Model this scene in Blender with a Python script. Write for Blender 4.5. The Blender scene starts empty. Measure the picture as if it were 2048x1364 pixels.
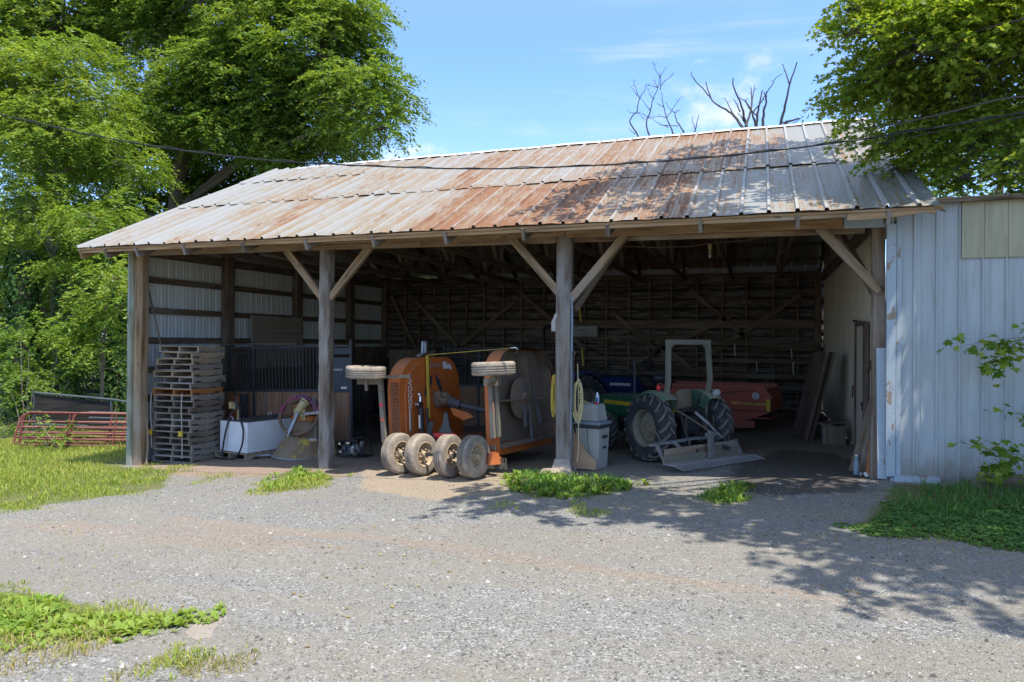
import bpy, math, random
import numpy as np
from mathutils import Vector, Matrix, Euler
random.seed(7); RNG = np.random.default_rng(7)
PI = math.pi
S = bpy.context.scene
COL = S.collection
def R(d): return math.radians(d)
U = random.uniform

# ------------------------------------------------------------------ mesh builder
class MB:
    def __init__(s): s.v = []; s.f = []; s.uv = []; s.sm = []
    def _add(s, vs, fs, uvs=None, smooth=False):
        b = len(s.v); s.v.extend([tuple(v) for v in vs])
        for i, f in enumerate(fs):
            s.f.append([b + k for k in f]); s.sm.append(smooth)
            if uvs is not None: s.uv.append(uvs[i])
            else: s.uv.append([(vs[k][0] * .7 + vs[k][1], vs[k][2] + vs[k][1] * .3) for k in f])
    def bar(s, p, q, w, h, up=(0, 0, 1), w2=None, h2=None):
        p = Vector(p); q = Vector(q); d = q - p; L = d.length
        if L < 1e-6: return
        d.normalize(); up = Vector(up)
        x = d.cross(up)
        if x.length < 1e-4: x = d.cross(Vector((0, 1, 0)))
        x.normalize(); z = x.cross(d)
        w2 = w if w2 is None else w2; h2 = h if h2 is None else h2
        vs = []
        for (c, ww, hh) in ((p, w, h), (q, w2, h2)):
            for a, b in ((-1, -1), (1, -1), (1, 1), (-1, 1)):
                vs.append(c + x * (a * ww / 2) + z * (b * hh / 2))
        o = U(0, 50); r = U(0, 50); per = [0, w, w + h, 2 * w + h, 2 * w + 2 * h]
        fs = []; uv = []
        for k in range(4):
            j = (k + 1) % 4
            fs.append([k, j, 4 + j, 4 + k][::-1])
            uv.append([(o, r + per[k]), (o, r + per[k + 1]), (o + L, r + per[k + 1]), (o + L, r + per[k])][::-1])
        fs.append([0, 1, 2, 3]); uv.append([(o, r), (o, r + w), (o + .05, r + w), (o + .05, r)])
        fs.append([7, 6, 5, 4]); uv.append([(o, r), (o, r + w), (o + .05, r + w), (o + .05, r)])
        s._add(vs, fs, uv)
    def box(s, c, size, M=None):
        c = Vector(c); sx, sy, sz = size
        M = M or Matrix.Identity(3)
        i = max(range(3), key=lambda k: size[k])
        ax = [M @ Vector(e) for e in ((1, 0, 0), (0, 1, 0), (0, 0, 1))]
        d = ax[i] * (size[i] / 2)
        if i == 2: s.bar(c - d, c + d, size[0], size[1], up=ax[1])
        elif i == 0: s.bar(c - d, c + d, size[1], size[2], up=ax[2])
        else: s.bar(c - d, c + d, size[0], size[2], up=ax[2])
    def tube(s, pts, r, n=8, cap=True, closed=False):
        pts = [Vector(p) for p in pts]; m = len(pts)
        rs = list(r) if hasattr(r, '__len__') else [r] * m
        vs = []; Ls = [0]
        for i in range(1, m): Ls.append(Ls[-1] + (pts[i] - pts[i - 1]).length)
        ref = None
        for i in range(m):
            if closed: d = pts[(i + 1) % m] - pts[i - 1]
            else: d = pts[min(i + 1, m - 1)] - pts[max(i - 1, 0)]
            if d.length < 1e-9: d = Vector((0, 0, 1))
            d.normalize()
            if ref is None:
                ref = Vector((0, 0, 1)) if abs(d.z) < .9 else Vector((1, 0, 0))
            x = ref - d * ref.dot(d)
            if x.length < 1e-5: x = d.orthogonal()
            x.normalize(); ref = x; y = d.cross(x)
            for k in range(n):
                a = 2 * PI * k / n
                vs.append(pts[i] + (x * math.cos(a) + y * math.sin(a)) * rs[i])
        fs = []; uv = []; o = U(0, 30)
        for i in range(m if closed else m - 1):
            i2 = (i + 1) % m; l1 = Ls[i]; l2 = Ls[i2] if i2 else Ls[i] + .05
            for k in range(n):
                k2 = (k + 1) % n
                fs.append([i * n + k, i * n + k2, i2 * n + k2, i2 * n + k])
                c = 2 * PI * max(rs[i], .004) / n
                uv.append([(o + l1, k * c), (o + l1, (k + 1) * c), (o + l2, (k + 1) * c), (o + l2, k * c)])
        if cap and not closed:
            fs.append(list(range(n))[::-1]); uv.append([(o, 0)] * n)
            fs.append([(m - 1) * n + k for k in range(n)]); uv.append([(o, 0)] * n)
        s._add(vs, fs, uv, True)
    def cyl(s, p, q, r, r2=None, n=16, cap=True): s.tube([p, q], [r, r if r2 is None else r2], n, cap)
    def lathe(s, prof, M=None, n=28, a0=0, a1=2 * PI):
        M = M or Matrix.Identity(4); vs = []; full = abs(a1 - a0 - 2 * PI) < 1e-6
        nn = n if full else n + 1
        for (r, z) in prof:
            for k in range(nn):
                a = a0 + (a1 - a0) * k / n
                vs.append(M @ Vector((r * math.cos(a), r * math.sin(a), z)))
        fs = []; uv = []
        for i in range(len(prof) - 1):
            for k in range(n):
                k2 = (k + 1) % nn if full else k + 1
                fs.append([i * nn + k, i * nn + k2, (i + 1) * nn + k2, (i + 1) * nn + k])
                rr = max(prof[i][0], prof[i + 1][0]); c = rr * (a1 - a0) / n
                uv.append([(k * c, i * .1), ((k + 1) * c, i * .1), ((k + 1) * c, i * .1 + .1), (k * c, i * .1 + .1)])
        s._add(vs, fs, uv, True)
    def prism(s, poly, dvec, to3=None, smooth=False):
        to3 = to3 or (lambda a, b: (a, 0, b))
        n = len(poly); d = Vector(dvec)
        A = [Vector(to3(*p)) for p in poly]; B = [p + d for p in A]
        fs = [list(range(n)), [n + k for k in range(n)][::-1]]
        uv = [[(p[0], p[1]) for p in poly], [(p[0], p[1]) for p in poly][::-1]]
        t = 0
        for k in range(n):
            j = (k + 1) % n; l = (A[j] - A[k]).length
            fs.append([k, n + k, n + j, j]); uv.append([(t, 0), (t, d.length), (t + l, d.length), (t + l, 0)]); t += l
        b = len(s.sm); s._add(A + B, fs, uv)
        if smooth:
            for i in range(b + 2, len(s.sm)): s.sm[i] = True
    def grid(s, fn, nu, nv, uvf=None, smooth=True):
        vs = [fn(i / nu, j / nv) for j in range(nv + 1) for i in range(nu + 1)]
        uvs = [(uvf(i / nu, j / nv) if uvf else (i / nu, j / nv)) for j in range(nv + 1) for i in range(nu + 1)]
        fs = []; uv = []
        for j in range(nv):
            for i in range(nu):
                q = [j * (nu + 1) + i, j * (nu + 1) + i + 1, (j + 1) * (nu + 1) + i + 1, (j + 1) * (nu + 1) + i]
                fs.append(q); uv.append([uvs[k] for k in q])
        s._add(vs, fs, uv, smooth)
    def ball(s, c, r, n=10, sq=(1, 1, 1)):
        c = Vector(c)
        s.lathe([(r * math.sin(PI * k / n) + 1e-4, -r * math.cos(PI * k / n)) for k in range(n + 1)], Matrix.Translation(c) @ Matrix.Diagonal((sq[0], sq[1], sq[2], 1)), n=max(8, n + 2))
    def xform(s, M, start=0):
        for i in range(start, len(s.v)): s.v[i] = tuple(M @ Vector(s.v[i]))
    def jitter(s, a, start=0):
        cache = {}
        for i in range(start, len(s.v)):
            k = tuple(round(x, 4) for x in s.v[i])
            if k not in cache: cache[k] = (U(-a, a), U(-a, a), U(-a, a))
            s.v[i] = tuple(x + y for x, y in zip(s.v[i], cache[k]))
    def mesh(s, name):
        me = bpy.data.meshes.new(name); me.from_pydata(s.v, [], s.f)
        ul = me.uv_layers.new(name='UVMap')
        flat = [c for f in s.uv for p in f for c in p]
        ul.data.foreach_set('uv', flat)
        me.polygons.foreach_set('use_smooth', s.sm)
        if any(s.sm): me.set_sharp_from_angle(angle=R(38))
        me.update(); return me
    def build(s, name, mat, parent=None, bevel=0, loc=None, rot=None):
        o = bpy.data.objects.new(name, s.mesh(name)); COL.objects.link(o)
        o.data.materials.append(mat)
        if parent is not None: o.parent = parent
        if loc is not None: o.location = loc
        if rot is not None: o.rotation_euler = rot
        if bevel:
            b = o.modifiers.new('Bevel', 'BEVEL'); b.width = bevel; b.segments = 2; b.limit_method = 'ANGLE'; b.angle_limit = R(40)
        return o
def tag(o, label=None, cat=None, group=None, kind=None):
    if label: o['label'] = label
    if cat: o['category'] = cat
    if group: o['group'] = group
    if kind: o['kind'] = kind
    return o
def thing(name, label, cat, loc=(0, 0, 0), rz=0, group=None):
    o = bpy.data.objects.new(name, None); COL.objects.link(o); o.empty_display_size = .2
    o.location = loc; o.rotation_euler = (0, 0, R(rz)); return tag(o, label, cat, group)
def raw(name, V, F, mat, parent=None, smooth=False):
    """numpy faces of one size -> object"""
    me = bpy.data.meshes.new(name); V = np.asarray(V, np.float32); F = np.asarray(F, np.int32); k = F.shape[1]
    me.vertices.add(len(V)); me.vertices.foreach_set('co', V.ravel())
    me.loops.add(F.size); me.loops.foreach_set('vertex_index', F.ravel())
    me.polygons.add(len(F)); me.polygons.foreach_set('loop_start', np.arange(0, F.size, k, dtype=np.int32))
    me.update(calc_edges=True)
    if smooth: me.polygons.foreach_set('use_smooth', np.ones(len(F), bool))
    o = bpy.data.objects.new(name, me); COL.objects.link(o); me.materials.append(mat)
    if parent is not None: o.parent = parent
    return o
def text_mesh(name, txt, size, mat, parent, M, sx=1.0, thick=.002, spacing=1.0):
    cu = bpy.data.curves.new(name, 'FONT'); cu.body = txt; cu.size = size; cu.extrude = thick; cu.align_x = 'CENTER'; cu.align_y = 'CENTER'; cu.space_character = spacing
    ob = bpy.data.objects.new(name + '_tmp', cu); COL.objects.link(ob)
    dg = bpy.context.evaluated_depsgraph_get()
    me = bpy.data.meshes.new_from_object(ob.evaluated_get(dg)); bpy.data.objects.remove(ob)
    me.transform(M @ Matrix.Diagonal((sx, 1, 1, 1)))
    o = bpy.data.objects.new(name, me); COL.objects.link(o); me.materials.clear(); me.materials.append(mat); o.parent = parent
    return o
def face_M(o, x, y):
    """matrix taking text plane (x right, y up) to origin o with axes x, y"""
    x = Vector(x).normalized(); y = Vector(y); y = (y - x * y.dot(x)).normalized(); z = x.cross(y)
    m = Matrix((x, y, z)).transposed().to_4x4(); m.translation = Vector(o); return m
def gz(x, y=0):
    return -.75 * (1 - min(max(x / 15.6, -.3), 1.15))
def roofz(y):
    return 4.15 + .4775 * ((y if y < 5.86 else 11.72 - y) + 1.03)

# ------------------------------------------------------------------ materials
def newmat(name):
    m = bpy.data.materials.new(name); m.use_nodes = True; nt = m.node_tree; nt.nodes.clear()
    out = nt.nodes.new('ShaderNodeOutputMaterial'); return m, nt, out
def N(nt, t, **k):
    n = nt.nodes.new(t)
    for a, b in k.items():
        if a.startswith('i_'): n.inputs[a[2:].replace('_', ' ')].default_value = b
        else: setattr(n, a, b)
    return n
def ramp(nt, fac, stops, interp='LINEAR'):
    n = nt.nodes.new('ShaderNodeValToRGB'); n.color_ramp.interpolation = interp
    el = n.color_ramp.elements
    while len(el) < len(stops): el.new(.5)
    for e, (p, c) in zip(el, stops): e.position = p; e.color = tuple(c) + (1,) if len(c) == 3 else c
    nt.links.new(fac, n.inputs[0]); return n.outputs[0]
def noise(nt, vec, scale, detail=4, rough=.55, dist=0):
    n = N(nt, 'ShaderNodeTexNoise'); n.inputs['Scale'].default_value = scale; n.inputs['Detail'].default_value = detail
    n.inputs['Roughness'].default_value = rough; n.inputs['Distortion'].default_value = dist
    nt.links.new(vec, n.inputs['Vector']); return n.outputs[0]
def mapping(nt, vec, sc, loc=(0, 0, 0)):
    n = N(nt, 'ShaderNodeMapping'); n.inputs['Scale'].default_value = sc; n.inputs['Location'].default_value = loc
    nt.links.new(vec, n.inputs['Vector']); return n.outputs[0]
def mixc(nt, fac, a, b, mode='MIX'):
    n = N(nt, 'ShaderNodeMix', data_type='RGBA', blend_type=mode)
    for sock, v in ((n.inputs[0], fac), (n.inputs[6], a), (n.inputs[7], b)):
        if hasattr(v, 'is_linked'): nt.links.new(v, sock)
        elif isinstance(v, (int, float)): sock.default_value = v
        else: sock.default_value = tuple(v) + (1,) if len(v) == 3 else v
    return n.outputs[2]
def math_(nt, op, a, b=0, clamp=False):
    n = N(nt, 'ShaderNodeMath', operation=op, use_clamp=clamp)
    for sock, v in ((n.inputs[0], a), (n.inputs[1], b)):
        if hasattr(v, 'is_linked'): nt.links.new(v, sock)
        else: sock.default_value = v
    return n.outputs[0]
def smooth(nt, v, lo, hi):
    n = N(nt, 'ShaderNodeMapRange', interpolation_type='SMOOTHSTEP'); nt.links.new(v, n.inputs[0])
    n.inputs[1].default_value = lo; n.inputs[2].default_value = hi; return n.outputs[0]
def bsdf(nt, out, col, rough=.8, metal=0, bump=None, bstr=.3, bdist=.01, spec=.3):
    b = N(nt, 'ShaderNodeBsdfPrincipled')
    for sock, v in ((b.inputs['Base Color'], col), (b.inputs['Roughness'], rough), (b.inputs['Metallic'], metal)):
        if hasattr(v, 'is_linked'): nt.links.new(v, sock)
        elif isinstance(v, (int, float)): sock.default_value = v
        else: sock.default_value = tuple(v) + (1,)
    b.inputs['Specular IOR Level'].default_value = spec
    if bump is not None:
        bn = N(nt, 'ShaderNodeBump'); bn.inputs['Strength'].default_value = bstr; bn.inputs['Distance'].default_value = bdist
        nt.links.new(bump, bn.inputs['Height']); nt.links.new(bn.outputs[0], b.inputs['Normal'])
    nt.links.new(b.outputs[0], out.inputs[0]); return b
def coord(nt, kind='Object'):
    return N(nt, 'ShaderNodeTexCoord').outputs[kind]
def wood(name, dark, mid, light, grey=None, greyamt=.5, sc=(1.0, 13, 1), bstr=.6):
    m, nt, out = newmat(name); uv = coord(nt, 'UV')
    g = noise(nt, mapping(nt, uv, sc), 1.0, 6, .6, .6)
    fine = noise(nt, mapping(nt, uv, (4, 160, 1)), 1.0, 3, .6)
    big = noise(nt, mapping(nt, uv, (.5, 1.6, 1)), 1.3, 4, .6)
    c = ramp(nt, g, [(.28, dark), (.5, mid), (.75, light)])
    c = mixc(nt, smooth(nt, fine, .58, .75), c, dark)
    if grey is not None: c = mixc(nt, math_(nt, 'MULTIPLY', smooth(nt, big, .62 - greyamt * .4, .85 - greyamt * .4), .85), c, grey)
    kn = N(nt, 'ShaderNodeTexVoronoi'); kn.inputs['Scale'].default_value = 1.0
    nt.links.new(mapping(nt, uv, (1.1, 6, 1)), kn.inputs['Vector'])
    c = mixc(nt, smooth(nt, kn.outputs[0], .1, .03), c, tuple(x * .35 for x in dark))
    bsdf(nt, out, c, .85, 0, math_(nt, 'ADD', g, math_(nt, 'MULTIPLY', fine, .5)), bstr, .006, .2); return m
def paint(name, col, col2=None, rough=.55, metal=0, dust=(.28, .22, .16), dustamt=.35, sc=3, bump=.12, spec=.4, spots=None, spotamt=.6, spotsc=9, updust=True):
    """weathered paint: tone variation, dust film in patches and on upward faces, optional rust / paint spots"""
    m, nt, out = newmat(name); P = coord(nt, 'Object'); col2 = col2 or tuple(x * .7 for x in col)
    a = noise(nt, P, sc, 5, .6); b = noise(nt, P, sc * 6, 4, .65)
    c = mixc(nt, smooth(nt, a, .35, .7), col, col2)
    if spots is not None: c = mixc(nt, smooth(nt, noise(nt, P, spotsc, 6, .68), .78 - spotamt * .3, .86 - spotamt * .3), c, spots)
    d = smooth(nt, math_(nt, 'ADD', math_(nt, 'MULTIPLY', a, .6), math_(nt, 'MULTIPLY', b, .4)), .72 - dustamt * .5, 1.05 - dustamt * .5)
    if updust:
        g = N(nt, 'ShaderNodeNewGeometry'); sx = N(nt, 'ShaderNodeSeparateXYZ'); nt.links.new(g.outputs['Normal'], sx.inputs[0])
        d = math_(nt, 'MAXIMUM', d, math_(nt, 'MULTIPLY', smooth(nt, sx.outputs[2], .35, .95), dustamt * 1.3), True)
    c = mixc(nt, d, c, dust)
    r = math_(nt, 'ADD', rough, math_(nt, 'MULTIPLY', d, .3), True)
    bsdf(nt, out, c, r, metal, b, bump, .004, spec); return m
def plain(name, col, rough=.6, metal=0, var=.25, sc=8, bump=.1, spec=.3):
    m, nt, out = newmat(name); P = coord(nt, 'Object'); a = noise(nt, P, sc, 4, .6)
    c = mixc(nt, a, tuple(x * (1 - var) for x in col), tuple(min(1, x * (1 + var)) for x in col))
    bsdf(nt, out, c, rough, metal, a, bump, .004, spec); return m
def leafmat(name, c1, c2, c3, trans=.45, rough=.5):
    m, nt, out = newmat(name); g = N(nt, 'ShaderNodeNewGeometry')
    P = coord(nt, 'Object')
    c = ramp(nt, g.outputs['Random Per Island'], [(0, c1), (.55, c2), (1, c3)])
    c = mixc(nt, math_(nt, 'MULTIPLY', smooth(nt, noise(nt, P, .45, 3), .4, .68), .55), c, c3)
    d = N(nt, 'ShaderNodeBsdfPrincipled'); nt.links.new(c, d.inputs['Base Color']); d.inputs['Roughness'].default_value = rough; d.inputs['Specular IOR Level'].default_value = .25
    t = N(nt, 'ShaderNodeBsdfTranslucent')
    tc = mixc(nt, 1.0, c, (1.25, 1.15, .5), 'MULTIPLY'); nt.links.new(tc, t.inputs[0])
    x = N(nt, 'ShaderNodeMixShader'); x.inputs[0].default_value = trans
    nt.links.new(d.outputs[0], x.inputs[1]); nt.links.new(t.outputs[0], x.inputs[2]); nt.links.new(x.outputs[0], out.inputs[0]); return m

MT = {}
MT['beam'] = wood('old_beam_wood', (.12, .066, .03), (.31, .188, .092), (.45, .305, .165), (.33, .265, .19), .3)
MT['post'] = wood('weathered_post_wood', (.045, .032, .022), (.165, .13, .098), (.28, .24, .195), (.27, .25, .23), .5, (.8, 9, 1), 1.0)
MT['postend'] = wood('greenish_treated_post', (.09, .09, .055), (.22, .22, .15), (.34, .34, .25), (.30, .33, .30), .5, (.8, 10, 1), .8)
MT['brace'] = wood('brace_wood', (.09, .055, .03), (.25, .168, .095), (.39, .285, .18), (.30, .255, .2), .4, (.9, 10, 1), .8)
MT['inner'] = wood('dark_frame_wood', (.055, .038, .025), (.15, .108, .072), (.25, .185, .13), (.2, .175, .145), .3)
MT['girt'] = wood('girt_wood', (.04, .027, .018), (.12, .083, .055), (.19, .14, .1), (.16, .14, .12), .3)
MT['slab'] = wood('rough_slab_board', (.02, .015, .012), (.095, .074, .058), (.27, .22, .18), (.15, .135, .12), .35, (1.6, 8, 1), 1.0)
MT['pallet'] = wood('weathered_pallet_wood', (.08, .066, .052), (.22, .188, .155), (.36, .315, .265), (.30, .275, .25), .5)
MT['palletdk'] = wood('brown_grey_pallet_wood', (.06, .045, .033), (.165, .13, .10), (.27, .22, .175), (.24, .21, .185), .4)
MT['palletnew'] = wood('tan_pallet_wood', (.14, .10, .065), (.32, .24, .16), (.46, .37, .26), (.33, .29, .25), .35)
MT['palletrust'] = wood('orange_pallet_wood', (.18, .07, .02), (.36, .15, .05), (.45, .22, .09))
MT['stallwood'] = wood('stall_board_wood', (.14, .07, .038), (.29, .155, .088), (.40, .235, .14), (.2, .15, .11), .3, (.9, 16, 1))
MT['plank'] = wood('leaning_plank_wood', (.10, .07, .045), (.22, .16, .11), (.33, .26, .19), (.28, .25, .22), .4)
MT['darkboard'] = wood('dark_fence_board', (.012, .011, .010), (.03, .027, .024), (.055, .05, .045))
MT['ply'] = paint('plywood_face', (.38, .24, .14), (.32, .19, .11), .8, 0, (.36, .28, .2), .35, 2, .2)
MT['black'] = plain('black_steel', (.018, .019, .022), .5, 0, .3, 10, .1, .4)
MT['darksteel'] = paint('dusty_dark_steel', (.055, .058, .066), None, .55, .2, (.20, .17, .14), .35, 3)
MT['steel'] = paint('worn_bare_steel', (.30, .31, .33), (.20, .19, .18), .45, .5, (.24, .19, .14), .4, 3, .2, .4, (.17, .085, .04), .6)
MT['chrome'] = plain('bright_metal', (.62, .62, .62), .25, .9, .1)
MT['white'] = paint('dirty_white_paint', (.74, .75, .76), (.66, .66, .65), .4, 0, (.38, .33, .27), .14, 2)
MT['tank'] = paint('white_tank_paint', (.72, .74, .76), (.62, .63, .63), .45, 0, (.26, .22, .18), .22, 2.5, .08, .4, (.30, .24, .17), .35, 4, updust=True)
MT['orange'] = paint('dusty_orange_paint', (.47, .125, .022), (.38, .095, .018), .5, 0, (.30, .18, .105), .42, 2.2, .08, .4, (.16, .07, .03), .25, 12)
MT['under'] = paint('mower_underside_steel', (.185, .13, .09), (.11, .078, .055), .8, .05, (.26, .21, .16), .55, 2.2, .3, .3, (.15, .06, .025), .5, 6)
MT['jdgreen'] = paint('tractor_green_paint', (.022, .105, .048), (.018, .08, .04), .4, 0, (.22, .20, .15), .36, 2, .06)
MT['rake'] = paint('pale_worn_steel', (.33, .345, .36), (.25, .255, .26), .5, .2, (.34, .28, .2), .3, 4, .15, .3, (.24, .13, .07), .5, 6)
MT['seatback'] = paint('worn_brown_seat', (.17, .125, .075), (.11, .085, .055), .7, 0, (.26, .21, .15), .4, 5)
MT['lug'] = plain('dusty_tyre_lug', (.13, .118, .10), .9, 0, .35, 7, .3)
MT['rustpipe'] = paint('brown_rusty_pipe', (.15, .095, .06), (.10, .065, .045), .85, 0, (.24, .19, .14), .4, 6, .3)
MT['ropsgreen'] = paint('dusty_green_bar', (.18, .172, .125), (.13, .13, .092), .65, 0, (.29, .25, .185), .5, 2.5, .15, .3, (.17, .09, .045), .5)
MT['fender'] = paint('dusty_fender_paint', (.03, .105, .055), (.08, .11, .07), .55, 0, (.31, .275, .205), .5, 2.5, .08)
MT['yellow'] = paint('yellow_paint', (.56, .38, .03), (.46, .31, .03), .45, 0, (.3, .24, .15), .3, 3)
MT['strap'] = plain('yellow_strap', (.62, .46, .06), .7, 0, .2)
MT['redpaint'] = paint('faded_red_paint', (.34, .066, .035), (.25, .05, .028), .55, 0, (.21, .12, .09), .48, 2, .08)
MT['blue'] = paint('tractor_blue_paint', (.014, .04, .15), (.012, .03, .11), .45, 0, (.12, .12, .12), .38, 2)
MT['rubber'] = paint('dusty_tyre_rubber', (.20, .17, .137), (.27, .225, .175), .9, 0, (.42, .35, .27), .6, 3, .15, .2, updust=False)
MT['rubberdk'] = paint('tractor_tyre_rubber', (.034, .036, .04), (.05, .05, .05), .8, 0, (.19, .165, .13), .42, 4, .2, .2, updust=False)
MT['rim'] = paint('dusty_wheel_rim', (.42, .33, .22), (.32, .24, .15), .7, 0, (.42, .33, .23), .5, 6, .2)
MT['rimtr'] = paint('dusty_tractor_rim', (.22, .195, .13), (.16, .14, .10), .75, 0, (.25, .215, .16), .5, 4)
MT['chain'] = plain('rusty_chain', (.13, .105, .08), .6, .5, .5, 30)
MT['redrefl'] = plain('red_reflector', (.55, .035, .04), .35, 0, .1)
MT['greybin'] = paint('grey_plastic', (.36, .345, .305), (.31, .295, .26), .5, 0, (.27, .25, .22), .25, 3)
MT['bluelid'] = paint('blue_grey_plastic', (.19, .235, .27), (.16, .2, .24), .5, 0, (.25, .24, .22), .3, 3)
MT['concrete'] = paint('concrete_block', (.36, .30, .245), (.28, .235, .195), .95, 0, (.36, .28, .21), .35, 6, .5)
MT['rustdrum'] = paint('rusty_brown_steel', (.24, .115, .05), (.16, .075, .035), .8, .05, (.26, .19, .12), .35, 4, .25, .3, (.10, .05, .028), .6, 7)
MT['cord'] = plain('yellow_cord', (.46, .34, .06), .8, 0, .25, 25)
MT['slabstone'] = paint('flat_grey_stone', (.27, .245, .22), (.21, .19, .17), .95, 0, (.25, .21, .16), .4, 5, .5)
MT['spreader'] = paint('cone_spreader_metal', (.20, .15, .10), (.18, .105, .055), .75, .05, (.25, .20, .14), .4, 2.5, .2, .3, (.42, .31, .04), .72, 2.2)
MT['rope_purple'] = plain('purple_rope', (.19, .075, .125), .9, 0, .35, 25, .3)
MT['rope_pink'] = plain('pink_rope', (.22, .05, .095), .9, 0, .35, 25, .3)
MT['rope_cream'] = plain('cream_cord', (.52, .44, .22), .9, 0, .2, 25)
MT['guard'] = paint('guard_plastic', (.44, .35, .17), None, .6, 0, (.3, .26, .2), .35, 6)
MT['gatered'] = paint('faded_gate_red', (.13, .03, .026), (.185, .055, .045), .65, 0, (.30, .18, .145), .35, 5, .1, .3, (.11, .05, .032), .6)
MT['dustbar'] = paint('dusty_painted_bar', (.18, .155, .12), (.13, .11, .085), .8, 0, (.34, .29, .22), .45, 4, .2, .3, (.15, .075, .04), .5, 7)
MT['panelblue'] = paint('blue_grey_tube', (.055, .07, .078), None, .5, 0, (.2, .2, .18), .2, 5)
MT['glassw'] = plain('frosted_glass', (.36, .36, .34), .2, 0, .05)
MT['spray'] = plain('spray_can_white', (.6, .64, .7), .35, 0, .1)
MT['bluep'] = plain('bright_blue_plastic', (.03, .10, .28), .45, 0, .15)
MT['greycab'] = paint('grey_white_cabinet', (.30, .30, .28), (.25, .25, .23), .7, 0, (.2, .18, .15), .3, 4)
MT['bark'] = plain('tree_bark', (.12, .095, .072), .95, 0, .5, 7, 1.0)
MT['barkgrey'] = plain('grey_bark', (.20, .17, .135), .95, 0, .45, 6, 1.0)
MT['dead'] = plain('dead_wood', (.085, .078, .072), .9, 0, .4, 6, .6)
MT['wire'] = plain('black_cable', (.02, .02, .022), .6, 0, .2)
MT['textw'] = plain('white_lettering', (.68, .66, .62), .6, 0, .15, 30)
MT['texty'] = plain('gold_lettering', (.68, .48, .12), .6, 0, .15, 30)
MT['textg'] = plain('grey_lettering', (.30, .25, .20), .6, 0, .25, 30)
def peel_mat(name, base, wood_c):
    m, nt, out = newmat(name); P = coord(nt, 'Object')
    a = noise(nt, mapping(nt, P, (1, 1, .45)), 5, 6, .62); b = noise(nt, P, 25, 4)
    c = mixc(nt, smooth(nt, b, .3, .7), base, tuple(x * .86 for x in base))
    f = smooth(nt, a, .60, .62)
    c = mixc(nt, f, c, wood_c)
    bsdf(nt, out, c, .75, 0, math_(nt, 'SUBTRACT', math_(nt, 'MULTIPLY', b, .2), f), .4, .004, .3); return m
MT['peel'] = peel_mat('peeling_white_paint', (.37, .42, .45), (.28, .21, .15))
def siding(name, base, alt, dirt, stainlo=.55, splash=0):
    m, nt, out = newmat(name); P = coord(nt, 'Object'); uv = coord(nt, 'UV')
    a = noise(nt, mapping(nt, P, (3, 3, .35)), 1.2, 5, .6); b = noise(nt, mapping(nt, P, (14, 14, 1.2)), 1, 4, .6)
    c = mixc(nt, smooth(nt, a, .35, .7), base, alt)
    c = mixc(nt, math_(nt, 'MULTIPLY', smooth(nt, b, stainlo, .85), .6), c, dirt)
    if splash:
        sx = N(nt, 'ShaderNodeSeparateXYZ'); nt.links.new(P, sx.inputs[0])
        f = smooth(nt, math_(nt, 'ADD', sx.outputs[2], math_(nt, 'MULTIPLY', noise(nt, mapping(nt, P, (5, 5, 2)), 1, 6, .7), -1.0)), .05, -.5)
        c = mixc(nt, math_(nt, 'MULTIPLY', f, .75), c, (.20, .165, .12))
    bsdf(nt, out, c, .5, 0, b, .05, .003, .35); return m
MT['siding'] = siding('pale_blue_ribbed_steel', (.36, .385, .39), (.42, .44, .44), (.21, .20, .175), .46, .55)
MT['sidingL'] = siding('pale_ribbed_steel', (.55, .57, .56), (.48, .49, .46), (.30, .27, .22))
MT['tansiding'] = siding('tan_ribbed_steel', (.68, .585, .43), (.58, .495, .36), (.36, .27, .18), .52)
MT['fibre'] = siding('yellow_green_fibreglass', (.42, .375, .25), (.33, .30, .19), (.16, .135, .08), .44)
MT['panel'] = siding('tan_panel', (.27, .23, .17), (.23, .195, .145), (.16, .13, .1), .6)
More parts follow.
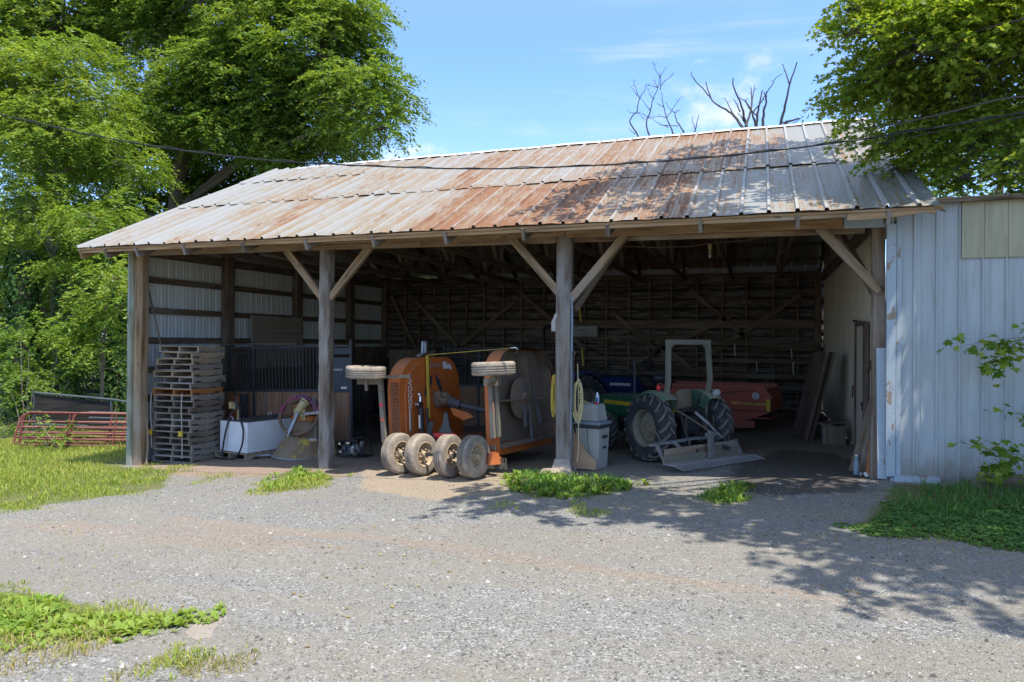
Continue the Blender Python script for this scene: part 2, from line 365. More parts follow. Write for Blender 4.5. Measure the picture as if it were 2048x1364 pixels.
def roof_mat():
    m, nt, out = newmat('rusty_standing_seam'); uv = coord(nt, 'UV')
    sx = N(nt, 'ShaderNodeSeparateXYZ'); nt.links.new(uv, sx.inputs[0]); u = sx.outputs[0]; v = sx.outputs[1]
    pan = math_(nt, 'FLOOR', math_(nt, 'DIVIDE', u, .82)); crs = math_(nt, 'GREATER_THAN', v, 3.15)
    wn = N(nt, 'ShaderNodeTexWhiteNoise', noise_dimensions='2D'); cb = N(nt, 'ShaderNodeCombineXYZ')
    nt.links.new(pan, cb.inputs[0]); nt.links.new(crs, cb.inputs[1]); nt.links.new(cb.outputs[0], wn.inputs['Vector'])
    streak = noise(nt, mapping(nt, uv, (15, .6, 1)), 1, 7, .72, .3); blot = noise(nt, mapping(nt, uv, (.55, .9, 1)), 1, 5, .6, .5)
    fine = noise(nt, mapping(nt, uv, (46, 3.5, 1)), 1, 5, .75)
    # rust is heavy over the middle bays, light at both ends
    cr = N(nt, 'ShaderNodeFloatCurve'); nt.links.new(math_(nt, 'DIVIDE', u, 16.7), cr.inputs['Value'])
    pts = [(0, .26), (.14, .37), (.3, .46), (.45, .51), (.62, .57), (.78, .50), (.9, .42), (1, .36)]
    cm = cr.mapping.curves[0]
    pts = [(a_, b_ - .055) for a_, b_ in pts]; cm.points[0].location = pts[0]; cm.points[1].location = pts[-1]
    for p in pts[1:-1]: cm.points.new(*p)
    cr.mapping.update()
    amt = math_(nt, 'ADD', math_(nt, 'MULTIPLY', streak, .72), math_(nt, 'MULTIPLY', blot, .22))
    amt = math_(nt, 'ADD', amt, math_(nt, 'MULTIPLY', math_(nt, 'SUBTRACT', wn.outputs[0], .5), .15))
    amt = math_(nt, 'ADD', amt, math_(nt, 'MULTIPLY', math_(nt, 'SUBTRACT', fine, .5), .62))
    amt = math_(nt, 'ADD', amt, math_(nt, 'MULTIPLY', cr.outputs[0], .55))
    zinc = mixc(nt, fine, (.21, .213, .205), (.305, .307, .295))
    zinc = mixc(nt, smooth(nt, blot, .4, .65), zinc, (.262, .255, .232))
    zinc = mixc(nt, math_(nt, 'MULTIPLY', wn.outputs[0], .35), zinc, (.20, .206, .21))
    light = mixc(nt, fine, (.235, .150, .074), (.275, .208, .128))
    dark = mixc(nt, streak, (.125, .048, .018), (.215, .09, .038))
    c = mixc(nt, smooth(nt, amt, .635, .715), zinc, light)
    c = mixc(nt, smooth(nt, amt, .725, .835), c, dark)
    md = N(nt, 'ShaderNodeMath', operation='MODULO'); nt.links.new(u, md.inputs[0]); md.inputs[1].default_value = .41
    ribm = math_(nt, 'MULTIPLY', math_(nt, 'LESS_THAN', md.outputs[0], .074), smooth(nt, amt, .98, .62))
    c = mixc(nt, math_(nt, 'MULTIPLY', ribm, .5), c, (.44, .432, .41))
    rust = smooth(nt, amt, .72, .9)
    met = math_(nt, 'MULTIPLY', math_(nt, 'SUBTRACT', 1, rust), .12)
    rg = math_(nt, 'ADD', .42, math_(nt, 'MULTIPLY', rust, .4))
    bsdf(nt, out, c, rg, met, math_(nt, 'ADD', streak, fine), .12, .006, .4); return m
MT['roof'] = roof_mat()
MT['ridge'] = paint('white_ridge_cap', (.70, .71, .72), (.62, .62, .62), .5, .1, (.4, .36, .3), .15, 1)
MT['roof2'] = paint('grey_sheet_roof', (.34, .345, .35), (.26, .26, .27), .5, .3, (.30, .2, .13), .3, 1.5)
# ------------------------------------------------------------------ camera, light, sky
def camera():
    yaw, pitch, roll = -0.3347, 0.0023, 0.0068
    cy, sy, cp, sp = math.cos(yaw), math.sin(yaw), math.cos(pitch), math.sin(pitch)
    f = Vector((sy * cp, cy * cp, sp)); r = Vector((cy, -sy, 0)); u = r.cross(f)
    cr, sr = math.cos(roll), math.sin(roll)
    r2 = r * cr + u * sr; u2 = u * cr - r * sr
    cd = bpy.data.cameras.new('camera'); o = bpy.data.objects.new('camera', cd); COL.objects.link(o)
    m = Matrix((r2, u2, -f)).transposed().to_4x4(); m.translation = (13.6955, -12.721, 2.1251); o.matrix_world = m
    cd.lens = 1425.44 / 2048 * 36; cd.sensor_width = 36; cd.clip_start = .05; cd.clip_end = 3000
    S.camera = o
camera()
SUN = Vector((.35, -.20, 1)).normalized()
sl = bpy.data.lights.new('sun', 'SUN'); sl.energy = 3.1; sl.angle = R(.55); sl.color = (1, .94, .84)
so = bpy.data.objects.new('sun', sl); COL.objects.link(so); so.rotation_mode = 'QUATERNION'; so.rotation_quaternion = SUN.to_track_quat('Z', 'Y'); so.location = (20, -10, 40)
def world():
    w = bpy.data.worlds.new('World'); S.world = w; w.use_nodes = True; nt = w.node_tree; nt.nodes.clear()
    out = nt.nodes.new('ShaderNodeOutputWorld'); bg = nt.nodes.new('ShaderNodeBackground'); nt.links.new(bg.outputs[0], out.inputs[0])
    sky = nt.nodes.new('ShaderNodeTexSky'); sky.sky_type = 'NISHITA'; sky.sun_disc = False
    sky.sun_elevation = math.asin(SUN.z); sky.sun_rotation = math.atan2(SUN.x, SUN.y)
    sky.air_density = 1.0; sky.dust_density = .35; sky.ozone_density = 6.0
    d = coord(nt, 'Generated'); sx = N(nt, 'ShaderNodeSeparateXYZ'); nt.links.new(d, sx.inputs[0]); z = sx.outputs[2]
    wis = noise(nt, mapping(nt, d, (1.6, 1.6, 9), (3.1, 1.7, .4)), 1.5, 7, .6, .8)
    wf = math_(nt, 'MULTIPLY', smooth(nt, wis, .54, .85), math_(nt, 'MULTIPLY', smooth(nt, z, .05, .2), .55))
    cum = noise(nt, mapping(nt, d, (9, 9, 14), (1.3, .2, 2)), 1.0, 6, .6)
    def blob(dv, rad, stretch):
        vm = N(nt, 'ShaderNodeVectorMath', operation='SUBTRACT'); nt.links.new(d, vm.inputs[0]); vm.inputs[1].default_value = dv
        l = N(nt, 'ShaderNodeVectorMath', operation='LENGTH'); nt.links.new(mapping(nt, vm.outputs[0], (1, 1, stretch)), l.inputs[0])
        return math_(nt, 'SUBTRACT', math_(nt, 'ADD', math_(nt, 'MULTIPLY', math_(nt, 'SUBTRACT', cum, .5), .3), rad), l.outputs[1])
    cf = math_(nt, 'MAXIMUM', smooth(nt, blob((-.045, .953, .299), .05, 1.5), -.03, .05), smooth(nt, blob((-.44, .861, .258), .008, 1.6), -.02, .05))
    f = math_(nt, 'MAXIMUM', wf, math_(nt, 'MULTIPLY', cf, .9), True)
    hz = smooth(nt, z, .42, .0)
    c = mixc(nt, 1.0, sky.outputs[0], (.80, .86, 1.0), 'MULTIPLY'); up_ = smooth(nt, z, .36, .72); c = mixc(nt, up_, c, sky.outputs[0]); c = mixc(nt, math_(nt, 'MULTIPLY', up_, math_(nt, 'ADD', .30, math_(nt, 'MULTIPLY', smooth(nt, wis, .4, .7), .3))), c, (3.9, 3.85, 3.75)); c = mixc(nt, math_(nt, 'MULTIPLY', hz, .12), c, (2.6, 2.8, 3.2))  # low sky deepened; unseen white cloud added overhead to lift and neutralise ambient light
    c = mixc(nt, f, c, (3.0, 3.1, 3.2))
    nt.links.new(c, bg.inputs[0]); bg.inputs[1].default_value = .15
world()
S.view_settings.view_transform = 'Standard'; S.view_settings.look = 'None'; S.view_settings.exposure = 1.3; S.view_settings.gamma = 1
S.render.engine = 'CYCLES'
S.cycles.max_bounces = 7; S.cycles.diffuse_bounces = 5; S.cycles.glossy_bounces = 2; S.cycles.transmission_bounces = 5; S.cycles.transparent_max_bounces = 6
S.cycles.sample_clamp_indirect = 6
try: S.cycles.use_denoising = True
except Exception: pass

# ------------------------------------------------------------------ ground
P_A = [(-60, 60), (-60, -1), (0.5, -5.1), (1.96, -4.44), (2.82, -3.51), (3.48, -2.53), (1.95, -.73), (0.0, -.24), (-.12, .1), (-.12, 60)]
P_B = [(5.32, -2.64), (4.42, -.47), (4.59, .1), (6.2, -1.02), (6.41, -1.99), (5.87, -2.65)]
P_B2 = [(3.62, -1.49), (2.79, -.19), (3.53, -.75), (3.89, -1.46)]
P_C = [(9.29, -.67), (9.68, -.09), (10.93, -.62), (11.77, -.85), (11.91, -1.94), (11.1, -2.36), (10.46, -2.56), (9.78, -1.76)]
P_C2 = [(9.8, -2.91), (10.32, -2.48), (10.53, -3.13), (10.09, -3.26)]
P_D = [(11.09, -3.2), (11.19, -2.7), (11.68, -3.1), (11.71, -3.39), (11.33, -3.52)]
P_E = [(12.86, -2.1), (13.12, -1.11), (13.56, -.93), (13.51, -2.17), (13.18, -2.32)]
P_F = [(14.69, -3.41), (15.14, -2.08), (15.6, -.45), (24, -.3), (24, -6.2), (18, -4.9), (16.75, -4.5), (16.2, -4.31), (15.86, -4.16), (15.52, -3.82), (15.09, -3.73)]
P_G = [(2.5, -6.6), (6.03, -7.55), (6.77, -7.52), (7.28, -7.56), (7.9, -7.7), (8.3, -7.73), (9.08, -7.59), (9.14, -7.78), (8.93, -8.06), (8.7, -8.3), (8.3, -8.5), (7.9, -8.62), (7.35, -8.62), (6.9, -8.52), (2.5, -8.4)]
P_H = [(9.39, -8.86), (9.3, -8.56), (9.3, -8.33), (9.47, -8.14), (9.76, -8.07), (10.04, -8.24), (10.18, -8.51), (10.13, -8.76), (9.81, -8.96)]
P_RED = [(.09, -.1), (.2, 3), (6.2, 3), (6.3, -1.01), (4.75, -.91), (3.43, -1.34), (1.51, -.97)]
P_SAND = [(5.9, .4), (7.2, .6), (10.05, 1.5), (9.85, -1.96), (9.04, -2.67), (7.16, -1.9)]
P_TRACK = [(5.5, -4.2), (9.19, -4.78), (10.23, -4.94), (11.57, -5.3), (13.16, -5.58), (14.46, -5.81), (14.44, -6.01), (13.09, -5.9), (11.57, -5.67), (10.33, -5.45), (9.38, -5.1), (5.5, -4.6)]
P_DAMP = [(13.27, 1.11), (14.1, 3.14), (15.03, 2.83), (15.55, 1.32), (15.2, -1.0), (14.22, -1.6), (13.46, -1.4), (13.1, -.6)]
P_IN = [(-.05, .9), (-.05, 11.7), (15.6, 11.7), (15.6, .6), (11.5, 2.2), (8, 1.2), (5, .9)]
P_SLAB = [(9.2, -8.0), (9.12, -7.75), (9.36, -7.62), (9.44, -7.78), (9.52, -7.98), (9.4, -8.1)]
def inside(X, Y, poly):
    r = np.zeros(X.shape, bool); n = len(poly)
    for i in range(n):
        x1, y1 = poly[i]; x2, y2 = poly[(i + 1) % n]
        if y1 == y2: continue
        c = ((y1 > Y) != (y2 > Y)) & (X < (x2 - x1) * (Y - y1) / (y2 - y1) + x1); r ^= c
    return r
def edge_dist(X, Y, poly):
    d = np.full(X.shape, 1e9); n = len(poly)
    for i in range(n):
        ax, ay = poly[i]; bx, by = poly[(i + 1) % n]
        L = (bx - ax) ** 2 + (by - ay) ** 2 + 1e-9
        t = np.clip(((X - ax) * (bx - ax) + (Y - ay) * (by - ay)) / L, 0, 1)
        d = np.minimum(d, np.hypot(X - ax - t * (bx - ax), Y - ay - t * (by - ay)))
    return np.where(inside(X, Y, poly), d, -d)
def vnoise(X, Y, sc, seed=0):
    g = np.random.default_rng(seed).random((64, 64)); x = X * sc; y = Y * sc
    xi = np.floor(x).astype(int); yi = np.floor(y).astype(int); fx = x - xi; fy = y - yi
    fx = fx * fx * (3 - 2 * fx); fy = fy * fy * (3 - 2 * fy); h = lambda a, b: g[a % 64, b % 64]
    return (h(xi, yi) * (1 - fx) + h(xi + 1, yi) * fx) * (1 - fy) + (h(xi, yi + 1) * (1 - fx) + h(xi + 1, yi + 1) * fx) * fy
def gznp(X, Y):
    return -.75 * (1 - np.clip(X / 15.6, -.3, 1.15))
def gbump(X, Y):
    yard = 1 / (1 + np.exp((Y + .3) * 3))
    rut = np.exp(-((Y + 4.9 + .12 * (X - 9)) / .28) ** 2) + np.exp(-((Y + 6.5 + .12 * (X - 9)) / .28) ** 2)
    return ((vnoise(X, Y, .5, 1) - .5) * .06 - .028 * rut) * yard + (vnoise(X, Y, 2.3, 2) - .5) * .018
def ground():
    xs = np.concatenate([[-900, -500, -250, -140, -90, -65, -50, -40, -33, -27, -22, -18.5, -16, -14.5], np.arange(-13.5, 20, .16), [20.5, 21.5, 23, 26, 30, 36, 45, 60, 90, 150, 300, 600, 900]])
    ys = np.concatenate([[-60, -35, -24, -19, -16.5, -15], np.arange(-13.8, 5, .14), np.arange(5, 16, .4), [16.5, 18, 20, 23, 27, 32, 40, 50, 65, 90, 130, 200, 400, 900]])
    X, Y = np.meshgrid(xs, ys); Z = gznp(X, Y) + gbump(X, Y)
    nx, ny = len(xs), len(ys); V = np.stack([X, Y, Z], -1).reshape(-1, 3)
    i = np.arange(nx - 1)[None, :] + np.arange(ny - 1)[:, None] * nx
    F = np.stack([i, i + 1, i + 1 + nx, i + nx], -1).reshape(-1, 4)
    m, nt, out = newmat('yard_ground')
    P = coord(nt); a1 = N(nt, 'ShaderNodeAttribute', attribute_name='m1'); a2 = N(nt, 'ShaderNodeAttribute', attribute_name='m2')
    s1 = N(nt, 'ShaderNodeSeparateColor'); nt.links.new(a1.outputs['Color'], s1.inputs[0]); s2 = N(nt, 'ShaderNodeSeparateColor'); nt.links.new(a2.outputs['Color'], s2.inputs[0])
    n1 = noise(nt, P, 1.1, 6, .65); n2 = noise(nt, P, 7, 5, .65); n3 = noise(nt, P, 55, 3, .6); n4 = noise(nt, P, .35, 4, .6)
    def vor(sc, feat='F1'):
        v = N(nt, 'ShaderNodeTexVoronoi', feature=feat); v.inputs['Scale'].default_value = sc; nt.links.new(P, v.inputs['Vector']); return v
    v1 = vor(52); v2 = vor(120); sc1 = N(nt, 'ShaderNodeSeparateColor'); nt.links.new(v1.outputs['Color'], sc1.inputs[0]); sc2 = N(nt, 'ShaderNodeSeparateColor'); nt.links.new(v2.outputs['Color'], sc2.inputs[0])
    st = ramp(nt, sc1.outputs[0], [(0, (.06, .06, .057)), (.26, (.155, .153, .146)), (.66, (.26, .258, .245)), (.92, (.355, .35, .332)), (1, (.43, .422, .40))])
    st2 = ramp(nt, sc2.outputs[0], [(0, (.11, .109, .103)), (.55, (.215, .213, .202)), (1, (.315, .311, .293))])
    c = mixc(nt, smooth(nt, n2, .42, .6), st, st2)
    c = mixc(nt, math_(nt, 'MULTIPLY', smooth(nt, v1.outputs['Distance'], .5, .95), .45), c, (.09, .083, .075))
    dust = mixc(nt, n2, (.185, .165, .13), (.25, .225, .178))
    kq = math_(nt, 'MULTIPLY', smooth(nt, sc1.outputs[2], .8, .4), .48)
    c = mixc(nt, math_(nt, 'MULTIPLY', kq, smooth(nt, math_(nt, 'ADD', n1, math_(nt, 'MULTIPLY', math_(nt, 'SUBTRACT', n3, .5), .5)), .46, .62)), c, dust)
    ruts = noise(nt, mapping(nt, P, (.13, 1.5, 1), (2, .3, 0)), 1.0, 5, .6, .4)
    kp = math_(nt, 'ADD', .15, math_(nt, 'MULTIPLY', smooth(nt, sc1.outputs[1], .75, .45), .45))
    c = mixc(nt, math_(nt, 'MULTIPLY', kp, smooth(nt, math_(nt, 'ADD', ruts, math_(nt, 'MULTIPLY', math_(nt, 'SUBTRACT', n2, .5), .25)), .45, .58)), c, (.235, .205, .158))
    c = mixc(nt, math_(nt, 'MULTIPLY', smooth(nt, n4, .42, .62), .3), c, (.175, .166, .145))
    def layer(c, mask, col, lo=.38, hi=.62, amt=1, jn=.6):
        f = math_(nt, 'ADD', mask, math_(nt, 'MULTIPLY', math_(nt, 'SUBTRACT', math_(nt, 'ADD', math_(nt, 'MULTIPLY', n2, .6), math_(nt, 'MULTIPLY', n1, .4)), .5), jn))
        f = math_(nt, 'MULTIPLY', smooth(nt, f, lo, hi), amt); return mixc(nt, f, c, col)
    red = mixc(nt, n2, (.27, .17, .11), (.35, .24, .165)); sand = mixc(nt, n2, (.33, .245, .15), (.41, .32, .215)); sand = mixc(nt, math_(nt, 'MULTIPLY', n3, .4), sand, (.25, .18, .12))
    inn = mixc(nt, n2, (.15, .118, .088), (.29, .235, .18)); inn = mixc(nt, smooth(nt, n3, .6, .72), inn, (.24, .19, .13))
    gr = mixc(nt, n2, (.06, .085, .018), (.15, .165, .05)); gr = mixc(nt, smooth(nt, n1, .5, .75), gr, (.19, .165, .075))
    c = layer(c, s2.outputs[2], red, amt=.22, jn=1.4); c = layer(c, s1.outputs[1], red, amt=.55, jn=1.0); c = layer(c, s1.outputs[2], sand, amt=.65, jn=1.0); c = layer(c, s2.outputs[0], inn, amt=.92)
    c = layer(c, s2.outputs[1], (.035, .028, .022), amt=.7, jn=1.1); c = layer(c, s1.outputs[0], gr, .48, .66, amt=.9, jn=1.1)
    h = math_(nt, 'ADD', math_(nt, 'MULTIPLY', math_(nt, 'SUBTRACT', 1, v1.outputs['Distance']), .8), math_(nt, 'ADD', math_(nt, 'MULTIPLY', v2.outputs['Distance'], -.35), math_(nt, 'MULTIPLY', n2, .8)))
    bsdf(nt, out, c, .92, 0, h, .7, .02, .2)
    o = raw('ground', V, F, m, smooth=True); tag(o, kind='structure')
    def soft(p, w): return np.clip(.5 + edge_dist(X, Y, p) / (2 * w), 0, 1)
    g = np.maximum.reduce([soft(P_A, .45), soft(P_F, .35), soft(P_G, .25), .8 * soft(P_B, .3), .8 * soft(P_C, .3), .6 * soft(P_H, .3), .6 * soft(P_B2, .2), .5 * soft(P_D, .2), .6 * soft(P_E, .2)])
    far = np.clip((Y - 12.2) / 1.5, 0, 1); g = np.maximum(g, far); g = np.maximum(g, np.clip((X - 25) / 3, 0, 1)); g = np.maximum(g, np.clip((-6 - X) / 2, 0, 1) * (Y > -3))
    m1 = np.stack([g, soft(P_RED, .35), soft(P_SAND, .4), np.ones_like(g)], -1)
    tr = np.maximum(soft(P_TRACK, .18), .75 * soft([(2, -5.2), (7, -4.6), (9.5, -5.4), (8, -5.9), (4, -5.6)], .4))
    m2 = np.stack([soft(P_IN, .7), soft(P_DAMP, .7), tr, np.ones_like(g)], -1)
    for nm, dat in (('m1', m1), ('m2', m2)):
        at = o.data.color_attributes.new(nm, 'FLOAT_COLOR', 'POINT'); at.data.foreach_set('color', dat.reshape(-1, 4).astype(np.float32).ravel())
ground()
def gat(X, Y): return gznp(X, Y) + gbump(X, Y)
def loose_stones():
    n = 42000
    t = RNG.random(n) ** 1.6
    ang = RNG.uniform(-.98, .36, n); dist = 3.8 + t * 12
    X = 13.7 + dist * np.sin(ang); Y = -12.72 + dist * np.cos(ang)
    r0 = 1
    ok = (Y < -.7) & (X < 15.5 + 0 * X) & ~inside(X, Y, P_G) & ~inside(X, Y, P_F) & ~inside(X, Y, P_A)
    X, Y = X[ok], Y[ok]; n = len(X)
    r = RNG.uniform(.004, .013, n) * (1 + (RNG.random(n) > .97) * RNG.uniform(.3, 1.6, n))
    base = np.array([(1, 0, 0), (0, 1, 0), (-1, 0, 0), (0, -1, 0), (0, 0, 1)], float)
    big = RNG.random(n) > .975; r = np.where(big, RNG.uniform(.014, .028, n), r)
    V = base[None] * RNG.uniform(.6, 1.25, (n, 5, 1)) * r[:, None, None]; V[:, :, 2] *= .7
    a = RNG.uniform(0, 6.28, n); ca, sa = np.cos(a)[:, None], np.sin(a)[:, None]
    x = V[..., 0] * ca - V[..., 1] * sa; y = V[..., 0] * sa + V[..., 1] * ca; V[..., 0] = x + X[:, None]; V[..., 1] = y + Y[:, None]; V[..., 2] += (gat(X, Y) + .001)[:, None]
    F = (np.array([(0, 1, 4), (1, 2, 4), (2, 3, 4), (3, 0, 4)])[None] + 5 * np.arange(n)[:, None, None]).reshape(-1, 3)
    m, nt, out = newmat('loose_stone'); g = N(nt, 'ShaderNodeNewGeometry')
    c = ramp(nt, g.outputs['Random Per Island'], [(0, (.06, .06, .057)), (.45, (.16, .157, .147)), (.9, (.28, .272, .255)), (1, (.40, .39, .365))])
    bsdf(nt, out, c, .85); tag(raw('loose_gravel', V.reshape(-1, 3), F, m), kind='stuff')
loose_stones()
def slab():
    mb = MB(); n = len(P_SLAB); z = gz(9.3) + .004
    pts = []
    for i in range(n):
        a = P_SLAB[i]; b = P_SLAB[(i + 1) % n]
        for t in (0, .33, .66): pts.append((a[0] + (b[0] - a[0]) * t + U(-.015, .015), a[1] + (b[1] - a[1]) * t + U(-.015, .015)))
    mb.prism(pts, (0, 0, -.08), lambda a, b: (a, b, z))
    tag(mb.build('flat_stone', MT['slabstone']), 'pale flat stone slab set in the gravel between two weed patches', 'stone')
slab()

# ------------------------------------------------------------------ grass and weeds (stuff)
GM = {'lawn': leafmat('lawn_blade', (.16, .26, .028), (.29, .38, .05), (.43, .43, .11), .35, .6),
      'weed': leafmat('weed_leaf', (.09, .20, .022), (.17, .30, .035), (.30, .39, .07), .4, .5),
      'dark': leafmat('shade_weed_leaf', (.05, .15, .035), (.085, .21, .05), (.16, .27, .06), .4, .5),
      'dry': leafmat('dry_grass_blade', (.20, .22, .06), (.32, .29, .10), (.42, .34, .15), .35, .6)}
def scatter(poly, n, edge=.3, seed=3, nz=1.6, keep=.5):
    p = np.array(poly); lo = p.min(0) - edge; hi = p.max(0) + edge
    X = RNG.uniform(lo[0], hi[0], n); Y = RNG.uniform(lo[1], hi[1], n)
    d = edge_dist(X, Y, poly) + (vnoise(X, Y, nz, seed) - .5) * edge * 2.2
    ok = (d > 0) & (vnoise(X, Y, nz * 1.9, seed + 5) > 1 - keep - .5 * np.clip(d / edge, 0, 1))
    return X[ok], Y[ok], np.clip(d[ok] / edge, .15, 1)
def blades(name, spots, h, w, mat, lean=.5, label=None):
    X = np.concatenate([s[0] for s in spots]); Y = np.concatenate([s[1] for s in spots]); k = np.concatenate([s[2] for s in spots]); n = len(X)
    H = RNG.uniform(h[0], h[1], n) * (.45 + .55 * k); W = RNG.uniform(w[0], w[1], n) / 2
    a = RNG.uniform(0, 6.283, n); b = RNG.uniform(0, 6.283, n); l = RNG.uniform(.1, lean, n) * H
    dx, dy = np.cos(a), np.sin(a); lx, ly = np.cos(b) * l, np.sin(b) * l; Z = gat(X, Y) - .01
    V = np.zeros((n, 6, 3))
    for j, (t, ww, ll) in enumerate(((0, .7, 0), (.55, 1, .35), (1, .12, 1))):
        for sgn in (0, 1):
            q = V[:, 2 * j + sgn]; sg = (-1, 1)[sgn]
            q[:, 0] = X + lx * ll + dx * W * ww * sg; q[:, 1] = Y + ly * ll + dy * W * ww * sg; q[:, 2] = Z + H * t * np.where(t == 1, 1 - .35 * l / H, 1)
    F = (np.array([(0, 1, 3, 2), (2, 3, 5, 4)])[None] + 6 * np.arange(n)[:, None, None]).reshape(-1, 4)
    o = raw(name, V.reshape(-1, 3), F, mat); tag(o, label, kind='stuff'); return o
def rosettes(name, spots, r, wd, mat, label=None, per=7, up=(.25, 1.1)):
    """broad leaf weeds: arching leaves from a common root"""
    X = np.concatenate([s[0] for s in spots]); Y = np.concatenate([s[1] for s in spots]); k = np.concatenate([s[2] for s in spots])
    X = np.repeat(X, per); Y = np.repeat(Y, per); k = np.repeat(k, per); n = len(X)
    a = RNG.uniform(0, 6.283, n); e = RNG.uniform(*up, n); L = RNG.uniform(r[0], r[1], n) * (.5 + .5 * k); W = L * RNG.uniform(wd[0], wd[1], n) / 2
    ux, uy = np.cos(a), np.sin(a); px, py = -uy, ux; Z = gat(X, Y) - .005
    V = np.zeros((n, 6, 3))
    for j, (t, ww, drop) in enumerate(((.02, .25, 0), (.6, 1, .0), (1, .2, .35))):
        for sgn in (0, 1):
            sg = (-1, 1)[sgn]; q = V[:, 2 * j + sgn]
            q[:, 0] = X + ux * L * t * np.cos(e) + px * W * ww * sg; q[:, 1] = Y + uy * L * t * np.cos(e) + py * W * ww * sg
            q[:, 2] = Z + L * np.sin(e) * (t - drop * .6) + (.012 if j == 1 else 0)
    F = (np.array([(0, 1, 3, 2), (2, 3, 5, 4)])[None] + 6 * np.arange(n)[:, None, None]).reshape(-1, 4)
    o = raw(name, V.reshape(-1, 3), F, mat); tag(o, label, kind='stuff'); return o
PA_near = [(-9, 7), (-9, -1.5), (0.5, -5.1), (1.96, -4.44), (2.82, -3.51), (3.48, -2.53), (1.95, -.73), (0.1, -.24), (-.15, .1), (-.15, 7)]
blades('grass', [scatter(PA_near, 90000, .9, 3), scatter([(-16, 14), (-16, 3), (-9, 3), (-.4, 7), (-.4, 14)], 16000, .3, 8)], (.05, .17), (.008, .018), GM['lawn'], .8, 'short yellow green lawn grass')
blades('grass', [scatter(P_B, 9000, .35, 4), scatter(P_B2, 1200, .2, 5), scatter(P_D, 1100, .15, 6), scatter(P_C2, 500, .2, 7), scatter(P_H, 3000, .25, 9, 3, .35)], (.04, .13), (.006, .014), GM['lawn'], .9, 'small tufts of grass growing through the gravel')
blades('dry_grass', [scatter(P_H, 2400, .2, 19, 3, .3), scatter(PA_near, 9000, .4, 13), scatter([(7.5, -9.2), (8.6, -9.3), (9.2, -8.5), (8.6, -8.0), (7.6, -8.4)], 3500, .2, 4)], (.03, .11), (.005, .012), GM['dry'], 1.0, 'dry yellow grass')
blades('dry_grass', [scatter([(15.3, -1.9), (15.7, -.4), (19, -.4), (19, -2.2)], 2500, .2, 45, 2, .5)], (.03, .10), (.006, .014), leafmat('dead_leaf_litter', (.12, .08, .045), (.2, .14, .08), (.27, .2, .12), .2), 1.4, 'brown leaf litter under the shed wall')
blades('grass', [scatter([(4, -5), (8.4, -6.9), (10.2, -7.2), (10.6, -9.2), (7, -10.5), (3, -8)], 1600, .4, 51, 3.1, .2), scatter([(.2, -2.5), (7, -2.2), (7, -.5), (.2, -.2)], 1500, .5, 52, 2.6, .16), scatter([(8.8, -3.6), (14.5, -3), (14.5, -.8), (8.8, -.8)], 1300, .5, 53, 2.6, .16), scatter([(-3, -5.5), (3.6, -5), (4.5, -2.6), (2, -1.6)], 5000, .7, 54, 1.9, .35), scatter([(14, -4.2), (15.4, -1), (17, -4.9), (16.2, -5.3)], 2200, .4, 55, 2.4, .3)], (.02, .09), (.004, .010), GM['lawn'], 1.0, 'sparse single grass blades sprouting in the gravel')
blades('tall_grass', [scatter(P_C, 4500, .3, 14), scatter([(15.0, -2.6), (15.7, -.5), (18.8, -.45), (18.8, -2.8)], 7500, .4, 15, 1.8, .35), scatter(P_E, 900, .15, 16)], (.06, .24), (.007, .014), GM['dark'], .9, 'tall green grass along the wall foot')
rosettes('weeds', [scatter(P_G, 2300, .22, 21, 2.2, .6)], (.03, .15), (.2, .42), GM['weed'], 'bright broad leaved weeds in the near corner', 8)
blades('grass', [scatter(P_G, 26000, .4, 22, 2.2, .85)], (.05, .17), (.004, .010), GM['lawn'], .7, 'grass among the broad leaved weeds')
rosettes('weeds', [scatter(P_C, 520, .22, 23, 2.0, .42)], (.05, .22), (.16, .36), GM['weed'], 'leafy weeds at the foot of the post', 8, (.5, 1.35))
rosettes('weeds', [scatter(P_E, 130, .15, 24), scatter(P_B, 130, .3, 25)], (.08, .2), (.14, .3), GM['weed'], 'small leafy weeds in the gravel', 8, (.3, 1.2))
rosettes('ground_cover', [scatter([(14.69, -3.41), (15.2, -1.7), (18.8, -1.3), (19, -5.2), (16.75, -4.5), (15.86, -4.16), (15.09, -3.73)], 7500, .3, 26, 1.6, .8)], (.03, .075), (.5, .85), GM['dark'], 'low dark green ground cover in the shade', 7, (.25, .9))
def litter():
    n = 620; X = RNG.uniform(7, 17, n); Y = RNG.uniform(-8, 3, n); d = vnoise(X, Y, .6, 31); ok = d > .45; X, Y = X[ok], Y[ok]; n = len(X)
    a = RNG.uniform(0, 6.28, n); L = RNG.uniform(.012, .034, n); W = L * .5; Z = gat(X, Y) + .008
    V = np.zeros((n, 4, 3))
    for j, (t, s) in enumerate(((-1, 0), (0, 1), (1, 0), (0, -1))):
        V[:, j, 0] = X + np.cos(a) * L * t - np.sin(a) * W * s; V[:, j, 1] = Y + np.sin(a) * L * t + np.cos(a) * W * s; V[:, j, 2] = Z + (abs(t) * .012 if j else .004)
    m = leafmat('fallen_leaf', (.25, .22, .06), (.36, .30, .12), (.22, .12, .05), .2)
    tag(raw('fallen_leaves', V.reshape(-1, 3), np.arange(4 * n).reshape(-1, 4), m), kind='stuff')
litter()
blades('straw', [scatter([(11.2, 1.6), (12.6, .2), (15.3, .4), (15.4, 8), (13, 8), (11, 5)], 9000, .5, 61, 1.3, .35)], (.01, .03), (.004, .009), GM['dry'], 3.5, 'scattered straw on the dark barn floor')
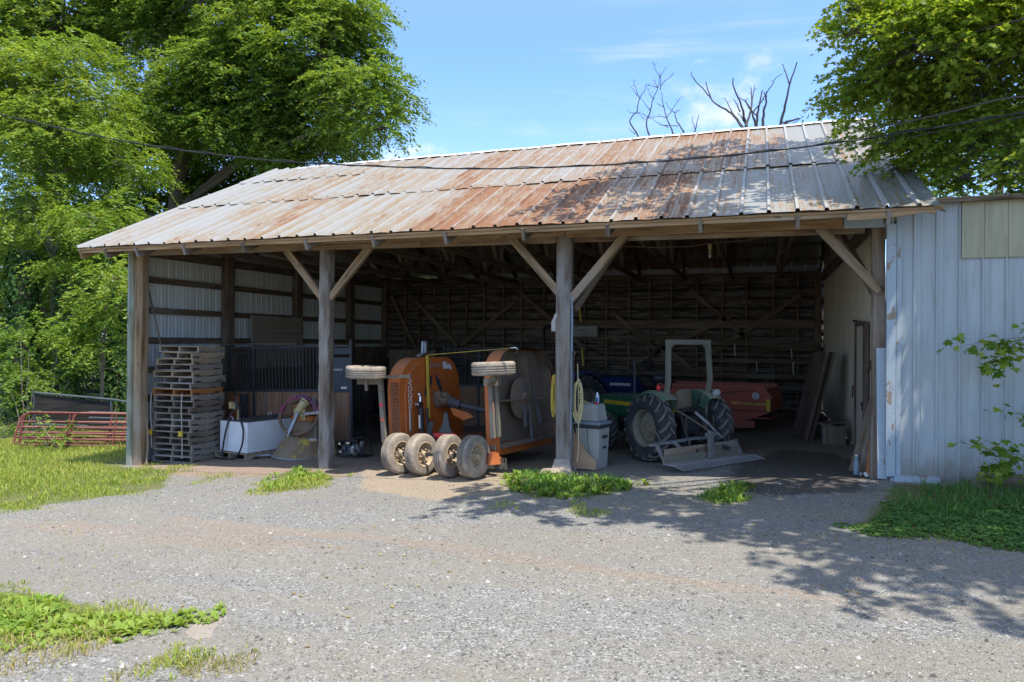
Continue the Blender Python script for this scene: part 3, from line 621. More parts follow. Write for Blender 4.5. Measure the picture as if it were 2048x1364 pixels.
# ------------------------------------------------------------------ the open barn
BARN = thing('open_barn', 'open fronted timber pole barn with rusty metal roof and dark interior', 'barn')
LX = 15.6; D = 11.72
def rpost(name, x, y, z0, z1, w, d, mat, jag=.006, parent=None, n=14):
    """hewn post: chamfered square section, slightly wandering"""
    mb = MB(); ring = []
    c = .22
    sec = [(-1 + c, -1), (1 - c, -1), (1, -1 + c), (1, 1 - c), (1 - c, 1), (-1 + c, 1), (-1, 1 - c), (-1, -1 + c)]
    per = [0]; o = U(0, 40)
    for k in range(8):
        a = sec[k]; b = sec[(k + 1) % 8]; per.append(per[-1] + math.hypot((b[0] - a[0]) * w / 2, (b[1] - a[1]) * d / 2))
    vs = []; wx = U(0, 6)
    for i in range(n + 1):
        t = i / n; z = z0 + (z1 - z0) * t; ox = .012 * math.sin(wx + t * 5); s = 1 + .07 * (1 - t)
        for (a, b) in sec: vs.append((x + ox + a * w / 2 * s + U(-jag, jag), y + b * d / 2 * s + U(-jag, jag), z))
    fs = []; uv = []
    for i in range(n):
        z1_, z2_ = (z1 - z0) * i / n, (z1 - z0) * (i + 1) / n
        for k in range(8):
            j = (k + 1) % 8; fs.append([i * 8 + k, i * 8 + j, (i + 1) * 8 + j, (i + 1) * 8 + k])
            uv.append([(o + z1_, per[k]), (o + z1_, per[k + 1]), (o + z2_, per[k + 1]), (o + z2_, per[k])])
    fs.append([n * 8 + k for k in range(8)]); uv.append([(o, 0)] * 8)
    mb._add(vs, fs, uv); return mb.build(name, mat, parent or BARN)
def part(name, mat, parent, fn, bevel=0):
    mb = MB(); fn(mb); return mb.build(name, mat, parent, bevel)
# front posts
rpost('post', .19, .02, -.95, 4.4, .24, .22, MT['brace']); rpost('post', .0, -.02, -.95, 4.33, .15, .20, MT['postend'])
part('corner_trim', MT['peel'], BARN, lambda m: m.bar((-.10, .03, -.7), (-.10, .03, 4.35), .05, .2, (0, 1, 0)))
rpost('post', 5.2, 0, -.75, 4.20, .24, .22, MT['post'], .011, n=26); rpost('post', 10.3, 0, -.5, 4.14, .27, .22, MT['post'])
rpost('post', 15.49, .05, -.3, 4.15, .19, .16, MT['plank'])
bb = lambda x: 4.14 - .0098 * x
def header():
    xs = [-.05, 5.1, 10.35, 14.95]
    for i in range(3):
        a, b = xs[i], xs[i + 1] - .01; dz = (.0, .015, -.012)[i]
        part('header_board', MT['beam'], BARN, lambda m: m.bar((a, -.145 - .004 * i, bb(a) + .135 + dz), (b, -.145 - .004 * i, bb(b) + .135 + dz), .05, .235))
    for a, b in ((-.02, 5.9), (5.92, 10.1), (10.12, 15.3)):
        part('header_board', MT['brace'], BARN, lambda m: m.bar((a, .13, bb(a) + .06), (b, .13, bb(b) + .06), .05, .22))
    part('header_board', MT['peel'], BARN, lambda m: m.bar((14.96, -.15, bb(15) + .12), (15.6, -.15, bb(15.6) + .12), .05, .235))
    part('header_board', MT['brace'], BARN, lambda m: m.bar((3.2, -.118, bb(4) - .025), (7.4, -.118, bb(7) - .03), .03, .09))
header()
for (a, b, y) in (((5.12, 3.02), (4.16, 4.12), .0), ((5.3, 3.02), (6.3, 4.12), .0), ((10.2, 3.05), (9.28, 4.08), 0), ((10.42, 2.92), (11.42, 4.06), 0), ((15.5, 2.98), (14.6, 4.04), 0)):
    part('knee_brace', MT['brace'], BARN, lambda m: m.bar((a[0], y - .04, a[1]), (b[0], y - .04, b[1]), .10, .14))
part('knee_brace', MT['inner'], BARN, lambda m: m.bar((10.45, .1, 2.75), (11.1, 1.5, 4.25), .09, .13))
part('knee_brace', MT['inner'], BARN, lambda m: m.bar((15.45, .2, 3.0), (15.0, 1.6, 4.3), .09, .13))
part('knee_brace', MT['inner'], BARN, lambda m: m.bar((15.5, .12, 2.98), (14.75, .35, 4.1), .07, .12))
# roof trusses with exposed tails
TX = [0.25, 1.12, 2.39, 3.89, 5.37, 6.85, 8.33, 9.81, 11.29, 12.79, 14.23, 15.48]
def slope(y, off): return roofz(y) - off
def truss(x, full=True):
    mb = MB(); o = .055
    for s in (0, 1):
        y0, y1 = (-.93, 5.86)
        f = (lambda y: y) if s == 0 else (lambda y: 11.72 - y)
        mb.bar((x, f(y0), roofz(y0) - o - .125), (x, f(y1), roofz(y1) - o - .125), .05, .225, (0, 0, 1))
    if full:
        mb.bar((x + .055, -.02, 4.30), (x + .055, 11.6, 4.30), .05, .16)
        mb.bar((x + .055, 5.86, 4.35), (x + .055, 5.86, 7.1), .05, .12, (1, 0, 0))
        for a, b in (((2.9, 4.35), (1.6, roofz(1.6) - .25)), ((2.9, 4.35), (4.2, roofz(4.2) - .25)), ((5.86, 4.35), (4.2, roofz(4.2) - .25)), ((8.8, 4.35), (10.1, roofz(1.6) - .25)), ((8.8, 4.35), (7.5, roofz(4.2) - .25)), ((5.86, 4.35), (7.5, roofz(4.2) - .25))):
            mb.bar((x - .055, a[0], a[1]), (x - .055, b[0], b[1]), .045, .11, (1, 0, 0))
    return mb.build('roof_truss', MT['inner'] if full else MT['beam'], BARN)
for i, x in enumerate(TX):
    tr_ = truss(x, i not in (0,))
    part('rafter_tail', MT['post'], tr_, lambda m: m.bar((x - .002, -1.0, roofz(-1.0) - .165), (x - .002, -.06, roofz(-.06) - .185), .058, .21, (0, 0, 1)))
part('fly_rafter', MT['beam'], BARN, lambda m: (m.bar((-.5, -.98, roofz(-.98) - .17), (-.5, 5.86, roofz(5.86) - .17), .045, .2), m.bar((-.5, 12.7, roofz(12.7) - .17), (-.5, 5.87, roofz(5.86) - .17), .045, .2)))
def purlins():
    ys = [-.97, -.35, .45, 1.2, 1.95, 2.7, 3.45, 4.2, 4.95, 5.6]
    for i, y in enumerate(ys):
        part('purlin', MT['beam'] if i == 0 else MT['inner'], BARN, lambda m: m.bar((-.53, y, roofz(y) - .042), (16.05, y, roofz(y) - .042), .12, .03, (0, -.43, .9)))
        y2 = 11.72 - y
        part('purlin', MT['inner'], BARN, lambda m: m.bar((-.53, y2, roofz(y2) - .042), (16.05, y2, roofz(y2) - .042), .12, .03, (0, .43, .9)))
purlins()
part('fascia_board', MT['beam'], BARN, lambda m: m.bar((-.5, -.985, roofz(-.985) - .085), (14.9, -.985, roofz(-.985) - .085), .025, .10, (0, 0, 1)))
def splinter(m):
    P = [(14.92, 4.09), (15.9, 4.13), (16.2, 4.155), (16.17, 4.10), (16.22, 4.05), (16.1, 4.09), (16.08, 4.02), (15.98, 4.06), (15.5, 4.0), (14.92, 3.985)]
    m.prism(P, (0, .03, 0), lambda a, b: (a, -1.0, b))
part('fascia_board', MT['beam'], BARN, splinter)
part('gusset', MT['inner'], BARN, lambda m: m.prism([(15.52, 4.07), (15.72, 4.07), (15.72, 3.85)], (0, .05, 0), lambda a, b: (a, -.2, b)))
# roof sheets: raised seams every 0.41 m, two courses per slope, the upper lapping the lower
def roof_sheet(y0, y1, lift, x0, x1, back=False, mat=None, thick=.004):
    rib = .41; prof = []
    x = x0
    while x < x1 - 1e-3:
        for dx, h in ((0, 0), (.016, .044), (.058, .044), (.074, 0), (.23, .004)):
            if x + dx <= x1: prof.append((x + dx, h))
        x += rib
    prof.append((x1, 0)); nv = 12; mb = MB(); k = len(prof); vs = []; uvs = []
    sn, cs = .431, .902
    for j in range(nv + 1):
        t = j / nv; y = y0 + (y1 - y0) * t
        for i, (px, h) in enumerate(prof):
            wv = .010 * math.sin(px * 2.1 + t * 4) * math.sin(px * .7 + 1) + .006 * math.sin(px * 9.3 + t * 7)
            edge = U(-.03, .026) if (j == 0 and h == 0 and i % 5 == 4) else 0
            hh = h + lift + wv * (.6 if 0 < j else 1) + edge + (.006 if j == 0 else 0)
            yy = y + (U(-.013, .013) if j == 0 else 0)
            Y = 11.72 - yy if back else yy
            vs.append((px, Y + (sn * hh if back else -sn * hh), roofz(yy) + cs * hh)); uvs.append((px + .57, (y + 1.05) / .902))
    fs = []; uv = []
    for j in range(nv):
        for i in range(k - 1):
            q = [j * k + i, j * k + i + 1, (j + 1) * k + i + 1, (j + 1) * k + i]
            if back: q = q[::-1]
            fs.append(q); uv.append([uvs[a] for a in q])
    mb._add(vs, fs, uv); return mb.build('roof_sheet', mat or MT['roof'], BARN)
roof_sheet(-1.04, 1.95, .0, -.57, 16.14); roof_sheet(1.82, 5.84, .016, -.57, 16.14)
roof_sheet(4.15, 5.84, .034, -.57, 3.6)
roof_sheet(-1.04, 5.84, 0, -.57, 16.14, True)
def ridge(m):
    n = 34
    def f(u, v):
        x = -.35 + 16.4 * u; a = (v - .5) * .44; sag = -.05 * max(0, 1 - (x + .35) / 1.2)
        return (x, 5.86 + a, roofz(5.86) + .055 - abs(a) * .47 + sag + .008 * math.sin(x * 3))
    m.grid(f, n, 4)
part('ridge_cap', MT['ridge'], BARN, ridge)
# ribbed walls
def ribbed(name, mat, parent, p0, p1, zb, zt, pitch=.23, rib=.018, flip=1, minor=True):
    """sheet from p0 to p1 (plan points), zb/zt functions of distance; ribs stand out to the left of travel"""
    mb = MB(); a = Vector(p0); b = Vector(p1); d = (b - a); L = d.length; d.normalize(); nrm = Vector((-d.y, d.x)) * flip
    prof = []; s = .05
    while s < L:
        for ds, h in ((0, 0), (.012, rib), (.034, rib), (.046, 0)) + (((.115, 0), (.122, rib * .25), (.138, rib * .25), (.145, 0)) if minor else ()):
            if s + ds <= L: prof.append((s + ds, h))
        s += pitch
    prof.append((L, 0)); vs = []; k = len(prof); uvs = []
    for j in range(3):
        for (s, h) in prof:
            z0, z1 = zb(s), zt(s); q = a + d * s + nrm * h
            vs.append((q.x, q.y, z0 + (z1 - z0) * j / 2)); uvs.append((s, z0 + (z1 - z0) * j / 2))
    fs = []; uv = []
    for j in range(2):
        for i in range(k - 1):
            q = [j * k + i, j * k + i + 1, (j + 1) * k + i + 1, (j + 1) * k + i]; fs.append(q); uv.append([uvs[c] for c in q])
    mb._add(vs, fs, uv); return mb.build(name, mat, parent)
LW = ribbed('left_wall', MT['sidingL'], BARN, (-.05, .06), (-.05, 11.7), lambda s: -.86, lambda s: roofz(s + .06) - .1, .23, .016)
for y in (2.98, 6.05, 9.06): rpost('post', .1, y, -.95, 4.4, .2, .32, MT['girt'])
rpost('post', .1, 11.5, -.95, 4.4, .2, .2, MT['inner'])
for z in (.1, .75, 1.43, 2.12, 2.83, 3.56):
    part('wall_girt', MT['girt'], LW, lambda m: m.bar((.01, .12, z), (.01, 11.4, z + U(-.03, .03)), .05, .15))
part('wall_girt', MT['girt'], LW, lambda m: m.bar((.06, .1, 4.19), (.06, 11.5, 4.27), .05, .2))
RW = ribbed('right_wall', MT['tansiding'], BARN, (15.58, 11.7), (15.58, .12), lambda s: .0, lambda s: roofz(11.7 - s) - .1, .2, .014)
def rdoor():
    dr = part('door', MT['tansiding'], BARN, lambda m: m.box((15.535, 2.3, 1.27), (.03, 1.32, 2.42)))
    part('door_frame', MT['girt'], dr, lambda m: (m.bar((15.51, 1.6, .05), (15.51, 1.6, 2.52), .09, .09, (0, 1, 0)), m.bar((15.51, 3.02, .05), (15.51, 3.02, 2.52), .05, .06, (0, 1, 0)), m.bar((15.51, 1.6, 2.53), (15.51, 3.05, 2.53), .05, .06)))
    part('hinge', MT['black'], dr, lambda m: (m.bar((15.49, 3.3, 2.62), (15.49, 2.7, 2.58), .02, .05), m.bar((15.49, 3.35, 1.05), (15.49, 3.25, 1.3), .02, .06)))
    part('latch', MT['black'], dr, lambda m: (m.bar((15.46, 1.55, 1.05), (15.46, 1.75, 1.05), .03, .05), m.tube([(15.46, 1.62 + .06 * math.cos(a), 1.0 + .06 * math.sin(a)) for a in np.linspace(0, 6.28, 12)], .008, 5)))
    part('hinge', MT['chain'], dr, lambda m: (m.bar((15.47, .75, 1.72), (15.47, 1.05, 1.66), .03, .05), m.bar((15.47, .75, 1.72), (15.47, .68, 1.85), .03, .05)))
rdoor()
part('post', MT['inner'], BARN, lambda m: m.bar((15.4, 11.4, 0), (15.4, 11.4, 4.4), .18, .18, (0, 1, 0)))
part('wall_girt', MT['inner'], RW, lambda m: m.bar((15.5, .2, 4.2), (15.5, 11.5, 4.2), .06, .2))
# back wall of rough slab boards with studs
def backwall():
    mb = MB(); z = -.9; k = 0
    while z < 4.30:
        h = random.choice((U(.11, .18), U(.18, .26), U(.24, .34))); n = 44; off = U(0, 9); tilt = U(-.012, .02); gap = U(.012, .085)
        a = [U(.006, .022) for _ in range(3)]
        lo = [z + a[0] * math.sin(off + i * .55) + a[1] * math.sin(off * 2 + i * 1.31) + U(-.008, .008) for i in range(n + 1)]
        hi = [z + h - gap + a[2] * math.sin(off + 2 + i * .63) + U(-.008, .008) for i in range(n + 1)]
        y = 11.66 + (k % 2) * .03; r = U(0, 60)
        vs = []; 
        for i in range(n + 1):
            x = -.02 + 15.62 * i / n; vs += [(x, y - .012 + tilt, lo[i]), (x, y - .014 - tilt * .5 + .006 * math.sin(i * .9 + off), (lo[i] + hi[i]) / 2), (x, y + .01, min(hi[i], 4.34))]
        fs = []; uv = []
        for i in range(n):
            for j in (0, 1):
                fs.append([i * 3 + j, (i + 1) * 3 + j, (i + 1) * 3 + j + 1, i * 3 + j + 1])
                u0, u1 = r + 15.6 * i / n, r + 15.6 * (i + 1) / n; uv.append([(u0, r + j * h / 2), (u1, r + j * h / 2), (u1, r + j * h / 2 + h / 2), (u0, r + j * h / 2 + h / 2)])
        mb._add(vs, fs, uv, True); z += h; k += 1
    return mb.build('back_wall', MT['slab'], BARN)
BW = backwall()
def gap_backing(m):
    z = -.9
    while z < 4.2:
        h = U(.3, .42); e = .035 if random.random() > .25 else -.035
        m.box((7.8, 11.78, z + h / 2), (15.6, .02, h + e)); z += h
    m.box((7.8, 11.8, 4.24), (15.6, .02, .2))
part('dark_gap_backing', MT['darkboard'], BW, gap_backing)  # dark layer added behind the slabs so the gaps between them read black
for x in (.95, 1.54, 2.17, 2.78, 3.49, 4.2, 4.92, 5.63, 6.47, 7.2, 7.95, 8.72, 9.46, 10.17, 10.92, 11.7, 12.5, 13.3, 14.1, 14.85):
    part('stud', MT['inner'], BW, lambda m: m.bar((x, 11.58, -.8), (x + U(-.04, .04), 11.58, 4.34), .055, .11, (0, 1, 0)))
part('wall_plate', MT['inner'], BW, lambda m: (m.bar((2.3, 11.6, 4.4), (15.5, 11.6, 4.36), .12, .14), m.bar((0, 11.6, 4.30), (2.35, 11.6, 4.3), .12, .10)))
for z, h, x0, x1 in ((2.78, .26, 3.9, 15.5), (2.36, .12, 5.5, 11.3), (1.62, .13, 0, 15.4), (.75, .12, 0, 15.4)):
    part('wall_rail', MT['inner'], BW, lambda m: m.bar((x0, 11.5, z), (x1, 11.5, z + U(-.04, .03)), .05, h))
for a, b in (((1.4, 3.7), (3.9, 1.3)), ((.4, 3.9), (1.6, 1.6)), ((5.6, 3.9), (8.0, 1.9)), ((3.0, 1.8), (5.4, 3.6)), ((8.9, 3.2), (10.9, 1.5)), ((11.9, 1.6), (14.9, 3.7)), ((9.6, 1.4), (12.9, 3.1)), ((11.5, 3.9), (13.2, 2.4)), ((12.6, .5), (10.4, 2.2))):
    part('wall_brace', MT['inner'], BW, lambda m: m.bar((a[0], 11.44, a[1]), (b[0], 11.44, b[1]), .045, .14, (0, 0, 1)))
part('wall_lining', MT['inner'], BARN, lambda m: [m.box((.20, 3.0 + .24 * i + .11, .62), (.03, .235, 2.66 + U(-.03, .03))) for i in range(35)])
part('eave_panel', MT['roof2'], BW, lambda m: m.bar((2.4, 11.74, 4.50), (15.55, 11.74, 4.48), .015, .30))
# loose lengths lying across the truss chords overhead
for i, (x0, x1, y, z) in enumerate(((7.4, 12.3, .6, 4.44), (8.8, 14.8, 1.1, 4.43), (10.3, 15.0, 1.5, 4.45), (11.2, 15.3, 2.1, 4.44))):
    tag(part('stored_board', MT['beam'], None, lambda m: m.bar((x0, y, z), (x1, y + U(-.2, .2), z + .005), .16, .03)), 'loose brown board stored flat across the roof trusses', 'board', 'boards stored across the trusses')
# ------------------------------------------------------------------ pallets
def pallet(mat, name, label, loc, rz, w=1.14, d=1.06, tilt=(0, 0), group=None, boards=6, chips=True):
    t = thing(name, label, 'pallet', loc, rz, group); t.rotation_euler[0] = tilt[0]; t.rotation_euler[1] = tilt[1]
    for x in (-w / 2 + .02, U(-.05, .05), w / 2 - .02):
        dd = d / 2 - U(0, .01)
        # stringer with two fork notches
        P = [(-dd, .0155), (-dd, .126), (dd, .126), (dd, .0155)]
        nt = []
        for c in (.33, -.33): nt += [(c * d + .12, .0155), (c * d + .10, .055), (c * d - .10, .055), (c * d - .12, .0155)]
        P = [(-dd, .016), (-dd, .124), (dd, .124), (dd, .016)] + nt
        part('stringer', mat, t, lambda m: m.prism(P, (.038, 0, 0), lambda a, b: (x - .019, a, b)))
    def deck(m, z, ys, bw):
        for y in ys: m.bar((-w / 2 - U(0, .015), y, z), (w / 2 + U(0, .015), y + U(-.008, .008), z + U(-.003, .003)), bw * U(.9, 1.05), .016)
    part('top_deck', mat, t, lambda m: deck(m, .133, [(-d / 2 + .05) + (d - .1) * i / boards for i in range(boards + 1)], .105))
    part('bottom_deck', mat, t, lambda m: deck(m, .008, (-d / 2 + .05, 0, d / 2 - .05), .1))
    return t
ORD = ['lowest', 'second', 'third', 'fourth', 'fifth', 'sixth', 'seventh', 'eighth', 'ninth', 'tenth', 'eleventh', 'twelfth', 'thirteenth', 'fourteenth', 'fifteenth', 'sixteenth', 'seventeenth', 'eighteenth', 'topmost']
def pallet_stack():
    z = gz(.8) + .015; x0, y0 = .87, .77
    for i in range(19):
        if i < 12: dx, dy, rz = U(-.045, .045), U(-.045, .045), U(-3.2, 3.2); w, d = 1.12, 1.05; mt = MT[('pallet', 'palletdk', 'pallet', 'palletdk', 'pallet')[(i * 7) % 5]]
        else:
            dx = (-.02, .14, -.01, -.02, .05, .10, .03)[i - 12]; dy = (0, .05, .0, .04, -.03, .05, .08)[i - 12]; rz = (1, -3, 2, -2, 4, -3, 7)[i - 12]; w = (1.05, .92, 1.12, 1.1, 1.0, .92, 1.05)[i - 12]; d = 1.0
            mt = (MT['pallet'], MT['pallet'], MT['palletnew'], MT['pallet'], MT['palletnew'], MT['palletnew'], MT['palletnew'])[i - 12]
        if i == 11: mt = MT['palletrust']
        col = 'orange stained' if i == 11 else ('tan' if mt is MT['palletnew'] else 'weathered grey brown')
        lab = f"{col} wooden pallet, {ORD[i]} {'of' if i in (0, 18) else 'from the bottom of'} the tall stack"
        tl = (0, 0) if i < 12 else (U(-.014, .014), U(-.018, .018))
        pallet(mt, 'pallet', lab, (x0 + dx, y0 + dy, z + i * .1415), rz, w, d, tl, 'pallets stacked behind the left post')
pallet_stack()
# ratchet straps hanging down the front of the stack
for x, z0 in ((.32, 1.0), (1.22, .98)):
    t = thing('ratchet_strap', f"grey ratchet strap hanging down the {'left' if x < 1 else 'right'} part of the pallet stack front", 'strap', (x, .2, gz(.5)), 0, 'straps on the pallets')
    part('webbing', MT['greybin'], t, lambda m: m.tube([(0, 0, z0 + .65), (.01, -.03, z0 + .3), (.03, -.02, .65), (.04, -.02, .35 if x < 1 else .15)], .012, 5))
    part('ratchet', MT['yellow'], t, lambda m: (m.box((.02, -.05, .72), (.09, .05, .12)), m.cyl((-.03, -.07, .68), (.08, -.07, .68), .022, n=8)))
# leaning rods by the wall
tag(part('leaning_pole', MT['girt'], None, lambda m: m.bar((.06, .21, 3.75), (.42, .5, 1.6), .05, .03)), 'thin brown wooden pole leaning on the inside of left wall', 'pole')
tag(part('leaning_pole', MT['plank'], None, lambda m: m.tube([(.22, .16, 1.5), (.26, .12, .6), (.42, .02, -.3), (.5, -.1, -.72)], .022, 7)), 'bent grey stick standing between left post and the pallets', 'pole')
# sectional panel leaning on the left wall
def dpanel():
    t = thing('sectional_panel', 'tan sectional panel of three boards leaning on left wall', 'panel', (.22, 4.95, 1.35))
    for i in range(3):
        part('section', MT['panel'], t, lambda m: m.box((.0 + .03 * (1 - i), 0, .25 + .5 * i), (.045, 2.35, .49)), .008)
dpanel()
# ------------------------------------------------------------------ fuel tank on its pallet
pallet(MT['palletnew'], 'pallet', 'low brown pallet lying under the white fuel tank', (2.18, 1.82, gz(2.1) + .01), -12, 1.1, 1.9, boards=9)
def tank():
    t = thing('fuel_tank', 'white rectangular fuel tank with hand pump and black hose', 'fuel tank', (2.18, 1.80, gz(2.1) + .155), -12)
    part('body', MT['tank'], t, lambda m: m.box((0, 0, .36), (.98, 1.7, .72)), .025)
    part('top_plate', MT['darksteel'], t, lambda m: m.box((0, 0, .727), (.94, 1.66, .012)))
    part('filler_cap', MT['darksteel'], t, lambda m: (m.cyl((.2, .3, .73), (.2, .3, .78), .07, n=14), m.bar((.1, .3, .79), (.3, .3, .79), .03, .02)))
    def ring(m, x, y): m.tube([(x, y + .05 * math.cos(a), .76 + .05 * math.sin(a)) for a in np.linspace(-.5, 3.64, 10)], .011, 6)
    for x, y in ((-.2, -.75), (-.4, .55)): part('lifting_eye', MT['white'], t, lambda m: ring(m, x, y))
    pm = part('pump', MT['guard'], t, lambda m: (m.cyl((-.12, -.62, .72), (-.12, -.62, .98), .03, n=10), m.ball((-.15, -.66, 1.04), .085, 10, (1.1, .8, 1.0)), m.box((-.27, -.68, 1.08), (.1, .1, .16))))
    part('nozzle', MT['black'], pm, lambda m: (m.bar((-.06, -.72, 1.30), (-.02, -.74, .98), .05, .07), m.bar((-.06, -.72, 1.28), (-.10, -.72, 1.42), .03, .03), m.bar((-.0, -.72, 1.1), (.12, -.70, .98), .02, .03)))
    part('crank', MT['black'], pm, lambda m: m.tube([(.0, -.6, 1.1), (.1, -.58, 1.36), (.22, -.58, 1.38)], .013, 6))
    H = [(-.06, -.78, 1.0), (-.12, -.88, .75), (-.20, -.93, .35), (-.20, -.98, .02), (-.08, -1.03, -.11), (.14, -1.04, -.115), (.36, -1.0, -.02), (.46, -.95, .25), (.42, -.90, .55), (.26, -.86, .82), (.1, -.74, .98)]
    pts = []
    for i in range(len(H) - 1):
        p0, p1, p2, p3 = [Vector(H[min(max(k, 0), len(H) - 1)]) for k in (i - 1, i, i + 1, i + 2)]
        for s in range(5):
            q = s / 5; pts.append(.5 * ((2 * p1) + (p2 - p0) * q + (2 * p0 - 5 * p1 + 4 * p2 - p3) * q * q + (3 * p1 - p0 - 3 * p2 + p3) * q ** 3))
    part('hose', MT['black'], t, lambda m: m.tube(pts + [Vector(H[-1])], .021, 9))
tank()
def rustbox():
    t = thing('rusty_cabinet', 'rusty orange metal cabinet standing behind the fuel tank', 'cabinet', (.86, 2.5, gz(.86)), -4)
    part('body', paint('rusty_orange_metal', (.44, .135, .03), (.30, .09, .03), .75, .1, (.2, .12, .08), .35, 5, .2, .3, (.12, .05, .025), .55, 7), t, lambda m: m.box((0, 0, .72), (.30, .26, 1.42)), .01)
    part('edge_strip', MT['darksteel'], t, lambda m: m.box((.18, 0, .72), (.05, .25, 1.46)))
rustbox()
# ------------------------------------------------------------------ horse stall front
def stall(t, x0, x1, posts, z0, zr, zt, bars, wood_z=True, plate=None):
    pm = MT['darksteel']
    for x in posts: 
        p = part('stall_post', pm, t, lambda m: m.box((x, 0, (z0 + zt) / 2 + .03), (.07, .07, zt - z0 + .1)), .005)
        part('post_cap', pm, p, lambda m: (m.cyl((x, 0, zt + .08), (x, 0, zt + .12), .05, n=10), m.ball((x, 0, zt + .15), .04, 8)))
    part('top_rail', pm, t, lambda m: m.box(((x0 + x1) / 2, 0, zt), (x1 - x0, .05, .05)))
    part('middle_rail', pm, t, lambda m: m.box(((x0 + x1) / 2, 0, zr), (x1 - x0, .055, .07)))
    for x in bars: part('stall_bar', pm, t, lambda m: m.cyl((x, 0, zr + .03), (x, 0, zt - .02), .0125, n=7))
    def boards(m):
        x = x0 + .03
        while x < x1 - .05:
            w = U(.15, .24); w = min(w, x1 - x - .03); m.box((x + w / 2, .012 + U(-.003, .003), (z0 + zr) / 2), (w - .003, .03, zr - z0 - .06)); x += w
    part('board_panel', MT['stallwood'], t, boards)
st = thing('stall_front', 'dark steel horse stall front with bars above brown boards', 'stall panel', (0, 2.8, 0), 0); st.rotation_euler[1] = -.022
bars = [b for b in [.105 * i + .03 for i in range(1, 34)] if not (.38 < b < 1.0) and abs(b - 1.13) > .06]
stall(st, .04, 4.12, (1.13, 4.08), -.5, .80, 1.93, bars)
def feed(m):
    for z in (.90, 1.80): m.bar((.40, -.03, z), (1.02, -.03, z), .03, .03)
    for x in (.40, 1.02): m.bar((x, -.03, .90), (x, -.03, 1.80), .03, .03, (0, 1, 0))
    for i in range(1, 6): m.cyl((.40 + .105 * i, -.03, .92), (.40 + .105 * i, -.03, 1.78), .010, n=6)
    m.box((.97, -.06, 1.0), (.06, .04, .3))
part('feed_door', MT['darksteel'], st, feed)
pl = part('maker_plate', paint('plate_grey', (.055, .066, .08), None, .55, 0, (.16, .15, .14), .25, 3), st, lambda m: (m.box((3.78, -.03, 1.24), (.56, .012, .80)), m.box((3.78, -.03, 1.80), (.56, .012, .16))), 0)
text_mesh('lettering', 'Priefert', .10, MT['textw'], pl, face_M((3.69, -.04, 1.34), (1, 0, 0), (0, 0, 1)), 1.05)
part('sticker', MT['textw'], pl, lambda m: m.box((3.88, -.036, .88), (.16, .006, .05)))
tag(part('spare_rail', MT['girt'], None, lambda m: m.bar((.1, 2.75, 2.03), (2.5, 2.72, 2.06), .05, .05)), 'grey loose rail laid along the top of the stall front', 'rail')
s2 = thing('stall_front', 'darker stall front with close bars standing behind the orange mower', 'stall panel', (4.2, 8.0, 0), 0)
stall(s2, 0, 2.5, (0.0, 1.2, 2.5), -.62, .78, 1.92, [.085 * i for i in range(1, 29) if i not in (14,)])
tag(part('dark_board_wall', MT['inner'], None, lambda m: [m.box((1.6 + .3 * i, 9.4, 1.0), (.29, .04, 1.7)) for i in range(6)]), 'dark board partition standing at the back left corner', 'partition')
# things deep between stall and mower
def crate():
    t = thing('storage_cube', 'black open storage cube stacked on a dark shelf behind the stall front', 'crate', (2.55, 7.2, -.62))
    part('shelf', MT['girt'], t, lambda m: (m.box((0, 0, .45), (1.1, .6, .04)), m.box((-.5, 0, .22), (.05, .55, .44)), m.box((.5, 0, .22), (.05, .55, .44))))
    def cube(m):
        for z in (.5, .98): m.box((0, 0, z), (.62, .5, .03))
        for x in (-.3, .3): m.box((x, 0, .74), (.03, .5, .46))
        m.box((0, .24, .74), (.6, .02, .46))
    part('cube', MT['black'], t, cube)
crate()
def blob_sheet(name, mat, label, cat, c, sx, sy, sz, seed):
    r = np.random.default_rng(seed); mb = MB()
    def f(u, v):
        a = 2 * PI * u; b = PI * .5 * v; k = 1 + .22 * math.sin(5 * a + seed + 6 * v) * (1 - v) + .12 * math.sin(11 * a + 9 * v + seed * 2)
        return (c[0] + sx * k * math.cos(a) * math.cos(b), c[1] + sy * k * math.sin(a) * math.cos(b), c[2] + sz * math.sin(b) * (1 + .15 * math.sin(3 * a)))
    mb.grid(f, 40, 12); return tag(mb.build(name, mat), label, cat)
blob_sheet('tarp_bundle', paint('pale_blue_tarp', (.16, .2, .27), (.3, .32, .36), .4, 0, (.2, .2, .2), .2, 9), 'crumpled blue and white tarp heaped on the dark floor', 'tarp', (3.9, 6.0, -.58), .34, .3, .42, 2)
blob_sheet('feed_sack', paint('white_sack', (.36, .37, .35), None, .7, 0, (.2, .18, .15), .3, 8), 'flat pale feed sack lying on the floor beyond the mower', 'sack', (5.0, 4.9, -.52), .42, .3, .1, 4)
for i, lab in enumerate(('white pail under another pail, on the floor behind the mower', 'white and blue pail stacked on top of another pail')):
    t = thing('bucket', lab, 'bucket', (3.55, 7.6, -.66 + .42 * i), 20 * i, 'stacked pails')
    part('pail', MT['white'] if i == 0 else MT['white'], t, lambda m: m.lathe([(.001, 0), (.135, 0), (.16, .36), (.17, .36), (.17, .40), (.155, .41), (.001, .41)], n=22))
    part('label_band', MT['bluep'] if i == 0 else MT['bluelid'], t, lambda m: m.lathe([(.142, .06), (.159, .29)], n=22))
    part('bail', MT['steel'], t, lambda m: m.tube([(.17 * math.cos(a), -.17 * abs(math.sin(a)) - .0, .34 - .14 * math.sin(a)) for a in np.linspace(0, PI, 12)], .005, 5))
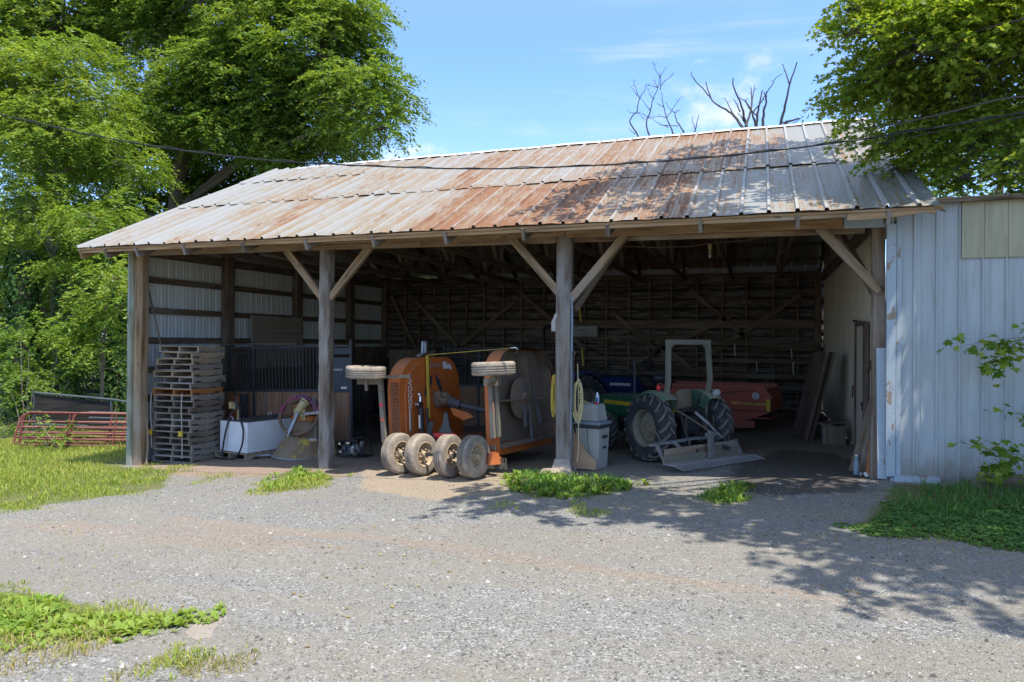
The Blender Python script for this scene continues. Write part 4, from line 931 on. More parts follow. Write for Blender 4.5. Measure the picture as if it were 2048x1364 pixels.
# ------------------------------------------------------------------ overturned cone spreader
def spreader():
    t = thing('cone_spreader', 'upturned cone spreader with yellow drive shaft, ring frame and rope', 'spreader', (3.55, 1.72, gz(3.5) - .03), 8)
    part('hopper', MT['spreader'], t, lambda m: m.lathe([(.80, .02), (.83, .05), (.80, .075), (.70, .20), (.52, .52), (.36, .84), (.33, .88), (.001, .9)], n=44))
    part('rim', MT['steel'], t, lambda m: m.tube([(.82 * math.cos(a), .82 * math.sin(a), .05) for a in np.linspace(0, 2 * PI, 48)[:-1]], .02, 7, closed=True))
    part('foot_lever', MT['steel'], t, lambda m: m.bar((-.78, -.3, .06), (-1.06, -.42, .045), .1, .035, w2=.12))
    part('gear_plate', MT['orange'], t, lambda m: m.lathe([(.001, .88), (.39, .88), (.39, .98), (.30, 1.0), (.001, 1.0)], n=30))
    part('drum', MT['rustdrum'], t, lambda m: m.lathe([(.30, 1.0), (.36, 1.02), (.36, 1.26), (.28, 1.30), (.001, 1.31)], n=26))
    part('gearbox', MT['guard'], t, lambda m: (m.box((.02, -.35, 1.08), (.28, .26, .18)), m.box((.08, -.36, .97), (.13, .1, .12))), .015)
    fr = part('ring_frame', MT['rustpipe'], t, lambda m: m.tube([(.47 * math.cos(a), -.45 + .14 * math.sin(a), .99 + .40 * math.sin(a)) for a in np.linspace(0, 2 * PI, 40)[:-1]], .042, 8, closed=True))
    part('strut', MT['rustpipe'], fr, lambda m: (m.bar((-.46, -.45, 1.0), (-.3, 0, .95), .05, .05), m.bar((.46, -.45, 1.0), (.3, 0, .95), .05, .05), m.bar((.0, -.56, .62), (.04, -.42, .45), .14, .05), m.bar((.42, -.5, .8), (.64, -.38, .62), .05, .05)))
    sh = part('drive_shaft', MT['steel'], t, lambda m: (m.cyl((.02, -.5, 1.12), (-.13, -.66, .64), .045, .05, 12), m.cyl((-.12, -.65, .66), (-.15, -.68, .56), .03, .03, 10)))
    part('shaft_guard', MT['guard'], sh, lambda m: (m.cyl((.10, -.4, 1.30), (.0, -.52, 1.10), .11, .075, 16), m.cyl((.12, -.37, 1.33), (.1, -.4, 1.3), .125, .115, 16)))
    part('joint', MT['black'], sh, lambda m: (m.ball((.26, -.3, 1.3), .095, 9), m.cyl((.12, -.36, 1.33), (.3, -.28, 1.28), .06, .06, 10)))
    part('bracket', MT['steel'], t, lambda m: (m.bar((.3, -.34, 1.42), (.38, -.4, 1.1), .05, .09), m.bar((.1, -.46, 1.05), (.5, -.46, 1.1), .04, .06), m.bar((.48, -.62, .55), (.5, -.6, .8), .04, .04), m.box((.48, -.66, .5), (.2, .08, .06))))
spreader()
def rope():
    t = thing('rope_coil', 'purple and pink rope draped over the cone spreader ring', 'rope', (3.55, 1.72, gz(3.5) - .03), 8)
    def strands(m, n, seed, a0, a1, rr):
        r = random.Random(seed)
        for k in range(n):
            ph = r.uniform(0, 6); d1, d2, d3 = r.uniform(-.05, .06), r.uniform(-.08, .08), r.uniform(-.03, .05)
            m.tube([((.47 + d1) * math.cos(a) + .02 * math.sin(a * 9 + ph), -.44 + d2 + .14 * math.sin(a) + .02 * math.cos(a * 7 + ph), .99 + (.42 + d3) * math.sin(a) + .018 * math.sin(a * 11 + ph)) for a in np.linspace(a0 + r.uniform(-.1, .1), a1 + r.uniform(-.15, .15), 26)], .019, 6)
    part('purple_strand', MT['rope_purple'], t, lambda m: strands(m, 10, 4, .1, 2.0, .4))
    part('pink_strand', MT['rope_pink'], t, lambda m: strands(m, 6, 9, 1.9, 2.9, .4))
rope()
def genset():
    t = thing('engine_pump', 'small engine pump in a black tube frame on the floor', 'engine pump', (4.93, 1.55, gz(4.9)), -6)
    def frame(m):
        for y in (-.2, .2):
            m.tube([(-.34, y, .02), (-.35, y, .28), (-.30, y, .36), (.10, y, .42), (.2, y, .40), (.38, y, .04), (.3, y, .02), (-.34, y, .02)], .016, 7)
        for p in ((-.34, .05), (-.32, .34), (.16, .41), (.36, .04)): m.tube([(p[0], -.2, p[1]), (p[0], .2, p[1])], .015, 7)
        m.tube([(.1, -.215, .42), (.26, -.215, .03)], .016, 7)
    part('frame', MT['black'], t, frame)
    part('engine_block', MT['darksteel'], t, lambda m: (m.box((-.14, 0, .16), (.26, .26, .22)), m.box((-.18, -.14, .2), (.1, .05, .1)), *[m.box((-.14, 0, .28 + .02 * i), (.2, .2, .008)) for i in range(4)]), .01)
    part('pump_housing', MT['steel'], t, lambda m: m.lathe([(.001, -.09), (.13, -.09), (.14, -.05), (.14, .04), (.1, .09), (.05, .1), (.001, .1)], Matrix.Translation((.10, -.08, .17)) @ Matrix.Rotation(R(90), 4, 'X'), 22))
    part('outlet', MT['steel'], t, lambda m: (m.cyl((.18, 0, .2), (.22, 0, .37), .05, .05, 12), m.cyl((.1, -.19, .17), (.1, -.23, .17), .055, .055, 12)))
    part('small_part', MT['chrome'], t, lambda m: (m.box((-.28, -.18, .3), (.06, .04, .05)), m.box((-.05, -.17, .33), (.09, .05, .04)), m.cyl((-.25, -.16, .12), (-.25, -.2, .12), .035, .035, 10)))
genset()
# ------------------------------------------------------------------ folding wing mower
def tyre_profile(r, w, rimr):
    h = w / 2
    P = [(rimr, -h * .78), (rimr + .02, -h * .95), (r * .86, -h), (r * .95, -h * .93), (r * .985, -h * .8)]
    k = 4
    for i in range(k):
        a = -h * .72 + i * h * 1.44 / k; b = a + h * 1.44 / k
        P += [(r, a), (r, b - .022), (r - .02, b - .020), (r - .02, b - .003)]
    P = P[:-2]
    P += [(r * .985, h * .8), (r * .95, h * .93), (r * .86, h), (rimr + .02, h * .95), (rimr, h * .78)]
    return P
def implement_wheel(parent, M, r=.385, w=.215, side=1):
    rr = r * .56
    ty = part('wheel', MT['rubber'], parent, lambda m: m.lathe(tyre_profile(r, w, rr), M, 44))
    s = side
    part('rim', MT['rim'], ty, lambda m: (m.lathe([(rr + .024, .104 * s), (rr + .004, .108 * s), (rr - .012, .085 * s), (rr - .03, .03 * s), (rr - .05, -.005 * s), (.10, .0), (.085, .04 * s), (.001, .045 * s)], M, 36), m.lathe([(rr + .02, -.104 * s), (rr - .01, -.085 * s), (rr - .03, -.02 * s), (rr - .05, -.005 * s)], M, 30)))
    def hub(m):
        m.lathe([(.001, s * .12), (.05, s * .12), (.06, s * .05), (.06, s * .02)], M, 14)
        for k in range(5):
            a = 2 * PI * k / 5; c = M @ Vector((.105 * math.cos(a), .105 * math.sin(a), s * .03)); d = M @ Vector((.105 * math.cos(a), .105 * math.sin(a), s * .085)); m.cyl(c, d, .018, .014, 6)
            c = M @ Vector((.155 * math.cos(a + .6), .155 * math.sin(a + .6), s * .02)); d = M @ Vector((.155 * math.cos(a + .6), .155 * math.sin(a + .6), s * .07)); m.cyl(c, d, .022, .02, 6)
    part('hub', MT['rim'], ty, hub)
    return ty
def mower():
    g = gz(7.95)
    t = thing('wing_mower', 'dusty orange folding wing mower with both wings raised upright', 'mower', (7.95, -.6, g), -11.6)
    t.rotation_euler[1] = -math.atan(.75 / 15.6)      # stands on the sloping yard, dips to the left
    RX = Matrix.Rotation(R(90), 4, 'Y')
    for i, x in enumerate((-.83, -.28, .36, .91)):
        implement_wheel(t, Matrix.Translation((x, 0, .385)) @ Matrix.Rotation(R((-6, -2, 2, -3)[i]), 4, 'Z') @ RX, .39, .215)
    part('axle', MT['darksteel'], t, lambda m: (m.bar((-.9, .0, .39), (1.0, .0, .39), .06, .06), m.bar((-.55, 0, .38), (-.55, .75, .42), .09, .1), m.bar((.64, 0, .38), (.64, .75, .42), .09, .1)))
    # ---- left wing: deck standing on its inner edge, top face to the right
    def deck_outline(y0, y1, z0, z1, r, n=9):
        P = [(y0, z0), (y0 + .0, z1 - r * 1.05)]
        for i in range(1, n + 1):
            a = PI - PI / 2 * i / n; P.append((y0 + r + r * math.cos(a), z1 - r + r * math.sin(a)))
        r2 = r * 1.05
        for i in range(0, n + 1):
            a = PI / 2 - PI / 2 * i / n; P.append((y1 - r2 * .75 + r2 * .75 * math.cos(a), z1 - r2 + r2 * math.sin(a)))
        P.append((y1 + .14, z0)); return P
    def wing(sign, x, y0, y1, z0, z1, r):
        """sign -1: left wing (skirt points left), +1: right wing (skirt points right)"""
        out = deck_outline(y0, y1, z0, z1, r); dep = .30 * sign
        top = part('wing_deck', MT['orange'], t, lambda m: m.prism(out, (.012 * sign, 0, 0), lambda a, b: (x, a, b)))
        inner = [((a - (y0 + y1) / 2) * .985 + (y0 + y1) / 2, (b - z0) * .985 + z0) for a, b in out]
        if sign > 0:
            part('deck_underside', MT['under'], top, lambda m: m.prism(inner, (.006, 0, 0), lambda a, b: (x + .0125, a, b)))
        def skirt(m):
            n = len(out); vs = []; tot = 0
            for a, b in out: vs += [(x, a, b), (x + dep * (.95 if sign < 0 else 1), a, b)]
            fs = [[2 * i, 2 * i + 1, 2 * i + 3, 2 * i + 2] for i in range(n - 1)]
            m._add(vs, fs, None, True)
            vs = [(x, a * .997 + .003 * (y0 + y1) / 2 + (.008 if i < n / 2 else -.008), b - (.008 if 0 < i < n - 1 else 0)) for i, (a, b) in enumerate(out)]
            vs2 = []
            for v in vs: vs2 += [v, (x + dep, v[1], v[2])]
            m._add(vs2, [f[::-1] for f in fs], None, True)
            lip = [(x + dep, a, b) for a, b in out]
            if sign < 0: m.tube(lip, .014, 6)
        part('skirt', MT['orange'], top, skirt)
        if sign > 0:
            def lining(m):
                vs = []
                cy, cz = (y0 + y1) / 2, (z0 + z1) / 2
                for a, b in out:
                    q = (a + (cy - a) * .012, b + (cz - b) * .012); vs += [(x + .015, *q), (x + dep - .012, *q)]
                m._add(vs, [[2 * i, 2 * i + 2, 2 * i + 3, 2 * i + 1] for i in range(len(out) - 1)], None, True)
            part('skirt_lining', MT['under'], top, lining)
        top.location.z = .36
        return top
    wl = wing(-1, -.93, .22, 2.25, -.05, 1.86, .62)
    # raised rib and edge ledge on the top face
    part('deck_rib', MT['orange'], wl, lambda m: (m.tube([(-.925, .36, .36), (-.925, .36, 1.15), (-.925, .42, 1.36), (-.925, .56, 1.58), (-.925, .78, 1.74)], .018, 7),))
    part('hinge_plate', MT['orange'], wl, lambda m: (m.box((-.90, .93, .88), (.05, .30, .34)), m.bar((-.9, .8, .95), (-.9, 1.15, .62), .06, .2)), .01)
    gb = part('gearbox', MT['under'], wl, lambda m: (m.lathe([(.19, 0), (.18, .06), (.15, .14), (.12, .24), (.001, .26)], Matrix.Translation((-.92, 1.45, .96)) @ Matrix.Rotation(R(90), 4, 'Y'), 20), m.ball((-.74, 1.42, .98), .15, 10, (1.0, 1.15, .95)), m.box((-.80, 1.36, 1.06), (.16, .22, .14)), m.cyl((-.70, 1.30, 1.05), (-.62, 1.26, 1.08), .05, .05, 10)))
    part('shaft', MT['darksteel'], gb, lambda m: (m.cyl((-.62, 1.42, .92), (-.40, 1.5, .84), .12, .10, 18), m.cyl((-.40, 1.5, .84), (.62, 1.75, .62), .055, .055, 12)))
    part('shield', MT['orange'], gb, lambda m: m.prism([(-.5, .80), (-.1, .70), (.05, .62), (-.2, .55), (-.45, .66)], (0, .02, .01), lambda a, b: (a, 1.3, b)))
    cy = part('hydraulic_cylinder', MT['black'], t, lambda m: (m.cyl((-.72, .62, .18), (-.74, .60, .92), .055, .055, 14), m.cyl((-.66, .72, .2), (-.67, .72, .85), .03, .03, 8), m.cyl((-.79, .56, .92), (-.68, .56, .92), .06, .06, 12)))
    cy.location.z = .36
    part('rod_end', MT['chrome'], cy, lambda m: (m.cyl((-.74, .60, .92), (-.75, .62, 1.12), .028, .028, 10), m.cyl((-.80, .52, .93), (-.70, .52, .93), .032, .032, 12), m.ball((-.74, .58, 1.12), .04, 8)))
    part('label', MT['textw'], cy, lambda m: m.box((-.735, .553, .58), (.035, .006, .26)))
    # lettering reads from the folded-up side: turned on its edge
    LM = face_M((-.922, .58, 1.02), (0, -.0, -1), (0, -1, 0))
    LM = face_M((-.916, .50, 1.16), (0, 0, -1), (0, 1, 0))
    text_mesh('lettering', 'WOODS', .165, MT['textw'], wl, LM, 1.0, .002, 1.0)
    text_mesh('lettering', 'BATWING', .125, MT['textg'], wl, face_M((-.916, .50, .62), (0, 0, -1), (0, 1, 0)), .95, .002)
    part('warning_label', MT['textw'], wl, lambda m: m.box((-.915, .475, .62), (.004, .03, .42)))
    text_mesh('lettering', 'BATWING', .13, MT['textg'], wl, face_M((-.916, 1.42, 1.70), (0, -1, 0), (0, 0, -1)), 1.0, .002)
    part('emblem', MT['darksteel'], wl, lambda m: (m.prism([(.98, 1.12), (1.06, 1.36), (1.27, 1.52), (1.22, 1.30), (1.0, 1.05)], (.003, 0, 0), lambda a, b: (-.917, a, b)), m.prism([(1.34, 1.52), (1.52, 1.36), (1.60, 1.12), (1.57, 1.06), (1.40, 1.30)], (.003, 0, 0), lambda a, b: (-.917, a, b))))
    def decals(m):
        m.box((-.915, 1.78, 1.66), (.004, .26, .10)); m.box((-.915, 1.70, 1.73), (.004, .12, .07)); m.box((-.915, 1.92, 1.62), (.004, .06, .08))
    part('warning_label', MT['textw'], wl, decals)
    # rear chain curtain and wheel arm of the left wing
    def chains(m, x0, x1, y, z0, z1, horiz=True, n=26):
        for i in range(n):
            z = z0 + (z1 - z0) * i / n; k = 7
            m.tube([(x0 + (x1 - x0) * j / k + U(-.004, .004), y + U(-.012, .012), z - .035 * (j / k) ** 2 + .012 * ((j + i) % 2)) for j in range(k + 1)], .010, 4, cap=False)
    part('chain_guard', MT['chain'], wl, lambda m: chains(m, -1.15, -.94, .19, .22, 1.42))
    ar = part('wheel_arm', MT['dustbar'], wl, lambda m: (m.bar((-1.20, .0, 1.50), (-.62, .18, 1.50), .08, .06), m.bar((-1.22, .05, .22), (-1.24, .0, 1.46), .09, .07, (0, 1, 0)), m.bar((-1.24, 0, 1.42), (-1.55, -.32, 1.44), .13, .13), m.cyl((-1.28, -.36, 1.25), (-1.28, -.36, 1.5), .03, .03, 8)))
    part('reflector', MT['redrefl'], ar, lambda m: (m.bar((-1.225, -.008, 1.02), (-1.228, -.018, .92), .075, .01, (0, 1, 0)), m.bar((-1.22, .005, .74), (-1.222, -.002, .64), .075, .01, (0, 1, 0))))
    implement_wheel(ar, Matrix.Translation((-1.28, -.36, 1.61)) @ Matrix.Rotation(R(4), 4, 'Y'), .385, .235)
    # ---- right wing
    wr = wing(1, .80, .60, 2.75, .02, 1.95, .50)
    part('deck_baffle', MT['under'], wr, lambda m: (m.bar((1.0, .7, .98), (1.0, 2.5, .95), .36, .02, (0, 0, 1)), m.bar((.96, 2.05, .4), (.96, 1.75, 1.8), .02, .25, (1, 0, 0))))
    bl = part('blade_pan', MT['under'], wr, lambda m: (m.lathe([(.36, 0), (.42, .02), (.415, .05), (.34, .075), (.12, .11), (.10, .16), (.001, .16)], Matrix.Translation((.98, 1.62, .98)) @ Matrix.Rotation(R(90), 4, 'Y'), 36), m.cyl((.82, 1.62, .98), (1.0, 1.62, .98), .12, .12, 16)))
    part('blade', MT['steel'], bl, lambda m: (m.bar((1.09, 1.56, 1.24), (1.10, 1.60, .42), .02, .11, (0, 1, 0)), m.bar((1.08, 1.82, .9), (1.09, 1.86, .1), .018, .07, (0, 1, 0))))
    part('blade', MT['steel'], bl, lambda m: m.bar((1.06, 2.0, 1.15), (1.1, 2.22, .45), .02, .12, (0, 1, 0)))
    ar2 = part('wheel_arm', MT['dustbar'], wr, lambda m: (m.bar((1.08, .42, .32), (1.08, .40, 1.30), .085, .09, (0, 1, 0)), m.bar((1.17, .47, .34), (1.17, .45, 1.30), .06, .06, (0, 1, 0)), m.box((1.12, .38, 1.36), (.28, .16, .14)), m.bar((1.12, .32, 1.35), (1.53, -.2, 1.42), .1, .1), m.cyl((1.55, -.24, 1.4), (1.55, -.24, 1.6), .05, .05, 12)))
    part('reflector', MT['redrefl'], ar2, lambda m: m.bar((1.08, .368, .98), (1.08, .372, .78), .09, .01, (0, 1, 0)))
    part('edge_strip', MT['orange'], wr, lambda m: m.bar((.96, .54, .30), (.96, .54, 1.30), .11, .02, (0, 1, 0)))
    implement_wheel(ar2, Matrix.Translation((1.55, -.24, 1.61)), .385, .235)
    part('chain_guard', MT['chain'], wr, lambda m: [m.tube([(1.12 + U(-.02, .06), 2.45 + .12 * k + U(-.02, .02), 1.85 - .14 * k - .05 * abs(math.sin(k * 2 + i))) for k in range(9)], .013, 4, cap=False) for i in range(9)])
    # ---- centre deck low on the ground
    cd = part('centre_deck', MT['orange'], t, lambda m: (m.box((0, 1.55, .40), (1.75, 2.2, .03)), m.bar((.88, .45, .30), (.98, 2.9, .30), .03, .22), m.bar((-.88, .45, .30), (-.88, 2.7, .30), .03, .22), m.bar((-.9, .44, .30), (.95, .44, .30), .03, .2)))
    cd.location.z = .10
    part('hinge_bar', MT['under'], cd, lambda m: m.bar((.98, .5, .38), (1.06, 2.9, .38), .10, .09)); part('hinge_bar', MT['under'], cd, lambda m: m.bar((-.95, .4, .36), (-.95, 2.7, .36), .09, .09))
    part('end_box', MT['orange'], cd, lambda m: (m.lathe([(.16, 0), (.13, .2), (.13, .21)], Matrix.Translation((1.12, .32, .12)), 4), m.box((1.0, .46, .16), (.36, .12, .12))))
    part('chain_guard', MT['chain'], cd, lambda m: [m.tube([(.95 + .018 * i, .40 + U(-.02, .02), .22), (.95 + .018 * i + U(-.01, .01), .38, .10), (.95 + .018 * i + U(-.02, .02), .37, .02)], .007, 4, cap=False) for i in range(24)] + [m.tube([(-.95 + .05 * i, .36, .2), (-.95 + .05 * i + U(-.01, .01), .34, .03)], .008, 4, cap=False) for i in range(38)])
    ms = part('lift_frame', MT['darksteel'], t, lambda m: (m.prism([(-.22, .52), (.20, .52), (.10, .72), (.06, .98), (.0, .98), (-.06, .74)], (0, .03, 0), lambda a, b: (a - .02, .42, b)), m.bar((-.28, .42, .56), (-.38, .25, .1), .05, .08), m.bar((-.36, .45, .8), (-.42, .35, .35), .04, .08)))
    ms.location.z = .16
    part('red_plate', MT['redrefl'], ms, lambda m: m.box((-.02, .405, .54), (.56, .02, .085)))
    part('label', MT['textw'], ms, lambda m: m.box((.0, .392, .55), (.10, .004, .025)))
    def coil(m, c, r, h, n, w):
        m.tube([(c[0] + r * math.cos(a), c[1] + r * math.sin(a), c[2] + h * a / (2 * PI * n)) for a in np.linspace(0, 2 * PI * n, 14 * n)], w, 6)
    part('spring', MT['orange'], ms, lambda m: coil(m, (.22, .36, .30), .07, .22, 7, .012))
    part('spring', MT['black'], ms, lambda m: coil(m, (-.06, .38, .25), .07, .26, 8, .012))
    part('hydraulic_hose', MT['black'], t, lambda m: [m.tube([(.3, .6 + .1 * i, .45), (.5, .8 + .1 * i, .58 + .04 * i), (.72, 1.0 + .1 * i, .52), (.85, 1.3, .42)], .022, 6) for i in range(4)] + [m.tube([(-.3, .5, .42), (-.1, .4, .5 + .05 * i), (.2, .45, .44), (.45, .6, .46)], .016, 6) for i in range(3)])
    part('yellow_hose', MT['strap'], t, lambda m: (m.tube([(-.18, .36, .3), (-.12, .33, .42), (.0, .32, .44), (.08, .33, .34)], .012, 6), m.tube([(.42, .42, .46), (.5, .5, .5), (.6, .58, .42), (.7, .6, .36)], .011, 6)))
    # ---- ratchet strap tying the wings together
    return t
MOWER = mower()
def tie_strap():
    t = thing('tie_strap', 'yellow tie down strap with ratchet stretched between the raised mower wings', 'strap', (7.95, -.6, gz(7.95)), -11.6)
    t.rotation_euler[1] = -math.atan(.75 / 15.6); t.location.z += .36
    part('webbing', MT['strap'], t, lambda m: (m.bar((-.895, 1.05, 1.90), (-.86, 1.0, .62), .006, .085, (0, 1, 0)), m.bar((-.89, 1.05, 1.91), (.72, 1.75, 1.99), .05, .008)))
    part('ratchet', MT['steel'], t, lambda m: (m.bar((-.93, .80, 1.90), (-.92, .97, 1.96), .09, .035), m.bar((-.92, .93, 1.95), (-.93, .97, 2.19), .03, .05, (1, 0, 0)), m.bar((-.92, 1.03, 1.95), (-.93, 1.06, 2.19), .03, .05, (1, 0, 0)), m.tube([(-.92, .95, 2.18), (-.92, 1.0, 2.2), (-.92, 1.06, 2.18)], .016, 6)))
    part('hook', MT['chrome'], t, lambda m: m.tube([(.70, 1.74, 1.99), (.80, 1.79, 2.0), (.84, 1.8, 1.96), (.83, 1.8, 1.90), (.79, 1.78, 1.88)], .012, 6))
tie_strap()
# ------------------------------------------------------------------ at the middle post
def post_things():
    z = gz(10.3)
    tag(part('post_footing', MT['concrete'], None, lambda m: (m.lathe([(.30, 0), (.19, .30), (.001, .30)], Matrix.Translation((10.3, -.02, z - .04)) @ Matrix.Rotation(R(45), 4, 'Z'), 4),)), 'tan concrete footing block at the base of middle post', 'footing')
    def flash(m):
        m.bar((9.95, -.30, z + .05), (10.35, -.38, z + .10), .2, .012, (0, -.3, 1)); m.bar((10.3, -.30, z + .13), (10.62, -.42, z + .02), .05, .012)
        m.bar((10.0, -.42, z + .03), (10.3, -.45, z + .03), .16, .012, (.2, 0, 1))
    tag(part('bent_sheet', MT['concrete'], None, flash), 'bent scrap of pale sheet metal lying before the middle post footing', 'scrap sheet')
    t = thing('conduit_box', 'small grey box fixed on the left side of middle post', 'electrical box', (10.14, -.06, 2.42))
    part('box', MT['greybin'], t, lambda m: (m.bar((-.03, 0, -.08), (-.03, 0, .1), .08, .07, (0, 1, 0)), m.bar((-.05, -.02, .06), (.03, -.02, .24), .06, .05)))
    t = thing('conduit_pipe', 'grey conduit pipe running down the right side of middle post', 'pipe', (10.45, -.08, 0))
    part('pipe', MT['bluelid'], t, lambda m: m.tube([(.0, 0, 2.98), (.01, 0, 2.5), (.0, 0, 1.2), (-.01, 0, .3), (-.02, 0, -.2)], .02, 7))
    c = thing('hanging_chain', 'rusty link chain hanging down the right side of middle post', 'chain', (10.5, -.12, 0))
    def links(m, p, q, n):
        p = Vector(p); q = Vector(q)
        for i in range(n):
            o = p.lerp(q, i / n); d = .021
            m.tube([o + Vector((.014 * math.cos(a) if i % 2 else 0, .014 * math.cos(a) if not i % 2 else 0, d * 1.2 * math.sin(a))) for a in np.linspace(0, 2 * PI, 9)[:-1]], .006, 4, closed=True)
    part('links', MT['chain'], c, lambda m: (links(m, (-.01, 0, 1.90), (.0, 0, 1.2), 18), links(m, (0, 0, 1.2), (-.01, 0, .85), 9), links(m, (.0, -.02, -.08), (.08, -.06, -.28), 6)))
    part('hook', MT['chain'], c, lambda m: m.tube([(.0 + .03 * math.cos(a), 0, 1.94 + .03 * math.sin(a)) for a in np.linspace(0, 6.28, 12)], .01, 6))
    def loops(m, n, cx, top, bot, rx, seed, w):
        r = random.Random(seed)
        for k in range(n):
            dx, dy, dt, db = r.uniform(-.02, .02), r.uniform(-.03, .03), r.uniform(-.05, .03), r.uniform(-.12, .1); rr = rx * r.uniform(.6, 1.1)
            m.tube([(cx + dx + rr * math.cos(a), dy + .01 * math.sin(3 * a), (top + dt + bot + db) / 2 + (top + dt - bot - db) / 2 * math.sin(a)) for a in np.linspace(0, 2 * PI, 26)[:-1]], w, 6, closed=True)
    t = thing('cord_coil', 'bright yellow cord coil hanging on the left side of middle post', 'cord', (10.12, -.02, 0))
    part('loops', MT['cord'], t, lambda m: loops(m, 6, 0, 1.52, .82, .05, 3, .011))
    t = thing('cord_coil', 'cream cord coil hanging on the right side of middle post', 'cord', (10.56, -.06, 0))
    part('loops', MT['rope_cream'], t, lambda m: (loops(m, 7, .02, 1.45, .72, .085, 8, .0085), m.tube([(.0, 0, 1.75), (.02, 0, 1.2), (.03, 0, .2), (.0, 0, -.05)], .008, 5), m.tube([(.06 + .035 * math.cos(a), .0 + .05 * math.sin(a), 1.1 + .008 * a) for a in np.linspace(0, 19, 50)], .009, 5)))
post_things()
def bin_():
    z = gz(10.8)
    t = thing('storage_bin', 'tall grey plastic bin with blue grey lid beside middle post', 'bin', (10.70, .60, z), -14)
    def frus(m, w0, d0, w1, d1, z0, z1):
        vs = [(-w0, -d0, z0), (w0, -d0, z0), (w0, d0, z0), (-w0, d0, z0), (-w1, -d1, z1), (w1, -d1, z1), (w1, d1, z1), (-w1, d1, z1)]
        m._add(vs, [[3, 2, 1, 0], [4, 5, 6, 7], [0, 1, 5, 4], [1, 2, 6, 5], [2, 3, 7, 6], [3, 0, 4, 7]])
    part('body', MT['greybin'], t, lambda m: frus(m, .215, .2, .245, .23, 0, .78), .012)
    part('rim', MT['darksteel'], t, lambda m: frus(m, .255, .24, .26, .245, .755, .83), .006)
    part('lid', MT['bluelid'], t, lambda m: (frus(m, .28, .265, .275, .26, .83, .875), frus(m, .25, .235, .20, .19, .875, .895)), .008)
    part('label', MT['darksteel'], t, lambda m: (m.box((.262, 0, .60), (.01, .2, .06)), m.box((.255, 0, .40), (.008, .14, .04))))
    part('wire_tail', MT['wire'], t, lambda m: m.tube([(.02, -.27, .8), (.03, -.275, .5), (.07, -.26, .25), (.05, -.25, .05)], .005, 4))
    t2 = thing('tapered_tub', 'grey tapered tub turned upside down on the tall bin', 'tub', (10.68, .60, z + .897), -14)
    part('tub', MT['greybin'], t2, lambda m: frus(m, .235, .215, .19, .17, 0, .31), .02)
    part('rib', MT['bluelid'], t2, lambda m: (m.bar((.225, -.2, .01), (.18, -.16, .29), .02, .02), m.bar((.228, .18, .01), (.183, .15, .29), .02, .02)))
    zt = z + .897 + .312
    t3 = thing('spray_can', 'white and blue spray can standing on the grey tub', 'spray can', (10.79, .58, zt))
    part('can', MT['spray'], t3, lambda m: m.lathe([(.001, 0), (.033, 0), (.034, .01), (.034, .15), (.03, .165), (.02, .17), (.001, .17)], n=16))
    part('cap', MT['white'], t3, lambda m: m.lathe([(.02, .17), (.02, .2), (.012, .215), (.001, .215)], n=12))
    part('print', MT['bluep'], t3, lambda m: m.lathe([(.0346, .03), (.0346, .12)], n=10, a0=-2.2, a1=-.9))
    tag(part('red_tool', MT['redrefl'], None, lambda m: (m.bar((10.76, .50, zt + .015), (10.84, .46, zt + .02), .03, .025), m.ball((10.77, .51, zt + .02), .022, 8))), 'small red tool lying at the tub edge below the spray can', 'tool')
    tag(part('pliers', MT['steel'], None, lambda m: (m.bar((10.62, .50, zt + .012), (10.71, .53, zt + .018), .018, .015), m.bar((10.62, .53, zt + .012), (10.71, .52, zt + .018), .018, .015), m.tube([(10.73 + .03 * math.cos(a), .55, zt + .04 + .03 * math.sin(a)) for a in np.linspace(0, 6.28, 12)], .008, 5))), 'dark pliers lying open on top of the grey tub', 'pliers')
    tag(part('brush', MT['guard'], None, lambda m: (m.bar((10.52, .54, zt + .02), (10.62, .49, zt + .025), .035, .03), m.bar((10.51, .55, zt + .04), (10.56, .53, zt + .04), .05, .05))), 'small tan brush lying at the left end of grey tub top', 'brush')
    def ply(m):
        P = [(-.14, 0), (-.15, .66), (-.10, .70), (-.06, .64), (-.02, .60), (.05, .50), (.10, .42), (.15, .33), (.22, .27), (.27, .22), (.34, .19), (.36, .15), (.36, .0)]
        m.prism(P, (0, .018, 0), lambda a, b: (10.50 + a, .20 + .12 * b, z + .02 + b))
    tag(part('broken_board', MT['ply'], None, ply), 'broken orange brown board with jagged edge leaning on the tall bin', 'board')
bin_()
